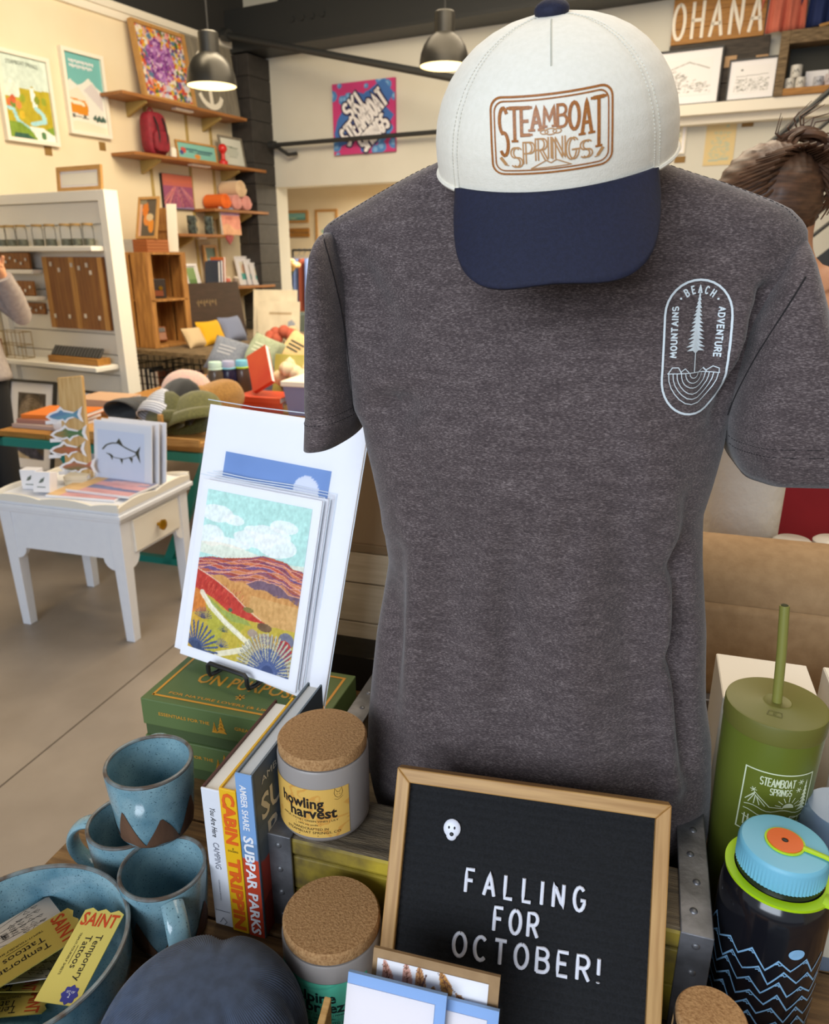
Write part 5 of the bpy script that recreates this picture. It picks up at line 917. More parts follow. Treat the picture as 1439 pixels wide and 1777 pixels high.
for S_, s0 in ((SL, -1), (SR, 1)):
    m = MB()
    pts = [spt(z, (pi if s0 < 0 else 0) + s0*-.0 + s0*(-.34), .0004) for z in np.linspace(1.575, ZTOP - .01, 24)]
    for p, q in zip(pts, pts[1:]): m.tube([p, p + (q-p)*.6], .0003, 4)
    m.build('shoulder_seam', mk('seam_thread', '#3c3536', .9), shirt)
# the badge
BW = mk('white_ink', '#dfe9ee', .7); bm_ = MB(); bc = Py(1162, 606, .60); sx, sz = .0268, .0520
hb = bc.z; xb = bc.x - .002
fb = lambda x, z: onshirt(xb + x, hb + z)
def oval(k): return [(x*k, z) for x, z in ([(sx*cos(a), sz - sx + sx*sin(a)) for a in np.linspace(0, pi, 17)] + [(-sx, .03*i - .0) for i in ()] + [(-sx, -.012)] + [(sx*cos(a), -.022 + (sz-.022)*sin(a)*1.0) for a in np.linspace(pi, 2*pi, 19)] + [(sx, -.012)])]
ribbon(bm_, densify(oval(1) + [oval(1)[0]], .003), .0017, fb)
def arctext(s, r, a0, da, h, cx=0, cz=0, flip=1):
    for i, ch in enumerate(s):
        a = R(a0 + da*i*-1); ps, w = SF[ch]
        for pl in ps:
            pts = [((p[0]-w/2)*h*.8, p[1]*h) for p in pl]; ribbon(bm_, densify([(cx + (r+v)*cos(a) + u*sin(a), cz + (r+v)*sin(a) - u*cos(a)) for u, v in pts], .0012), .0011, fb)
arctext('BEACH', .0172, 122, 16, .0054, 0, sz - sx)
for a in (140, 40): ribbon(bm_, [(.0195*cos(R(a)) - .0004, sz - sx + .0195*sin(R(a))), (.0195*cos(R(a)) + .0004, sz - sx + .0195*sin(R(a)))], .0014, fb)
def vtext(s, x, z0, z1, up):
    ls, W = strokes(s, 1, .8, .26); k = (z1-z0)/W
    for ch, pls in ls:
        for pl in pls: ribbon(bm_, densify([((x - p[1]*.0046, z0 + p[0]*k) if up else (x + p[1]*.0046, z1 - p[0]*k)) for p in pl], .0012), .0011, fb)
vtext('MOUNTAINS', -.0165, -.0065, .0315, True); vtext('ADVENTURE', .0165, -.0065, .0315, False)
for k in range(15):
    z = .040 - k*.003; w = .0009 + .00062*k*(1 if k % 2 else .82); bm_.add([fb(0, z+.0042), fb(-w, z-.0002), fb(-w*.35, z), fb(0, z-.0022), fb(w*.35, z), fb(w, z-.0002)], [(0,1,2), (0,2,3), (0,3,4), (0,4,5)])
ribbon(bm_, [(0, -.002), (0, -.0185)], .0009, fb); ribbon(bm_, densify([(-.0225, -.019), (.0225, -.019)], .003), .0007, fb)
for k in range(6):
    r = .004 + .0036*k; ribbon(bm_, [(r*cos(a)*(1 if k < 4 else .98), -.019 + r*1.08*sin(a)*(1 + .06*sin(3*a*(k > 2)))) for a in np.linspace(pi, 2*pi, 13)], .0007, fb)
for pts in ([(-.022,-.019),(-.019,-.0145),(-.014,-.0145),(-.011,-.019)], [(-.012,-.018),(-.0085,-.0155),(-.005,-.0185)], [(.005,-.0185),(.009,-.0158),(.012,-.0185)], [(.011,-.018),(.017,-.0142),(.0215,-.0155),(.022,-.019)]): ribbon(bm_, pts, .0007, fb)
bd = bm_.build('badge_print', BW, shirt, smooth=False); bd['label'] = 'white oval badge with a pine tree and lettering'
# torso form inside
tf = thing('torso_form', 'pale torso display form inside the T-shirt, neck hidden under the cap', 'mannequin', B0); m = MB(); N2 = 48; zz_ = list(np.linspace(ZB + .02, ZTOP - .004, 40)); FORM = mk('form_white', '#d8d4cc', .5)
vs = [];
for z in zz_:
    cx, a, yc = ringgeo(z); b = bdep(z); vs += [V((cx, yc, z)) + E1s*((a-.024)*cos(2*pi*k/N2)) + E2s*((b-.030)*sin(2*pi*k/N2)) - B0 for k in range(N2)]
m.add(vs, [(j*N2+k, j*N2+(k+1) % N2, (j+1)*N2+(k+1) % N2, (j+1)*N2+k) for j in range(39) for k in range(N2)] + [tuple(range(N2)), tuple(39*N2+k for k in range(N2))]); m.build('torso', FORM, tf)
cx, a, yc = ringgeo(ZTOP); MB().lathe([(.062, ZTOP-.02-ZB), (.056, ZTOP+.03-ZB), (.05, ZTOP+.05-ZB), (0, ZTOP+.052-ZB)], 32, cx-B0.x, yc-B0.y, cap1=False).build('neck_cap', FORM, tf)
# ---------------------------------------------------------------- the cap
CREAMC = mk('cream_twill', '#f7f1e2', .85, c2='#f2ecdc', ns=260, sheen=.15, bump=(900, .35, .0008)); NAVY = mk('navy_twill', '#1a1e38', .8, c2='#15182f', ns=420, bump=(900, .4, .0008)); 
ca, cb, chh = .0915, .098, .095; HL = Py(963, 271, .645)
cap = thing('baseball_cap', 'cream cap with navy bill and copper embroidered patch, on the neck of the torso form', 'cap', HL, rot=(R(21), R(-4.5), R(-11)))
PF = [(0, 1.0), (.06, 1.003), (.15, 1.005), (.28, .998), (.42, .97), (.56, .915), (.68, .835), (.78, .735), (.86, .62), (.92, .49), (.965, .345), (.99, .19), (1, .03)]
def prof(v):
    return float(np.interp(v, [i/12 for i in range(13)], [p[1] for p in PF])), float(np.interp(v, [i/12 for i in range(13)], [p[0] for p in PF]))
def capp(th, v, off=0.):
    r, z = prof(v); fr = max(0, -sin(th)); bulge = 1 + .03*fr*sin(pi*min(1, z*1.1)); p = V((ca*r*cos(th)*(1 + .0), cb*r*sin(th)*bulge, chh*z - .014*z*(1-fr)*(1-z)))
    for a0 in (R(-90-50), R(-90+50), R(40), R(140)):
        d = (th - a0 + pi) % (2*pi) - pi; p *= 1 - .010*math.exp(-(d/.05)**2)*min(1, v*6)*(1-.6*v)
    if off: n = V((p.x/ca**2, p.y/cb**2, max(0, p.z - .03)/.07**2*.6)).normalized(); p += n*off
    return p
m = MB(); m.grid(lambda u, v: capp(2*pi*u, v), 140, 50, cu=True); crown = m.build('crown', CREAMC, cap, solid=.002, ang=80)
CBV = BVHTree.FromPolygons([V(v) for v in m.v], m.f)
def oncap(x, z, off=.0006):
    h = CBV.ray_cast(V((x, -.4, z)), V((0, 1, 0)))
    if h[0] is None: return V((x, -.05, z))
    n = h[1]; n = n if n.y < 0 else -n; return h[0] + n*off
MB().ell((0, -.001, chh + .002), (.0125, .0125, .007), 20, 10).build('button', NAVY, cap)
bn = MB(); NU, NV = 61, 20; PH = R(49)
def billp(u, v, off=0.):
    s = 2*u - 1; th = -pi/2 + s*PH; root = V((ca*1.002*cos(th), cb*1.002*sin(th), .002)); al = pi*(1-u); e = 2/3.3
    X = .0705*math.copysign(abs(cos(al))**e, cos(al)); Y = -cb*cos(PH) + .004 - (cb*(1-cos(PH)) + .070)*abs(sin(al))**e
    p = root.lerp(V((X, Y, 0)), v); f = math.hypot(p.x-root.x, p.y-root.y); drop = f*sin(R(44)) ; fw = f*cos(R(44)); d = V((p.x-root.x, p.y-root.y, 0)); 
    if f > 1e-6: d = d/f*fw*.98
    q = V((root.x + (p.x-root.x), root.y + d.y, root.z - drop)); q.z -= 1.1*p.x*p.x*v*1.3 - .0; q.y += .0; q += V((0, -.55, .8)).normalized()*off; return q
bn.grid(lambda u, v: billp(u, v), NU, NV); bn.build('bill', NAVY, cap, solid=-.0035, ang=80)
m = MB(); TN = mk('navy_thread', '#6d77ac', .7)
for v in (.42, .52, .62, .72, .82, .91):
    pts = [billp(.14 + .72*i/56, v, .0012) for i in range(57)]
    for p, q in zip(pts, pts[1:]): m.tube([p, p + (q-p)*.55], .00045, 4)
m.build('bill_stitching', TN, cap); m = MB()
for a0 in (R(-90-50), R(-90+50)):
    for s in (-.032, .032):
        pts = [capp(a0 + s, v, .0008) for v in np.linspace(.01, .94, 60)]
        for p, q in zip(pts, pts[1:]): m.tube([p, p + (q-p)*.6], .00032, 4)
for z in (.05, .075):
    pts = [capp(-pi/2 + s, z, .0006) for s in np.linspace(-PH, PH, 90)]
    if z < .06:
        for p, q in zip(pts, pts[1:]): m.tube([p, p + (q-p)*.6], .0003, 4)
m.build('panel_stitching', mk('cream_thread', '#e2e0d4', .7), cap)
m = MB(); m.tube([oncap(0, z, .0) for i, z in enumerate(np.linspace(chh*.985, chh*.78, 14))], .0007, 5); m.build('centre_seam', mk('seam_shadow_thread', '#c4c2b4', .8), cap)
m = MB(); m.tube([capp(2*pi*k/100, .004, .0006) for k in range(100)], .0016, 6, closed=True); m.build('sweatband_edge', CREAMC, cap)
COP = mk('copper_thread', '#b5702c', .45, c2='#97581f', ns=900, sheen=.3); COP2 = mk('copper_outline_thread', '#c08e5a', .5); LZ = .0385
def rrect(w, h, r): return [(x + r*cos(a), z + r*sin(a)) for x, z, a0 in ((w-r, h-r, 0), (-w+r, h-r, 90), (-w+r, -h+r, 180), (w-r, -h+r, 270)) for a in np.radians(np.linspace(a0, a0+90, 7))]
fc = lambda x, z: oncap(x*.83 - .001, LZ + z*.72 - .0*x)
m = MB(); 
for w, h, lw, r in ((.0475, .0305, .0016, .009), (.0445, .0275, .0011, .0075)): q = rrect(w, h, r); ribbon(m, densify(q + [q[0]], .003), lw, fc)
ls = 'STEAMBOAT'; W9 = [SF[c][1] for c in ls]; tot = sum(W9) + .16*8; x = -.0405; k = .081/tot
for i, ch in enumerate(ls):
    w = W9[i]; xc = (x + w*k/2)/.0385; top = .0218 + .001*abs(xc); bot = .0072 - .0165*abs(xc)**1.7 + (-.006 if i in (0, 8) else 0)
    for pl in SF[ch][0]:
        ribbon(m, densify([(x + p[0]*k, bot + (top-bot)*p[1]) for p in pl], .0025), .0026 if ch not in 'MB' else .0021, fc)
        for e in (pl[0], pl[-1]):
            if e[1] in (0, 1) and ch in 'TEAM': ex, ez = x + e[0]*k, bot + (top-bot)*e[1]; ribbon(m, [(ex - .0022, ez), (ex + .0022, ez)], .0018, fc)
    x += (w + .16)*k
m.build('patch_lettering', COP, cap, smooth=False); m = MB()
ls = 'SPRINGS'; W9 = [SF[c][1] for c in ls]; tot = sum(W9) + .2*6; x = -.031; k = .062/tot
for i, ch in enumerate(ls):
    w = W9[i]; xc = (x + w*k/2)/.031; top = -.0012 - .0085*abs(xc)**2; bot = -.0180 - .0075*abs(xc)**1.3*(1 if i != 6 else .6)
    for pl in SF[ch][0]:
        pts = densify([(x + p[0]*k, bot + (top-bot)*p[1]) for p in pl], .002)
        for o_ in (-.0011, .0011): ribbon(m, [(p[0] + o_, p[1]) for p in pts], .0011, fc)
    x += (w + .2)*k
ribbon(m, densify([(-.016, -.0262), (-.004, -.0198), (0, -.0222), (.004, -.0198), (.016, -.0255), (-.016, -.0262)], .003), .0008, fc)
for cx_, r_ in ((-.005, .002), (0, .003), (.005, .0022)): ribbon(m, [(cx_ + r_*1.5*cos(a), 0.0032 + r_*sin(a)*.8) for a in np.linspace(0, 2*pi, 13)], .0008, fc)
for sx_ in (-1, 1):
    ribbon(m, [(sx_*.040, -.0165), (sx_*.0365, -.0215)], .0026, fc); ribbon(m, [(sx_*.036, -.0225), (sx_*.034, -.0228)], .0008, fc)
m.build('patch_outline', COP2, cap, smooth=False)
# ---------------------------------------------------------------- candles
FROST = mk('frosted_glass', '#b5aca6', .35, c2='#ada49e', ns=3, trans=.25); WAX = mk('wax', '#b9ab9a', .5)
def swirl(a, b, seed):
    c = CV(80, 60, a); n = c.noise(3, 1.0, seed); f = np.sin(9*(c.X + .8*n) + 5*c.Y); c.fill(f > .35, b); c.fill(f > .8, a); c.fill(np.abs(f-.35) < .1, b, .5); return c
def candle(label, loc, rz, col, la, lb, l1, l2, sm, seed, ink='#221a14'):
    t = thing('candle', label, 'candle', loc, rz); r, h = .0452, .085
    MB().lathe([(r-.010, 0), (r-.004, .002), (r-.0008, .007), (r, .014), (r, h-.002), (r-.0012, h), (r-.0035, h), (r-.004, h-.006)], 64, cap1=False).build('glass', FROST, t)
    MB().lathe([(r-.012, .004), (r-.0048, .009), (r-.0048, .055), (0, .0551)], 40).build('wax', WAX, t)
    m = MB().lathe([(r-.006, h-.012), (r-.006, h+.001), (r-.0015, h+.0015), (r-.0012, h+.010), (r-.003, h+.0125), (0, h+.0128)], 64); m.build('cork_lid', CORK, t)
    A0, A1 = R(-90-74), R(-90+42); z0, z1 = .0105, .0665; rl = r + .0004
    cy = lambda u, v, o=0: ((rl+o)*cos(A0 + (A1-A0)*u), (rl+o)*sin(A0 + (A1-A0)*u), z0 + (z1-z0)*v)
    lab = sheet(t, 'paper_label', swirl(la, lb, seed), 1, 1, fn=lambda u, v: cy(u, v)); Lw = rl*(A1-A0); fx = lambda x, z: cy(x/Lw, z/(z1-z0), .00025); I = mk('label_ink_' + ink[1:], ink, .6)
    m = MB(); font_text(m, l1, Lw - .0485, .0345, .0118, fx, W=.046 if len(l1) > 6 else .036, bold=.028); font_text(m, l2, Lw - .0370, .0230, .0118, fx, W=.048 if len(l2) > 6 else .042, bold=.028)
    m.build('title_lettering', I, lab, smooth=False); m = MB(); font_text(m, sm, Lw-.042, .0185, .0022, fx, W=.06); font_text(m, '100% soy candle', Lw-.042, .0142, .002, fx, W=.02); ribbon(m, [(Lw-.055, .0132), (Lw-.029, .0132), (Lw-.029, .0168), (Lw-.055, .0168), (Lw-.055, .0132)], .0002, fx)
    font_text(m, 'HANDCRAFTED IN', Lw-.040, .0088, .0029, fx, W=.036); font_text(m, 'STEAMBOAT SPRINGS, CO', Lw-.038, .0045, .0029, fx, W=.056); ribbon(m, [(Lw-.052, .0022), (Lw-.032, .0022)], .0006, fx)
    fxs = lambda x, z: fx(Lw-.011 + x, .047 + z)
    for s in (-1, 1): ribbon(m, [(s*.001, .0045), (s*.0035, .009), (s*.0042, .0035), (s*.0032, .0005), (s*.0012, -.0015), (0, -.0018)], .00035, fxs)
    ribbon(m, [(-.001, .0045), (.001, .0045)], .00035, fxs); ribbon(m, [(-.0016, .0022), (-.0011, .002)], .0005, fxs); ribbon(m, [(.0016, .0022), (.0011, .002)], .0005, fxs); ribbon(m, [(-.004, -.003), (-.001, -.0042), (.002, -.003), (.0045, -.001)], .0003, fxs)
    m.build('small_print', I, lab, smooth=False); return t
p = TF(-.269, .568, ZT + CH + .001); candle('cork-lidded candle with a golden label, on top of the yellow crate', p, R(-4), None, '#e5b75c', '#dba04a', 'howling', 'harvest', 'APPLE | MOSS | GREEN VINES | LILY', 1)
p = TF(-.222, .470, ZT + .001); candle('cork-lidded candle with a mint green label, in front of the yellow crate', p, R(5), None, '#62d2ae', '#55c4a2', 'alpine', 'breeze', 'COOL MINT | VANILLA | PEPPERMINT', 3, '#12302c')
# ---------------------------------------------------------------- letter board
W_, TILT, YB = .24, R(28.19), R(-12.117); B_ = V((-.03825, .46003, ZT + .002)); lb = thing('letter_board', 'black felt letter board in an oak frame leaning on the yellow crate', 'letter board', B_, rot=(-TILT, 0, YB)); fw = .0125
for k, (a, b, c_, e) in enumerate((((0,0),(W_,0),(W_-fw,fw),(fw,fw)), ((W_,0),(W_,W_),(W_-fw,W_-fw),(W_-fw,fw)), ((W_,W_),(0,W_),(fw,W_-fw),(W_-fw,W_-fw)), ((0,W_),(0,0),(fw,fw),(fw,W_-fw)))):
    q = [a, b, c_, e]; MB().hexa([(p[0], -.006, p[1]) for p in q] + [(p[0], .010, p[1]) for p in q]).build('frame_bar', OAKV if k % 2 else OAK, lb, smooth=False, bev=.0012)
FELT = mk('black_felt', '#0b0c0e', .95, c2='#17181c', ns=500, bump=(900, .6, .0006), sheen=.15); m = MB(); nr = int((W_-2*fw)/.0078*8)
m.grid(lambda u, v: (fw*.9 + u*(W_-1.8*fw), .0015 - .0013*abs(sin(v*(W_-1.8*fw)/.0078*pi))**.6, fw*.9 + v*(W_-1.8*fw)), 4, nr); m.build('felt', FELT, lb, ang=80); MB().bx(.004, .006, .004, W_-.004, .0095, W_-.004).build('back_panel', KRAFT, lb, smooth=False)
eb = V((cos(YB), sin(YB), 0)); nb_ = V((-sin(YB), cos(YB), 0)); ub = V((0, 0, 1))*cos(TILT) + nb_*sin(TILT); fn_ = eb.cross(ub)
def buv(px, py): d = ray(px, py); o = V((0, 0, HC)); t_ = (B_ - o).dot(fn_)/d.dot(fn_); p = o + d*t_ - B_; return p.dot(eb), p.dot(ub)
PLW = mk('white_plastic', '#e9eaf4', .35)
for s, p0, p1 in (('FALLING', (808, 1546), (1014, 1581)), ('FOR', (857, 1613), (932, 1626)), ('OCTOBER!', (786, 1656), (1040, 1705))):
    u0, v0 = buv(*p0); u1, v1 = buv(*p1); ls, Wn = strokes(s, .0188, .82, .36 if s != 'FALLING' else .5)
    k = (u1-u0)/Wn; sl_ = (v1-v0)/(u1-u0)
    for ch, pls in ls:
        m = MB()
        for pl in pls: m.tube([(u0 + x*k, -.0012, v0 + (x*k)*sl_ + z) for x, z in densify(pl, .004)], .00165, 8)
        if pls: m.build('letter', PLW, lb)
u0, v0 = buv(785, 1437); m = MB().ell((u0, -.001, v0), (.0078, .0022, .0082), 24, 10, lambda d: 1); m.ell((u0, -.001, v0-.006), (.0048, .0022, .0045), 20, 8); g = m.build('ghost_face', PLW, lb); g['label'] = 'white plastic ghost face'
m = MB(); m.ell((u0-.0026, -.003, v0+.001), (.0009, .0008, .0013), 10, 6); m.ell((u0+.0024, -.003, v0+.001), (.0009, .0008, .0013), 10, 6); m.ell((u0+.0002, -.003, v0-.0045), (.0019, .0008, .0018), 12, 6); m.build('features', BLACK, g)
# ---------------------------------------------------------------- greeting cards in a low wooden box
cq = Pz(566, 1748, ZT + .085); ca0, cb0 = TFi(cq); CB = TF(ca0, cb0 - .074, ZT); t = thing('card_box', 'low oak card box at the bottom edge, holding the greeting cards', 'box', CB, YT + R(2)); MB().bx(0, 0, 0, .135, .072, .006).build('floor_board', OAK, t, smooth=False)
MB().hexa([(0,0,.006),(.006,0,.006),(.006,.072,.006),(0,.072,.006),(0,-.004,.05),(.006,-.004,.05),(.006,.078,.092),(0,.078,.092)]).build('side_board', OAK, t, smooth=False, bev=.001); MB().hexa([(.129,0,.006),(.135,0,.006),(.135,.072,.006),(.129,.072,.006),(.129,-.004,.04),(.135,-.004,.04),(.135,.078,.05),(.129,.078,.05)]).build('side_board', OAK, t, smooth=False, bev=.001)
MB().bx(.006, 0, .006, .129, .005, .04).build('front_board', OAK, t, smooth=False)
LF = CV(120, 60, '#f1eff2')
for x, y, a, s, c in ((.4,.82,100,.2,'#c8905a'), (.62,.85,120,.2,'#c98d3c'), (.16,.55,70,.18,'#b0742c'), (.1,.8,110,.2,'#d49a86'), (.28,.85,100,.18,'#d8a390'), (.07,.35,150,.16,'#b0742c'), (.2,.3,20,.2,'#b97a30'), (.52,.55,88,.24,'#c48838'), (.4,.35,80,.2,'#c0812f'), (.66,.45,92,.24,'#c98d3c'), (.8,.6,135,.22,'#c48a3a'), (.75,.2,100,.2,'#a86a28'), (.3,.1,60,.2,'#c08030')):
    ca_, sa_ = cos(R(a)), sin(R(a)); X = (LF.X-x)*2; Y = LF.Y-y; uu = X*ca_ + Y*sa_; vv = -X*sa_ + Y*ca_; LF.fill((uu/s)**2 + (vv/(s*.46*(1-.5*uu/s)))**2 < 1, c); LF.line([(x - s*ca_*.48, y - s*sa_*.95), (x + s*ca_*.4, y + s*sa_*.8)], .008, '#6a3a20')
    for q in (-.4, 0, .4):
        for sg_ in (-1, 1): bx_, by_ = x + q*s*ca_*.5, y + q*s*sa_; LF.line([(bx_, by_), (bx_ + .5*s*.35*(ca_*.7 - sg_*sa_*.7), by_ + s*.35*(sa_*.7 + sg_*ca_*.7))], .006, '#7a4420')
LF.line([(.3,.0),(.45,.9)], .012, '#6a4640'); LF.line([(.55,.98),(.75,.72),(.9,.6)], .008, '#6a4640')
for k in range(16): LF.ell(.86 + .05*cos(k*2.4) + .02*(k % 4), .45 - .05*k*.55 + .08*sin(k*1.7), .016, .034, '#6a3446' if k % 2 else '#7d4454')
ck = lambda a, b, z: V((CB.x, CB.y, z)) + TF(a, b, 0)
def card(label, loc, w, h, outer, inner=None, art=None, tl=R(17), rzz=YT + R(2), ext=True):
    t = thing('greeting_card', label, 'card', loc, rot=(-tl, 0, rzz), group='greeting cards in the oak box'); MB().bx(0, -.0015, 0, w, .002, h).build('envelope', outer, t, smooth=False)
    if inner: MB().bx(-.0, -.0022, -.0, w-.0085, -.0016, h-.0085).build('card_front', inner, t, smooth=False)
    if art: sheet(t, 'card_front', art, w*.88, h*.46, .004, h*.48, -.0021)
    plane_y(-.003, -.001, w+.003, h+.005, -.0042).build('sleeve', FILM, t, smooth=False); return t
BLUEE = mk('blue_envelope', '#8db0e0', .6); PALE = mk('pale_pink_card', '#e9e2e4', .6)
def topat(px, py, z, h, tl, rzz):   # base so that the top-left corner of a leaning card meets pixel (px, py) at height z
    p = Pz(px, py, z); n = V((-sin(rzz), cos(rzz), 0)); return p - (V((0, 0, 1))*cos(tl) + n*sin(tl))*h
hcard = .118; rz1 = R(-15); TLc = R(20)
b_ = topat(650, 1642, ZT + .134, hcard, TLc, rz1); card('kraft greeting card with autumn leaves and berries, at the back of the oak box', b_, .102, hcard, KRAFT, art=LF, tl=TLc, rzz=rz1)
b_ = topat(606, 1684, ZT + .128, hcard, TLc, rz1); card('pale pink greeting card on a blue envelope, front left in the oak box', b_, .079, hcard, BLUEE, PALE, tl=TLc, rzz=rz1)
b_ = topat(776, 1735, ZT + .117, hcard, TLc, rz1); card('pale greeting card on a blue envelope, front right in the oak box', b_ + V((-.03, .01, 0)), .072, hcard, BLUEE, PALE, tl=TLc, rzz=rz1)
# ---------------------------------------------------------------- standing books
def standbook(name_label, a0, b0, th, dep, h, spine, left, right, page='#e9e4da'):
    t = thing('book', name_label, 'book', TF(a0, b0, ZT + .0005), YT, 'books standing against the yellow crate'); k = .0022
    MB().bx(0, 0, 0, th, k, h).build('spine', spine, t, smooth=False, bev=.0008); MB().bx(0, k, 0, k, dep, h).build('cover', left, t, smooth=False); MB().bx(th-k, k, 0, th, dep, h).build('cover', right, t, smooth=False)
    MB().bx(k, k, .003, th-k, dep-.003, h-.003).build('pages', mk('pages' + page[1:], page, .8), t, smooth=False); return t
def spinetext(t, s, x, z0, z1, h, mat, bold=0, y=-.0004, shear=0):
    m = MB(); font_text(m, s, 0, 0, h, lambda a, b: (x + b, y, z1 - a), W=z1-z0, bold=bold, anchor='l', shear=shear); return m.build('spine_lettering', mat, t, smooth=False)
MAR = mk('maroon_cover', '#4a1f18', .5); WHC = mk('white_cover', '#e4e5ec', .45); YEC = mk('yellow_cover', '#f0b818', .45); ORI = mk('orange_ink', '#e8641c', .5); GREYI = mk('grey_ink', '#7d7f8a', .5)
t = standbook('white-spined slim book about camping, leftmost of the standing books', -.371, .505, .0205, .157, .172, WHC, MAR, WHC)
spinetext(t, 'You Are Here', .008, .115, .150, .0062, INK, shear=.3); spinetext(t, 'CAMPING', .0075, .075, .108, .0068, GREYI, shear=.12); spinetext(t, 'CHRONICLE BOOKS', .009, .034, .061, .0016, GREYI); m = MB(); ribbon(m, [(.002, .02), (.0185, .02)], .0008, lambda a, b: (a, -.0004, b)); ribbon(m, [(.006, .004), (.010, .011), (.014, .006), (.011, .002)], .0008, lambda a, b: (a, -.0004, b)); m.build('spine_mark', GREYI, t, smooth=False)
t = standbook('yellow book with orange spine lettering, between the white and blue books', -.3496, .503, .0185, .16, .178, YEC, YEC, YEC, '#d9d4cc')
spinetext(t, 'CABIN', .0035, .113, .174, .0125, ORI, .045); spinetext(t, 'TRIPPIN', .0035, .004, .096, .0125, ORI, .045); m = MB(); font_text(m, 'JJ', .0095, .107, .0022, lambda a, b: (a, -.0004, b)); font_text(m, 'EGGERS', .0095, .1035, .0022, lambda a, b: (a, -.0004, b), W=.011); m.build('spine_lettering', mk('dark_olive_ink', '#4a4410', .6), t, smooth=False)
SLATE = mk('slate_cover', '#5d6b78', .4); SKYB = mk('sky_spine', '#7fa6d6', .4)
t = standbook('slate blue and red hardback with white title, rightmost of the standing books', -.3302, .503, .0175, .163, .2, SKYB, SLATE, SLATE, '#cfd2d4')
spv = CV(16, 100, '#7fa6d6'); spv.under(lambda x: .5 + .03*np.sin(9*x), '#c8452a'); spv.fill((spv.Y < .6) & (spv.Y > .5), '#6d8fb8'); spv.under(lambda x: .2, '#b8391f'); sheet(t, 'spine_art', spv, .0172, .199, .0001, .0005, -.0002)
cv = CV(80, 100, '#5b6874'); cv.fill(cv.Y > .8, '#515e6a'); cv.under(lambda x: .48 + .1*(x > .3)*(x < .7) - .02*np.sin(20*x), '#b83a22'); cv.poly([(.1,.3),(.2,.58),(.34,.56),(.4,.3)], '#a8301c'); cv.under(lambda x: .22 + .03*np.sin(8*x), '#8c2616'); cv.fill((cv.Y < .66) & (cv.Y > .58), '#6b7783', .6)
sheet(t, 'cover_art', cv, 1, 1, fn=lambda u, v: (.0177, .004 + .158*u, .0005 + .199*v)); spinetext(t, 'AMBER SHARE', .0045, .135, .188, .0068, WHITE, .02, y=-.0006); spinetext(t, 'SUBPAR PARKS', .0035, .004, .128, .0105, WHITE, .03, y=-.0006)
m = MB(); fy = lambda a, b: (.01815, a, b); font_text(m, 'AMBER SHARE', .016, .178, .008, fy, W=.10, anchor='l'); m.build('cover_lettering', mk('cream_ink', '#d9d3c4', .5), t, smooth=False); m = MB(); font_text(m, 'SUBPAR', .012, .138, .028, fy, W=.135, bold=.02, anchor='l'); font_text(m, 'PARKS', .022, .102, .028, fy, W=.12, bold=.02, anchor='l'); m.build('cover_lettering', mk('cream_ink', '#d9d3c4', .5), t, smooth=False)
# ---------------------------------------------------------------- mugs and bowl
def glaze(name, zig, r0, inner=True):
    m = mk(name, '#87a9b2', .16, c2='#4d7789', ns=22, detail=8, lo=.35, hi=.7, coat=.3); nt = m.node_tree; N = nt.nodes.new; L = nt.links.new; b = nt.nodes['Principled BSDF']; src = b.inputs['Base Color'].links[0].from_socket
    tc = N('ShaderNodeTexCoord'); sp = N('ShaderNodeTexNoise'); sp.inputs['Scale'].default_value = 640; sp.inputs['Detail'].default_value = 1; L(tc.outputs['Object'], sp.inputs[0]); rp = N('ShaderNodeValToRGB'); rp.color_ramp.elements[0].position = .62; rp.color_ramp.elements[1].position = .78; L(sp.outputs[0], rp.inputs[0])
    mx = N('ShaderNodeMixRGB'); L(rp.outputs[0], mx.inputs[0]); L(src, mx.inputs[1]); mx.inputs[2].default_value = lin('#2c4450'); L(mx.outputs[0], b.inputs['Base Color']); return m
GLZ = glaze('blue_glaze', 0, 0); CLAY = mk('bare_clay', '#6a4a34', .7, c2='#4f3524', ns=30, stretch=(1, 1, .4), bump=(120, .3)); RIMB = mk('rim_brown', '#5f5146', .3, c2='#7d8a8c', ns=60)
def mug(label, loc, hang, r=.043, h=.08):
    t = thing('mug', label, 'mug', loc, 0, 'blue glazed mugs with bare clay peaks')
    pr = [(r*.80, 0), (r*.84, .002), (r*.90, .02), (r*.96, .05), (r, h-.004), (r-.001, h-.001), (r-.002, h), (r-.0035, h-.001), (r-.0042, h-.006), (r*.86, .05), (r*.79, .02), (r*.70, .007), (0, .006)]
    MB().lathe(pr, 64, cap1=False).build('cup', GLZ, t); MB().tube([((r-.002)*cos(a), (r-.002)*sin(a), h-.0006) for a in np.linspace(0, 2*pi, 64, endpoint=False)], .0021, 8, closed=True).build('rim', RIMB, t)
    m = MB(); n = 120; zz_ = lambda th: .004 + .046*abs(((th/(2*pi)*7 + .2) % 1)*2 - 1)**1.0*(1 - .3*sin(th*2+1)**2)
    rad = lambda z: float(np.interp(z, [0, .002, .02, .05, h], [r*.80, r*.84, r*.90, r*.96, r])) + .0006
    m.grid(lambda u, v: (rad(zz_(2*pi*u)*v)*cos(2*pi*u), rad(zz_(2*pi*u)*v)*sin(2*pi*u), .0002 + zz_(2*pi*u)*v), n, 8, cu=True); m.build('clay_peaks', CLAY, t, ang=75)
    pts = [(r*.93 + .030*sin(a), 0, .043 - .030*cos(a)) for a in np.linspace(.12, pi-.12, 16)]; m = MB(); m.tube(pts, .0105, 14, sq=.42); m.build('handle', GLZ, t, rot=(0, 0, hang)); return t
ml, mr = Pz(222, 1424, ZT + .08), TF(-.4125, .487, ZT)
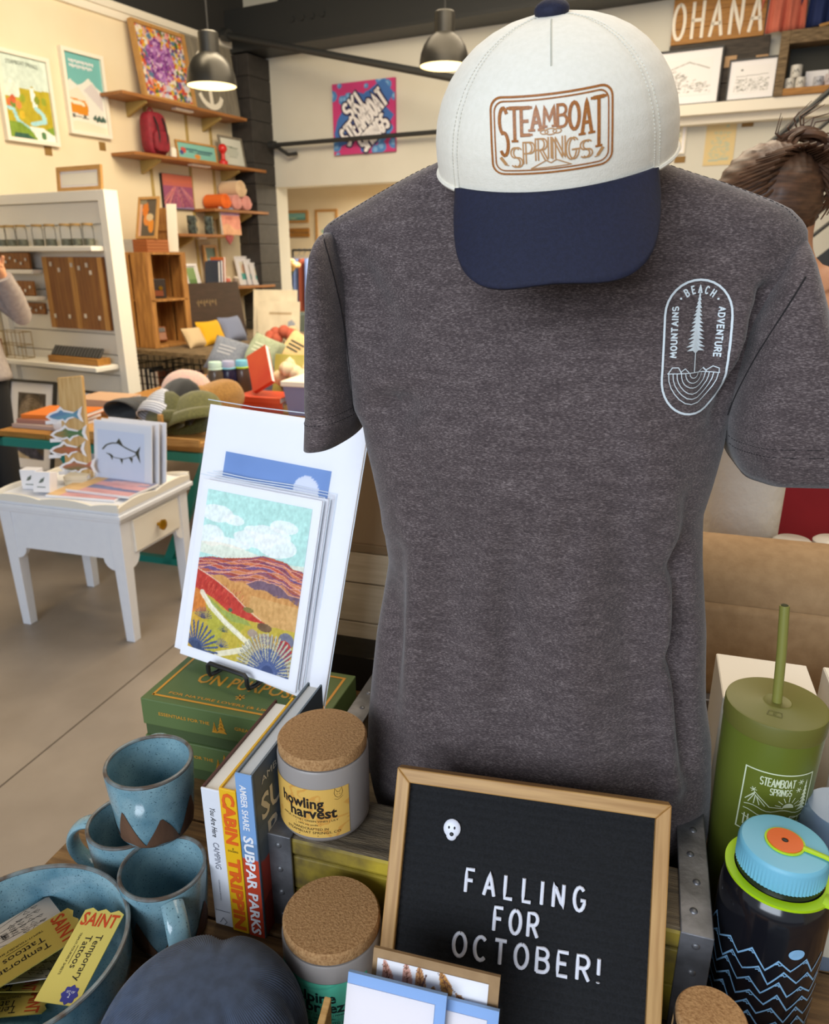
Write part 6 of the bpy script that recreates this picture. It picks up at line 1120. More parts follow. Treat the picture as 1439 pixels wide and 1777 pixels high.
mug('blue mug at the left of the lower pair, handle pointing left', (ml.x, ml.y, ZT + .0008), R(172)); mug('blue mug at the right of the lower pair, handle toward the front, beside the books', (mr.x, mr.y, ZT + .0008), R(-62)); pt_ = Pz(258, 1320, ZT + .1625)
mug('blue mug stacked on top of the two others', (pt_.x, pt_.y, ZT + .0825), R(100), r=.0445)
BC = V((-.357, .503, ZT + .0008)); t = thing('bowl', 'wide blue glazed bowl holding temporary tattoo packets', 'bowl', BC); r = .095
MB().lathe([(r*.80, 0), (r*.86, .003), (r*.95, .02), (r*.985, .04), (r*.99, .064), (r, .07), (r*.985, .0715), (r*.965, .069), (r*.955, .05), (r*.93, .03), (r*.87, .016), (r*.84, .013), (r*.80, .0125), (0, .0115)], 96, cap1=False).build('body', GLZ, t); MB().tube([(r*.985*cos(a), r*.985*sin(a), .0708) for a in np.linspace(0, 2*pi, 96, endpoint=False)], .0022, 8, closed=True).build('rim', RIMB, t)
YP = mk('yellow_packet', '#d9c566', .5); PW_ = mk('packet_white', '#e6e1dc', .5); REDI = mk('red_ink', '#cf4a24', .5); PURP = mk('purple_ink', '#3f3f8a', .5)
def packet(label, A, Bp, dz, kind, h=.092, tx=0, ty=0):
    A = Pz(A[0], A[1], ZT + dz); Bp = Pz(Bp[0], Bp[1], ZT + dz); w = (Bp-A).length; xd = (Bp-A).normalized(); yd = V((-xd.y, xd.x, 0)); loc = A - yd*h; rot = (tx, ty, atan2(xd.y, xd.x))
    t = thing('tattoo_packet', label, 'packet', loc, rot=rot, group='tattoo packets in the blue bowl'); hc = h*.62 if kind == 'card' else h
    f = lambda a, b: (a, b, .0013)
    if kind == 'card':
        zig = [(0, 0), (w, 0)] + [(w - w*i/6, h + (.003 if i % 2 else 0)) for i in range(7)]; MB().prism(zig, 0, .001, 'xy').build('header_card', YP, t, smooth=False); m = MB(); font_text(m, 'SAINT', w*.5, h*.83, .0125, f, W=w*.9, bold=.02); m.build('lettering', REDI, t, smooth=False)
        m = MB(); g = lambda a, b: (w*.62 + b, h*.74 - a, .0013); font_text(m, 'Temporary', 0, 0, .0068, g, W=h*.5, anchor='l'); g2 = lambda a, b: (w*.38 + b, h*.72 - a, .0013); font_text(m, 'Tattoos', 0, 0, .0068, g2, W=h*.36, anchor='l'); g3 = lambda a, b: (w*.2 + b, h*.74 - a, .0013); font_text(m, 'TRIM-IT-YOURSELF SHEETS', 0, 0, .0022, g3, W=h*.46, anchor='l')
        ribbon(m, [(w*.31, h*.6), (w*.31, h*.4)], .0004, f); m.build('lettering', INK, t, smooth=False)
        m = MB(); m.prism([(w*.72 + .0075*(1 + .12*cos(8*a))*cos(a), h*.1 + .0075*(1 + .12*cos(8*a))*sin(a)) for a in np.linspace(0, 2*pi, 32, endpoint=False)], .0011, .0013, 'xy'); sl = m.build('seal', PURP, t, smooth=False); m = MB(); font_text(m, 'SET OF', w*.72, h*.115, .002, lambda a, b: (a, b, .0015), W=.008); font_text(m, '2', w*.72, h*.07, .0035, lambda a, b: (a, b, .0015)); m.build('lettering', WHITE, sl, smooth=False)
    else:
        MB().bx(0, 0, 0, w, h, .0008).build('sheet', PW_, t, smooth=False); m = MB(); f = lambda a, b: (a, b, .001)
        for k in range(5):
            x0, y0 = w*(.3 + .1*k), h*(.15 + .1*k); ribbon(m, [(w*.5, h*.08), (w*.48 + .006*(k-2), h*.45), (w*.5 + .009*(k-2), h*.85)], .0004, f)
            for j in range(6): a = .5 + .25*j; px_, py_ = w*.49 + .009*(k-2)*j/6, h*(.35 + .09*j); ribbon(m, [(px_, py_), (px_ + .003*(1 if j % 2 else -1), py_ + .003), (px_ + .001, py_ + .006), (px_, py_)], .0004, f)
        for k in range(5): ribbon(m, [(w*.4 + .006*cos(a)+.004*k-.008, h*.22 + .004*sin(a) + .006*(k % 2)) for a in np.linspace(0, 2*pi, 9)], .0004, f)
        m.build('line_drawing', INK, t, smooth=False)
    MB().add([(-.0015, -.0015, .0022), (w+.0015, -.0015, .0022), (w+.0015, h+.0015, .0022), (-.0015, h+.0015, .0022)], [(0, 1, 2, 3)]).build('sleeve', FILM, t, smooth=False); return t
packet('yellow packet lying lowest at the front of the bowl, only its end showing', (89, 1716), (72, 1760), .018, 'card'); packet('yellow packet second from the bottom at the front of the bowl', (82, 1690), (66, 1722), .0225, 'card')
packet('white flower drawing packet in the middle under the yellow one', (131, 1636), (114, 1694), .029, 'sheet'); packet('white branch drawing packet at the back left of the bowl', (84, 1556), (110, 1590), .036, 'sheet')
packet('yellow packet standing against the right wall of the bowl', (157, 1601), (224, 1613), .045, 'card', .082, R(12), R(-4)); packet('yellow packet on top of the others in the bowl, title turned upside down', (119, 1584), (147, 1629), .049, 'card', .1, R(3))
# ---------------------------------------------------------------- navy knit hat at the front edge
NK = mk('navy_knit', '#3b485f', .9, c2='#303b4e', ns=90, sheen=.25); t = thing('knit_hat', 'dark navy knit hat lying at the front edge beside the bowl', 'hat', (-.178, .428, ZT + .0005), R(-20)); m = MB()
def bean(u, v):
    th = 2*pi*u; f = cos(v*pi/2); r_ = (f**.62); rid = 1 - 0.13*math.exp(-((((th-1.9+pi) % (2*pi))-pi)/.16)**2)*(1-.2*v) - .12*math.exp(-((((th-4.4+pi) % (2*pi))-pi)/.2)**2) - .11*math.exp(-((((th-5.6+pi) % (2*pi))-pi)/.15)**2) - .08*math.exp(-((((th-.4+pi) % (2*pi))-pi)/.2)**2)
    rid += .016*sin(th*170)*(1-v)**.3; return (.092*r_*rid*cos(th) + .012*v, .088*r_*rid*sin(th) + .016*v, .112*sin(v*pi/2)**.85*(1 + .04*sin(2*th + 1)*(1-v)))
m.grid(bean, 1000, 40, cu=True); m.build('crown', NK, t, ang=80); MB().grid(lambda u, v: (.0935*cos(2*pi*u)*(1 + .03*sin(v*pi)), .0895*sin(2*pi*u)*(1 + .03*sin(v*pi)), .0005 + .03*v), 96, 6, cu=True).build('cuff', NK, t, ang=80)
# ---------------------------------------------------------------- green gift boxes, easel and the art prints
GRN = mk('green_board', '#5d7240', .6, c2='#566a3a', ns=4); GOLD = mk('gold_ink', '#d8962a', .5); G0 = Pz(243, 1211, ZT + .113); gb = TFi(G0)
def giftbox(label, z, top):
    t = thing('gift_box', label, 'box', (G0.x, G0.y, z), YT, 'green gift boxes'); W, D, H = .25, .132, .0562
    MB().bx(.002, .002, 0, W-.002, D-.002, H*.4).build('tray', mk('green_board_dark', '#43552f', .6), t, smooth=False, bev=.001); MB().bx(0, 0, H*.3, W, D, H).build('lid', GRN, t, smooth=False, bev=.0015)
    m = MB(); fr = lambda a, b: (a, -.0004, b); font_text(m, 'ESSENTIALS FOR THE', .026, H*.62, .0048, fr, W=.075, anchor='l', bold=.01); font_text(m, 'GREAT-OUTDOORS', .137, H*.62, .0048, fr, W=.072, anchor='l', bold=.01)
    for x, s in ((.108, .62), (.118, 1.)):
        for k in range(4): w_ = (.0022 + .0018*k)*s; zt_ = H*.42 + .024*s - k*.0052*s; m.add([fr(x, zt_ + .003), fr(x - w_, zt_ - .006*s), fr(x + w_, zt_ - .006*s)], [(0, 1, 2)])
    if top:
        ft = lambda a, b: (a, b, H + .0004); q = [(.012, .012), (W-.012, .012), (W-.012, D-.012), (.012, D-.012), (.012, .012)]; ribbon(m, densify(q, .02), .0035, ft)
        font_text(m, 'ON PURPOSE.', W*.5, .054, .024, ft, W=.155, bold=.015); font_text(m, 'FOR NATURE LOVERS (& LIKE-LIKERS)', W*.5, .019, .005, ft, W=.19, bold=.01)
        for a in (0, 60, 120): ribbon(m, [(W*.5 + .006*cos(R(a)), .038 + .006*sin(R(a))), (W*.5 - .006*cos(R(a)), .038 - .006*sin(R(a)))], .0022, ft)
    m.build('gold_lettering', GOLD, t, smooth=False); return t
giftbox('lower dark green gift box under its twin, behind the mugs', ZT + .0006, False); giftbox('upper dark green gift box with gold title, under the art prints', ZT + .0572, True)
ZB2 = ZT + .1137
def art(name, label, bl, W, H, psi, th, img, m_, t0=.004, n=1):
    t = thing(name, label, 'print', bl, rot=(-th, 0, psi)); MB().bx(0, -t0, 0, W, 0, H).build('backing_board', WHITE, t, smooth=False, bev=.0006)
    if img is not None: sheet(t, 'print', img, W-2*m_[0], H-m_[1]-m_[2], m_[0], m_[1], -t0-.0004)
    m = MB(); m.grid(lambda u, v: (-.004 + u*(W+.008), -t0 - .0016 - .0006*sin(u*17 + v*5)*sin(v*13), -.002 + v*(H+.009)), 24, 30); m.build('sleeve', FILM, t); m = MB(); ribbon(m, [(-.003, H+.006), (W*.3, H+.0045), (W*.7, H+.0065), (W+.004, H+.005), (W+.0035, H*.5), (W+.0045, 0)], .0012, lambda a, b: (a, -t0-.002, b)); m.build('sleeve_edge', mk('cello_edge', '#dfe6ee', .15), t, smooth=False); return t
BP = CV(90, 116, '#7f9ed2'); BP.jit(3, .05, 1); BP.ell(.80, .86, .115, .088, '#dfe2f0'); BP.fill((BP.Y < .50) & (BP.X > .6), '#dfe0ef'); BP.ell(.88, .5, .16, .07, '#e2e4f2'); BP.poly([(.6,.28),(1,.36),(1,0),(.6,0)], '#3e3f44'); BP.ell(.92, .15, .14, .13, '#c8603e'); BP.fill((BP.Y < .1), '#4a342c')
art('art_print', 'large blue print with a pale moon in a white border, behind the canyon print', V((-.34890, .96385, 1.00573 + .0)), .279, .3575, -.5727, .3117, BP, (.045, .05, .062))
AP = CV(170, 226, '#bfe3da'); AP.jit(5, .06, 2); nz = AP.noise(4, 1, 11)
for x, y, rx, ry in ((.12,.86,.16,.05), (.3,.84,.1,.03), (.1,.72,.12,.06), (.62,.8,.22,.045), (.78,.86,.12,.035), (.5,.75,.18,.05), (.72,.74,.2,.06), (.3,.7,.2,.03)): AP.fill(((AP.X-x)/rx)**2 + ((AP.Y-y)/ry)**2 + nz*.9 < 1, '#f3f3ef', .85)
AP.fill((AP.Y < .67 + .02*np.sin(6*AP.X)) & (AP.Y > .6), '#f5ead6', .7)
ridge = lambda x: np.interp(x, [0, .12, .25, .38, .5, .6, .66, .75, .84, .9, 1], [.565, .59, .6, .62, .64, .665, .67, .665, .66, .635, .63]); AP.under(ridge, '#b8543a')
cols = ['#c9623e', '#a84a48', '#d9804a', '#8c4658', '#cc5a3c', '#7a5a86', '#c46a48', '#d98a52', '#b0503e', '#9a5a62', '#d07a48', '#a85440', '#cf8a58', '#7d6070']
for k, c in enumerate(cols): AP.under(lambda x, k=k: ridge(x) - .012 - k*.0105 + .006*np.sin(14*x + k*1.3) + .004*np.sin(33*x + 2*k), c); AP.line([(x, float(ridge(x)) - .012 - k*.0105 + .006*sin(14*x + k*1.3) + .004*sin(33*x + 2*k)) for x in np.linspace(0, 1, 30)], .006, '#e8a890' if k % 3 else '#7c5080')
AP.under(lambda x: np.interp(x, [0, .2, .5, .8, 1], [.47, .49, .475, .455, .44]) + .008*np.sin(30*x), '#d9a05a'); AP.fill((AP.Y < .46) & (np.sin(AP.X*120 + 3*np.sin(AP.Y*20)) > .2), '#c98c48', .5); AP.fill((AP.Y < .42) & (AP.X > .55), '#dcb878', .5)
AP.poly([(0,.5),(.12,.475),(.22,.45),(.38,.40),(.52,.34),(.62,.30),(.75,.275),(.55,.27),(.35,.29),(.2,.34),(0,.38)], '#c83a28'); rg = np.random.default_rng(3)
for k in range(90): x = rg.random()*.5; y = .36 + .1*rg.random() - x*.12; AP.line([(x, y), (x + .01, y + .02)], .006, str(rg.choice(['#a82c20', '#de6a4a', '#b8342a', '#d04a34'])), .7)
AP.line([(0,.5),(.12,.475),(.22,.45),(.38,.40),(.52,.34),(.68,.29)], .008, '#f0cfae')
AP.poly([(0,.38),(.2,.34),(.35,.29),(.55,.27),(.75,.27),(1,.28),(1,0),(0,0)], '#c9b23c'); AP.poly([(0,.38),(.1,.36),(.15,.25),(0,.22)], '#d8842e'); AP.fill((AP.Y < .27) & (nz > .12), '#b5b23c', .7); AP.fill((AP.Y < .22) & (nz < -.15), '#d9a432', .7)
AP.poly([(.1,.355),(.3,.29),(.55,.265),(.6,.24),(.4,.235),(.2,.3)], '#a3ad52'); AP.line([(.08,.36),(.18,.29),(.34,.22),(.5,.165),(.6,.13),(.56,.09),(.42,.045),(.3,.01)], .045, '#ece2c4'); AP.line([(.1,.355),(.2,.29),(.36,.215),(.52,.16)], .012, '#f6f0dc')
for x, y, r_ in ((.62, .2, .05), (.74, .19, .06)): AP.ell(x, y, r_, r_*.5, '#b09a88')
AP.ell(.72, .255, .07, .025, '#7a5a3a'); AP.ell(.93, .215, .07, .045, '#7a7a8c'); AP.ell(.92, .15, .075, .065, '#b8342e'); AP.ell(.38, .3, .02, .012, '#5a7050'); AP.ell(.55, .33, .05, .015, '#8a7a3a')
def agave(x, y, s, c, c2, n=15, lo=15, hi=165):
    for k in range(n): a = R(lo + (hi-lo)*k/(n-1)); AP.line([(x, y), (x + s*.6*cos(a), y + s*.45*sin(a))], s*.045, c); AP.line([(x + s*.2*cos(a), y + s*.15*sin(a)), (x + s*.62*cos(a), y + s*.47*sin(a))], s*.03, c2)
agave(.08, .0, .38, '#3b4a6c', '#52618a', 13, 5, 150); agave(.34, .06, .12, '#46506e', '#6a7090', 11); agave(.12, .2, .15, '#5a5060', '#7a6a70', 13); agave(.34, .155, .09, '#5c6458', '#7c8068', 11)
AP.jit(60, .10, 21); agave(.8, .0, .48, '#4a5a86', '#cfc6a4', 25, 0, 180); agave(.8, .0, .3, '#3f4f7c', '#5f6f9c', 19, 0, 180)
art('art_print', 'red canyon landscape print in a white border on the black easel', V((-.32667, .92158, 1.0199)), .203, .2478, -.51494, .30642, AP, (.013, .0145, .0125), t0=.0045)
for k in range(2): art('art_print', ('first', 'second')[k] + ' white-edged print stacked right behind the canyon print', V((-.32667, .92158, 1.0199)) + V((sin(.515), cos(.515), 0))*(.0078*(k+1)) + V((.003*(k+1), 0, 0)), .203, .2478, -.51494, .30642, None, (0, 0, 0))
t = thing('easel', 'small black wire easel holding the canyon print on the green box', 'easel', V((-.32667, .92158, ZB2 + .0006)), -.51494); r_ = .0032
m = MB(); m.tube([(.066, .02, .006), (.066, -.004, .006), (.066, -.014, .008), (.066, -.0165, .014), (.066, -.0165, .024), (.07, -.0165, .028), (.13, -.0165, .028), (.134, -.0165, .024), (.134, -.0165, .014), (.134, -.014, .008), (.134, -.004, .006), (.134, .02, .006)], r_, 8); m.build('front_hook', mk('black_wire_gloss', '#232324', .4), t)
for x in (.066, .134): MB().tube([(x, .004, .004), (x*.9+.01, .05, .16)], r_, 8).build('upright', MATS['black_wire_gloss'], t)
MB().tube([(.1, .05, .15), (.1, .085, .004)], r_, 8).build('back_leg', MATS['black_wire_gloss'], t)
# ---------------------------------------------------------------- boxes behind the torso
solo(MB().bx(0, 0, 0, .46, .18, .1), 'black_box', 'flat black box under the whitewashed crate behind the torso form', 'box', BLACK, TF(-.51, .955, ZT + .0005), YT, smooth=False, bev=.003)
t = thing('wooden_crate', 'whitewashed plank crate behind the torso form and the big print', 'crate', TF(-.51, .955, ZT + .061), YT); WWASH = mk('whitewash', '#c9bba4', .8, c2='#b5a58c', ns=7, stretch=(1, 12, 14), detail=8)
for z0, z1 in ((0, .062), (.064, .128), (.130, .178)): MB().bx(0, 0, z0, .36, .012, z1).build('plank', WWASH, t, smooth=False, bev=.0015); MB().bx(0, .19, z0, .36, .202, z1).build('plank', WWASH, t, smooth=False, bev=.0015)
for x in (0, .348): MB().bx(x, .012, 0, x+.012, .19, .178).build('end_board', WWASH, t, smooth=False)
t = thing('cardboard_box', 'tan cardboard box on top of the whitewashed crate', 'box', TF(-.40, .96, ZT + .2395), YT); MB().bx(0, 0, .012, .25, .19, .185).build('body', mk('tan_card', '#937c60', .75), t, smooth=False, bev=.002); MB().bx(-.004, -.004, 0, .254, .194, .014).build('lower_rim', mk('tan_card_dark', '#857055', .8), t, smooth=False, bev=.002)
# ---------------------------------------------------------------- green tumbler, dark bottle and neighbours
OLV = mk('olive_plastic', '#6a7428', .35, c2='#667026', ns=4); OLL = mk('olive_lid', '#6e6c2c', .5); tp = Pz(1349, 1218, ZT + .25); TD = V((tp.x, tp.y, ZT + .0008))
t = thing('tumbler', 'tall olive green tumbler with a straw, in front of the white box', 'tumbler', TD, atan2(TD.y, TD.x) - pi/2); r = .0465
MB().lathe([(r*.80, 0), (r*.83, .003), (r*.90, .08), (r*.965, .17), (r*.985, .229), (r*.95, .2295), (0, .2296)], 64, cap1=False).build('cup', OLV, t); MB().lathe([(r*.99, .229), (r*1.0, .231), (r*1.0, .246), (r*.985, .2485), (r*.93, .2495), (r*.3, .2492), (r*.27, .2502), (r*.22, .2495), (0, .2495)], 64, cap1=False).build('lid', OLL, t)
m = MB(); sp_ = [(0, 0, .245), (-.004, .006, .30), (-.0085, .012, .345)]; m.tube(sp_, .0046, 14); m.build('straw', mk('olive_straw', '#86843e', .4), t); MB().ell((-.0085, .012, .3455), (.0034, .0034, .0008), 12, 6).build('straw_opening', mk('straw_hole', '#3a3a18', .8), t)
m = MB(); fl_ = lambda a, b: (a, -.024 + b, .2500); ribbon(m, [(-.0065, -.0035), (.0065, -.0035), (.0058, .004), (-.0055, .004), (-.0065, -.0035)], .0007, fl_); ribbon(m, [(.0015, -.001), (-.001, -.001), (-.001, .0015), (.0015, .0015)], .0005, fl_); m.build('lid_mark', mk('olive_dark', '#55541f', .5), t, smooth=False)
def tcyl(x, z): rr = float(np.interp(z, [0, .08, .17, .229], [r*.82, r*.90, r*.965, r*.985])) + .0005; a = -pi/2 + R(20) + x/rr; return (rr*cos(a), rr*sin(a), z)
GI = mk('pale_green_ink', '#dfe6c4', .6); m = MB(); zc = .163; hw, hh = .032, .036; ft = lambda x, z: tcyl(x, zc + z)
ribbon(m, densify([(-hw, -hh), (hw, -hh), (hw, hh), (-hw, hh), (-hw, -hh)], .004), .0013, ft); stroke_text(m, 'STEAMBOAT', -.002, .022, .0085, .0011, ft, wf=.58, gap=.1, step=.002); stroke_text(m, 'SPRINGS', .002, .0125, .0072, .0010, ft, wf=.62, gap=.12, step=.002)
ribbon(m, [(-.028, .0), (-.020, .011), (-.017, .008), (-.006, -.002), (.006, -.002)], .0009, ft)
for k in range(4): ribbon(m, [(-.0205 + .001*k, .009 - .001*k), (-.025 + .005*k, -.002)], .0009, ft)
m.prism([(0, 0), (0, 0), (0, 0)], 0, 0) if False else None
for k in range(7): a = R(12 + k*26); ribbon(m, [(.011 + .0072*cos(a), -.0015 + .0072*sin(a)), (.011 + .0125*cos(a), -.0015 + .0125*sin(a))], .0008, ft)
m.add([ft(.011 + .0055*cos(a), -.0015 + .0055*sin(a)) for a in np.linspace(0, pi, 12)], [tuple(range(12))])
for k in range(8): w_ = .0012 + .0007*k; m.add([ft(.026, .030 - k*.0042), ft(.026 - w_, .0245 - k*.0042), ft(.026 + w_*.8, .0245 - k*.0042)], [(0, 1, 2)])
for y0, ph in ((-.006, 0), (-.0125, 1), (-.021, 2)): ribbon(m, [(-.028 + .056*i/14, y0 + .0018*sin(i*.9 + ph)) for i in range(15)], .0009, ft)
for x, z in ((-.022, .0135), (.0195, .028), (.0185, .019)):
    for a in (0, 60, 120): ribbon(m, [(x - .0028*cos(R(a)), z - .0028*sin(R(a))), (x + .0028*cos(R(a)), z + .0028*sin(R(a)))], .0007, ft)
ribbon(m, [(.010, -.019), (.015, -.012), (.024, -.0135), (.023, -.0195), (.010, -.019)], .0008, ft); ribbon(m, [(.015, -.012), (.016, -.019)], .0008, ft)
for x in (-.026, -.0225): ribbon(m, [(x, -.030), (x, -.017)], .0012, ft)
m.build('white_print', GI, t, smooth=False)
WB = mk('white_carton', '#e6dfd2', .6); t = thing('white_box', 'tall white carton right behind the olive tumbler', 'box', TF(.118, .772, ZT + .0006), YT, 'white cartons'); MB().bx(0, 0, 0, .1, .1, .199).build('carton', WB, t, smooth=False, bev=.0012); MB().bx(.001, .001, .1992, .099, .098, .2).build('lid_flap', WB, t, smooth=False)
t = thing('white_box', 'second white carton at the right edge beside the first', 'box', TF(.236, .775, ZT + .0006), YT, 'white cartons'); MB().bx(0, 0, 0, .1, .1, .199).build('carton', WB, t, smooth=False, bev=.0012); MB().bx(.001, .001, .1992, .099, .098, .2).build('lid_flap', WB, t, smooth=False)
q = Py(1466, 1395, .57); t = thing('steel_can', 'steel blue can at the right edge behind the dark bottle', 'can', (q.x, q.y, ZT + .0006)); MB().lathe([(.034, 0), (.036, .004), (.036, .15), (.03, .165), (0, .166)], 40).build('body', mk('steel_blue', '#8a9cb4', .3, .3), t); MB().lathe([(.0363, .02), (.0363, .09)], 40, cap0=False, cap1=False).build('label', mk('can_label_cream', '#d8cdb8', .5), t)
NB = Pz(1361, 1466, ZT + .186); ND = V((NB.x, NB.y, ZT + .0006)); t = thing('water_bottle', 'dark clear water bottle with sky blue cap and zigzag mountain print', 'bottle', ND, atan2(ND.y, ND.x) - pi/2)
SMK = mk('smoked_clear_plastic', '#17171c', .15, spec=.6, coat=.15); r = .0448
MB().lathe([(r*.9, 0), (r*.98, .004), (r, .012), (r, .128), (r*.985, .140), (r*.93, .149), (r*.84, .154), (r*.78, .157), (r*.77, .164)], 64).build('body', SMK, t)
SKC = mk('sky_blue_cap', '#79c0d8', .45); m = MB(); n = 72; rc = .0352
prof_ = [(1, .1655), (1, .184), (.985, .1865), (.95, .1878), (.9, .1882), (0, .1882)]
for j in range(1): 
    vs = []; 
    for (k_, z) in prof_: vs += [((rc*k_ + (.0007 if (i % 2 and k_ == 1) else 0))*cos(2*pi*i/(2*n)), (rc*k_ + (.0007 if (i % 2 and k_ == 1) else 0))*sin(2*pi*i/(2*n)), z) for i in range(2*n)]
    m.add(vs, [(a_*2*n + i, a_*2*n + (i+1) % (2*n), (a_+1)*2*n + (i+1) % (2*n), (a_+1)*2*n + i) for a_ in range(len(prof_)-1) for i in range(2*n)] + [tuple(range(2*n-1, -1, -1))])
m.build('cap', SKC, t, ang=30)
LM = mk('lime_strap', '#b4dc10', .4); m = MB(); m.lathe([(r*.80, .1565), (r*.96, .1562), (r*.965, .1590), (r*.80, .1595)], 64, cap0=False, cap1=False); m.tube([(r*.8, -.014, .158), (r*1.1, -.016, .158), (r*1.4, -.014, .160)], [.009, .007, .006], 8, sq=.25); m.build('neck_strap', LM, t)
m = MB(); m.lathe([(.0158, .1884), (.0158, .1898), (0, .1899)], 40); m.tube([(.012, 0, .1893), (.030, -.002, .1896), (.052, -.005, .188), (.062, -.012, .172), (.06, -.014, .161)], [.0036, .0030, .0034, .004, .004], 8, sq=.35); m.build('tether', LM, t); m = MB(); m.lathe([(.0142, .1899), (.0140, .1908), (.0030, .1909), (.0028, .1902), (0, .1902)], 40); m.build('cap_disc', mk('orange_disc', '#e8661a', .4), t); MB().ell((0, 0, .1904), (.0026, .0026, .0006), 14, 6).build('disc_hole', BLACK, t)
LBI = mk('light_blue_ink', '#8cbbe0', .5); m = MB(); fz = lambda x, z: ((r+.0004)*cos(-pi/2 + x/r), (r+.0004)*sin(-pi/2 + x/r), z)
for row in range(8):
    z0 = .098 - row*.0135; x = -.058 + .004*(row % 2); pts = []; i = 0
    while x < .066: pts.append((x, z0 + (.0085 if i % 2 else -.0045) + .0025*sin(i*1.7 + row))); x += .0088 + .0016*((i + row) % 3); i += 1
    ribbon(m, densify(pts, .004), .0014, fz)
    for j in range(1, len(pts)-1):
        if j % 2: px_, pz_ = pts[j]; ribbon(m, [(px_ - .002, pz_ - .0042), (px_, pz_ - .0028), (px_ + .0008, pz_ - .0045), (px_ + .0026, pz_ - .0038)], .0009, fz)
m.add([fz(.026 + .0066*cos(a), .114 + .0055*sin(a)) for a in np.linspace(0, 2*pi, 24, endpoint=False)], [tuple(range(24))]); m.build('mountain_print', LBI, t, smooth=False)
q = Pz(1236, 1762, ZT + .122); t = thing('cork_bottle', 'small dark bottle with a wide cork stopper at the bottom edge beside the letter board', 'bottle', (q.x, q.y, ZT + .0006)); MB().lathe([(.026, 0), (.029, .003), (.029, .07), (.027, .09), (.0265, .112), (0, .1122)], 40, cap1=False).build('bottle', SMK, t); MB().lathe([(.0245, .105), (.0258, .119), (.024, .1215), (0, .122)], 40).build('cork', CORK, t)
PBK = knit('pale_blue_knit', '#8fa3b8', '#7f93aa', 600); q = Py(1452, 1800, .355); t = thing('knit_pouch', 'pale grey-blue knit pouch in the bottom right corner', 'pouch', (q.x, q.y, ZT + .0005)); pillowy((0, 0, .045), (.045, .04, .045), .7).build('body', PBK, t); MB().tube([(.02*cos(a), .018*sin(a), .088) for a in np.linspace(0, 2*pi, 24, endpoint=False)], .005, 8, closed=True).build('drawn_neck', PBK, t)
# ---------------------------------------------------------------- kraft roll, towel roll, cups
kc = Py(1330, 1020, 1.0); ka, kb = TFi(kc); kz = kc.z; kr = .0735
t = thing('kraft_paper_roll', 'big horizontal roll of brown kraft paper on a stand behind the torso', 'paper roll', TF(ka - .31, kb, ZT), YT); m = MB(); m.lathe([(.02, 0), (kr, 0), (kr, .82), (.02, .82)], 72, cap0=False, cap1=False); m.build('roll', KRAFT, t, loc=(0, 0, kz-ZT), rot=(0, pi/2, 0))
MB().tube([(-.03, 0, kz-ZT), (.85, 0, kz-ZT)], .018, 20).build('core_bar', STEEL, t)
for x in (-.025, .835): MB().hexa([(x, -.06, 0), (x+.012, -.06, 0), (x+.012, .06, 0), (x, .06, 0), (x, -.025, kz-ZT+.03), (x+.012, -.025, kz-ZT+.03), (x+.012, .025, kz-ZT+.03), (x, .025, kz-ZT+.03)]).build('stand_end', STEEL, t, smooth=False)
MB().grid(lambda u, v: (.02 + u*.45, -kr - .002 - .012*sin(v*pi*.5) - .004*sin(u*3.1)*v, kz - ZT - .0 - v*(kz-ZT-.012)), 16, 14).build('loose_sheet', KRAFT, t, solid=.0006); MB().bx(-.02, -.115, .03, .84, -.095, .06).build('cutter_bar', STEEL, t, smooth=False, bev=.002)
tw = Py(1350, 880, 1.26); t = thing('paper_towel_roll', 'white quilted paper towel roll behind the kraft roll', 'paper roll', (tw.x - .066, 1.26, ZT + .0006)); TWL = mk('quilted_paper', '#efe9dc', .85, bump=(46, .9, .004)); MB().lathe([(.075, 0), (.075, .06), (.0, .06)], 32).build('base', WARMWHITE, t); MB().lathe([(.02, .061), (.066, .061), (.066, .40), (.02, .40)], 64, cap0=False, cap1=False).build('roll', TWL, t); MB().tube([(0, 0, .06), (0, 0, .43)], .012, 14).build('spindle', STEEL, t)
for k, (px, lbn) in enumerate(((1376, 'clear cup with a pale lid showing above the kraft roll'), (1446, 'second clear cup above the kraft roll at the right edge'))):
    q = Py(px, 940, 1.16); t = thing('clear_cup', lbn, 'cup', (q.x, q.y, ZT + .0006), 0, 'clear lidded cups'); z_ = q.z - ZT; MB().lathe([(.022, 0), (.03, z_*.97), (.028, z_*.97), (.021, .004)], 32).build('cup', GLASSJ, t); MB().lathe([(.031, z_*.97), (.031, z_), (.026, z_+.004), (0, z_+.005)], 32).build('lid', mk('lid_clear_white', '#e4dccd', .2), t)
# ================================================================ people
def skinned(name, verts, edges, mat, parent, root, sub=2):
    me = bpy.data.meshes.new(name); me.from_pydata([v[0] for v in verts], edges, []); o = bpy.data.objects.new(name, me); COL.objects.link(o)
    md = o.modifiers.new('k', 'SKIN'); ly = me.skin_vertices[0] if me.skin_vertices else None
    if ly is None: bm = bmesh.new(); bm.from_mesh(me); bm.verts.layers.skin.verify(); bm.to_mesh(me); bm.free(); ly = me.skin_vertices[0]
    for i, v in enumerate(verts): rr = v[1]; ly.data[i].radius = rr if hasattr(rr, '__len__') else (rr, rr); ly.data[i].use_root = (i == root)
    o.modifiers.new('s', 'SUBSURF').levels = sub; dg = bpy.context.evaluated_depsgraph_get(); m2 = bpy.data.meshes.new_from_object(o.evaluated_get(dg)); bpy.data.objects.remove(o)
    m2.materials.clear(); m2.materials.append(mat); m2.polygons.foreach_set('use_smooth', [True]*len(m2.polygons)); n = bpy.data.objects.new(name, m2); COL.objects.link(n); n.parent = parent; return n
SKIN = mk('skin', '#d9a07a', .5, c2='#d0946e', ns=6); 
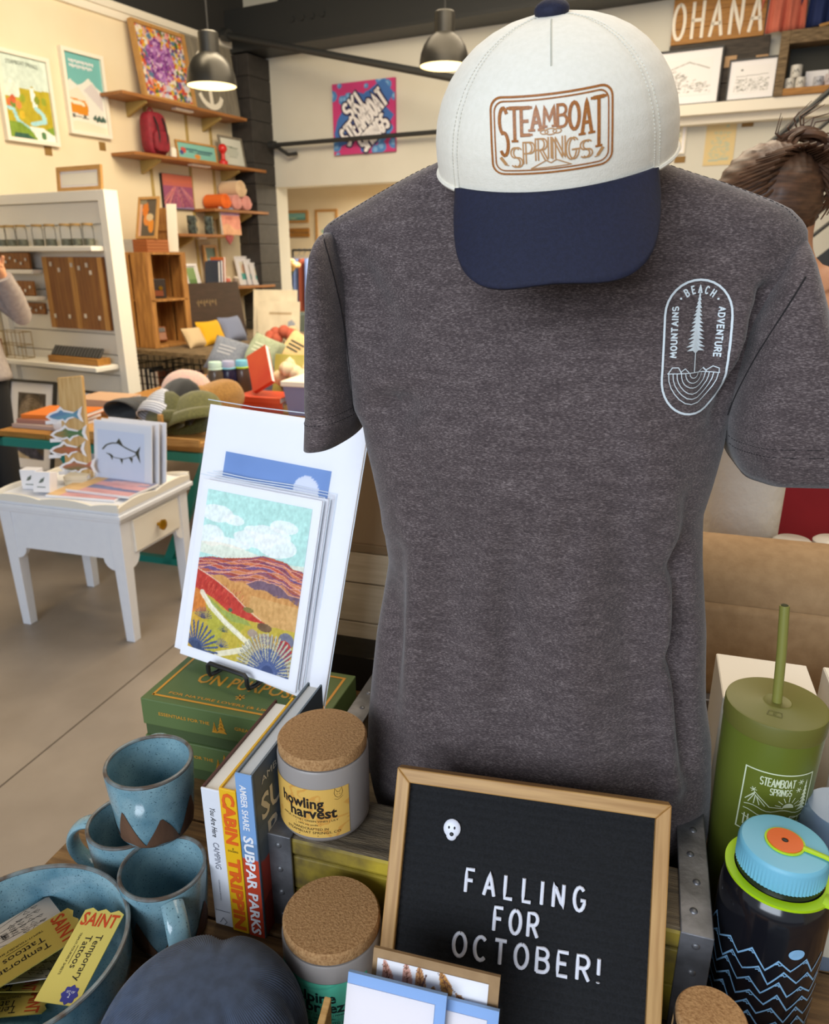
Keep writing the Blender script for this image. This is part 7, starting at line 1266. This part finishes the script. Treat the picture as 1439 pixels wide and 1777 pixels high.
def person(label, base, yaw, hgt, armL, armR, headoff=(0, 0, 0)):
    """pelvis-rooted skeleton, facing -y before yaw; arms given as elbow, wrist offsets from the shoulder"""
    t = thing('person', label, 'person', base, yaw); k = hgt/1.7; hx, hy, hz_ = headoff
    Vv = [((0, 0, .95*k), (.15*k, .10*k)), ((0, .0, 1.1*k), (.125*k, .09*k)), ((0, .01, 1.3*k), (.15*k, .10*k)), ((0, .01, 1.40*k), (.12*k, .08*k)), ((hx*.3, .015, 1.46*k), .055*k), ((hx*.6, .0, 1.50*k), .055*k), ((hx, -.01, 1.57*k), (.07*k, .085*k)), ((hx, -.01, 1.63*k), (.074*k, .09*k)), ((hx, 0, 1.68*k), (.05*k, .06*k))]
    E = [(0,1),(1,2),(2,3),(3,4),(4,5),(5,6),(6,7),(7,8)]
    for s in (-1, 1):
        n = len(Vv); Vv += [((s*.09*k, 0, .86*k), .095*k), ((s*.1*k, -.01, .50*k), .06*k), ((s*.1*k, .01, .28*k), .05*k), ((s*.1*k, .01, .08*k), .038*k), ((s*.105*k, -.1*k, .035*k), .034*k), ((s*.107*k, -.17*k, .025*k), .026*k)]; E += [(0, n), (n, n+1), (n+1, n+2), (n+2, n+3), (n+3, n+4), (n+4, n+5)]
    hands = []
    for s, arm in ((-1, armL), (1, armR)):
        n = len(Vv); sh = V((s*.17*k, .01, 1.385*k)); el = sh + V(arm[0])*k; wr = sh + V(arm[1])*k; d = (wr-el).normalized(); pa = wr + d*.055*k
        Vv += [(sh, .058*k), (sh.lerp(el, .5), .047*k), (el, .04*k), (el.lerp(wr, .5), .036*k), (wr, .026*k), (pa, (.038*k, .018*k))]; E += [(3, n), (n, n+1), (n+1, n+2), (n+2, n+3), (n+3, n+4), (n+4, n+5)]
        sd = d.cross(V((0, 1, 0))); sd = sd.normalized() if sd.length > .1 else d.cross(V((1, 0, 0))).normalized(); up_ = sd.cross(d)
        for f, (o_, l_) in enumerate(((-.03, .065), (-.01, .078), (.01, .074), (.03, .06))): q = len(Vv); b_ = pa + sd*o_*k; Vv += [(b_ + d*.02*k, .0095*k), (b_ + d*(.02+l_*.5)*k + up_*.008, .009*k), (b_ + d*(.02+l_*.95)*k + up_*.03, .0075*k)]; E += [(n+5, q), (q, q+1), (q+1, q+2)]
        q = len(Vv); Vv += [(wr + d*.03*k + sd*.04*k*(-s), .011*k), (wr + d*.065*k + sd*.06*k*(-s), .0095*k)]; E += [(n+4, q), (q, q+1)]
    b = skinned('body', Vv, E, SKIN, t, 0); return t, k
def clothtube(t, name, mat, rings, n=40, fold=.02, nf=6, solid=.004):
    m = MB(); Z = rings; m.grid(lambda u, v: (lambda i, f: (lambda A, B: ((A[0]+(B[0]-A[0])*f) + (A[3]+(B[3]-A[3])*f)*cos(2*pi*u)*(1 + fold*sin(nf*2*pi*u + 3*v)), (A[1]+(B[1]-A[1])*f) + (A[4]+(B[4]-A[4])*f)*sin(2*pi*u)*(1 + fold*sin(nf*2*pi*u + 3*v)), A[2]+(B[2]-A[2])*f))(Z[i], Z[i+1]))(min(int(v*(len(Z)-1)), len(Z)-2), v*(len(Z)-1) - min(int(v*(len(Z)-1)), len(Z)-2)), n, 26, cu=True); return m.build(name, mat, t, solid=solid, ang=80)
REDT = mk('red_dress_cloth', '#a31f28', .85, c2='#8f1820', ns=5); 
wp, k = person('woman seen from behind in a red top with brown hair in a bun', (.80, 1.56, 0), pi + R(8), 1.70, ((-.05, -.02, -.27), (-.02, -.14, -.5)), ((.05, -.02, -.27), (.03, -.14, -.5)), headoff=(.10, 0, 0))
clothtube(wp, 'red_top', REDT, [(0, 0, .93*k, .20*k, .15*k), (0, 0, 1.05*k, .175*k, .13*k), (0, 0, 1.15*k, .165*k, .12*k), (0, .01, 1.27*k, .19*k, .13*k), (0, .01, 1.33*k, .185*k, .125*k), (0, .01, 1.375*k, .16*k, .105*k)])
m = MB(); 
for s in (-1, 1): m.tube([(s*.1*k, .105*k + .008, 1.36*k), (s*.12*k, .09*k, 1.42*k), (s*.115*k, .01, 1.455*k), (s*.105*k, -.08, 1.37*k)], .006, 8)
m.build('strap', WHITE, wp); clothtube(wp, 'trousers', mk('tan_trousers', '#b08d66', .85), [(0, 0, .99*k, .185*k, .135*k), (0, 0, .80*k, .2*k, .15*k), (0, 0, .40*k, .19*k, .12*k), (0, 0, .10*k, .18*k, .11*k)])
HAIR = mk('brown_hair', '#6b4a34', .45, c2='#3d291d', ns=22, stretch=(1, 1, 7), detail=6, lo=.3, hi=.7); 
hw = Py(1334, 352, 1.56); wi = wp.rotation_euler.to_matrix().inverted(); hl = wi @ (hw - V(wp.location)); hair = MB()
def strand(d): a = atan2(d.z, d.x); return 1 + .018*sin(26*a + 6*d.y) + .012*sin(47*a)
hair.ell((0, 0, 0), 1, 72, 40, strand); hair.v = [(hl.x + .098*x, hl.y + .105*y - .01, hl.z + .108*z - .02*(z < 0)*z) for x, y, z in hair.v]; ho = hair.build('hair', HAIR, wp, ang=80)
bq = wi @ (Py(1392, 262, 1.575) - V(wp.location)); m = MB(); rgh = np.random.default_rng(12)
for k_ in range(16):
    ph = rgh.random()*6.28; R1 = .026 + .012*rgh.random(); tl = rgh.random()*.8 - .4; m.tube([(bq.x + R1*1.25*cos(a) + .006*sin(3*a+ph), bq.y + .02*sin(2*a+ph) - .0 + .012*(k_ % 3 - 1), bq.z + R1*.95*sin(a) + tl*.02*cos(a)) for a in np.linspace(ph, ph + 6.0, 22)], [.004 + .0035*sin(pi*i/21) for i in range(22)], 6)
for k_ in range(26):
    a = rgh.random()*6.28; e = .05 + .035*rgh.random(); m.tube([(bq.x + .02*cos(a), bq.y, bq.z + .018*sin(a)), (bq.x + e*.8*cos(a) + .01, bq.y + .01, bq.z + e*.7*sin(a)), (bq.x + e*1.15*cos(a+.3), bq.y + .015, bq.z + e*sin(a+.35))], [.0022, .0016, .0006], 5)
for k_ in range(90):                                                                   # strands drawn up over the crown into the bun
    a = R(-20 + 220*k_/89); s0 = V((hl.x + .097*cos(a)*1.0, hl.y + .06*((k_*7 % 5)/5), hl.z + .10*sin(a)*.9)); md_ = (s0 + bq)/2 + V((0, .045, .0)); m.tube([s0, s0.lerp(md_, .5) + V((0, .03, .004)), md_, bq], [.0012, .003, .003, .003], 5)
m.build('bun', HAIR, wp)
GRYT = mk('grey_knit_top', '#a89f9c', .9, c2='#9a918f', ns=40); lp, k = person('person in a grey top and black trousers at the left edge, hand raised', (Py(-62, 600, 4.6).x, 4.6, 0), R(40), 1.72, ((-.06, -.03, -.27), (-.03, -.12, -.5)), ((.16, -.05, -.2), (.05, -.18, .06)))
clothtube(lp, 'grey_top', GRYT, [(0, 0, .80*k, .235*k, .17*k), (0, 0, .95*k, .205*k, .15*k), (0, 0, 1.15*k, .18*k, .135*k), (0, .01, 1.3*k, .195*k, .135*k), (0, .01, 1.40*k, .16*k, .105*k), (0, .012, 1.465*k, .07*k, .07*k)])
def sleeve_on(t, s, a, b, c, rads, mat):
    m = MB(); m.tube([a, V(a).lerp(V(b), .5), b, V(b).lerp(V(c), .5), c], rads, 18); m.build('sleeve', mat, t)
for s, arm in ((-1, ((-.06, -.03, -.27), (-.03, -.12, -.5))), (1, ((.16, -.05, -.2), (.05, -.18, .06)))):
    sh = V((s*.17*k, .01, 1.385*k)); sleeve_on(lp, s, sh, sh + V(arm[0])*k, sh + (V(arm[0]).lerp(V(arm[1]), .85))*k, [.085, .078, .075, .068, .055], GRYT)
for s in (-1, 1): clothtube(lp, 'trouser_leg', mk('black_trousers', '#1a1a1c', .8), [(s*.085*k, 0, .93*k, .115*k, .125*k), (s*.095*k, 0, .7*k, .105*k, .115*k), (s*.1*k, -.005, .45*k, .085*k, .09*k), (s*.1*k, .0, .07*k, .075*k, .085*k)]); MB().ell((s*.106*k, -.06*k, .045), (.055, .145, .045), 20, 12).build('shoe', BLACK, lp)
hl = V((0, .0, 1.62*k)); MB().ell((hl.x, hl.y+.025, hl.z+.02), (.1, .11, .115), 30, 20, strand).build('hair', mk('dark_hair', '#2e231d', .5, c2='#1e1612', ns=30, stretch=(1,1,6)), lp)
m = MB()
for s in (-1, 1): m.ell((s*.03, -.105, 1.615*k), (.012, .006, .007), 10, 6)
m.build('eye', BLACK, lp); MB().ell((0, -.112, 1.585*k), (.013, .02, .02), 12, 8).build('nose', SKIN, lp); MB().ell((0, -.1, 1.545*k), (.024, .008, .007), 12, 6).build('mouth', mk('lips', '#b0655a', .5), lp)
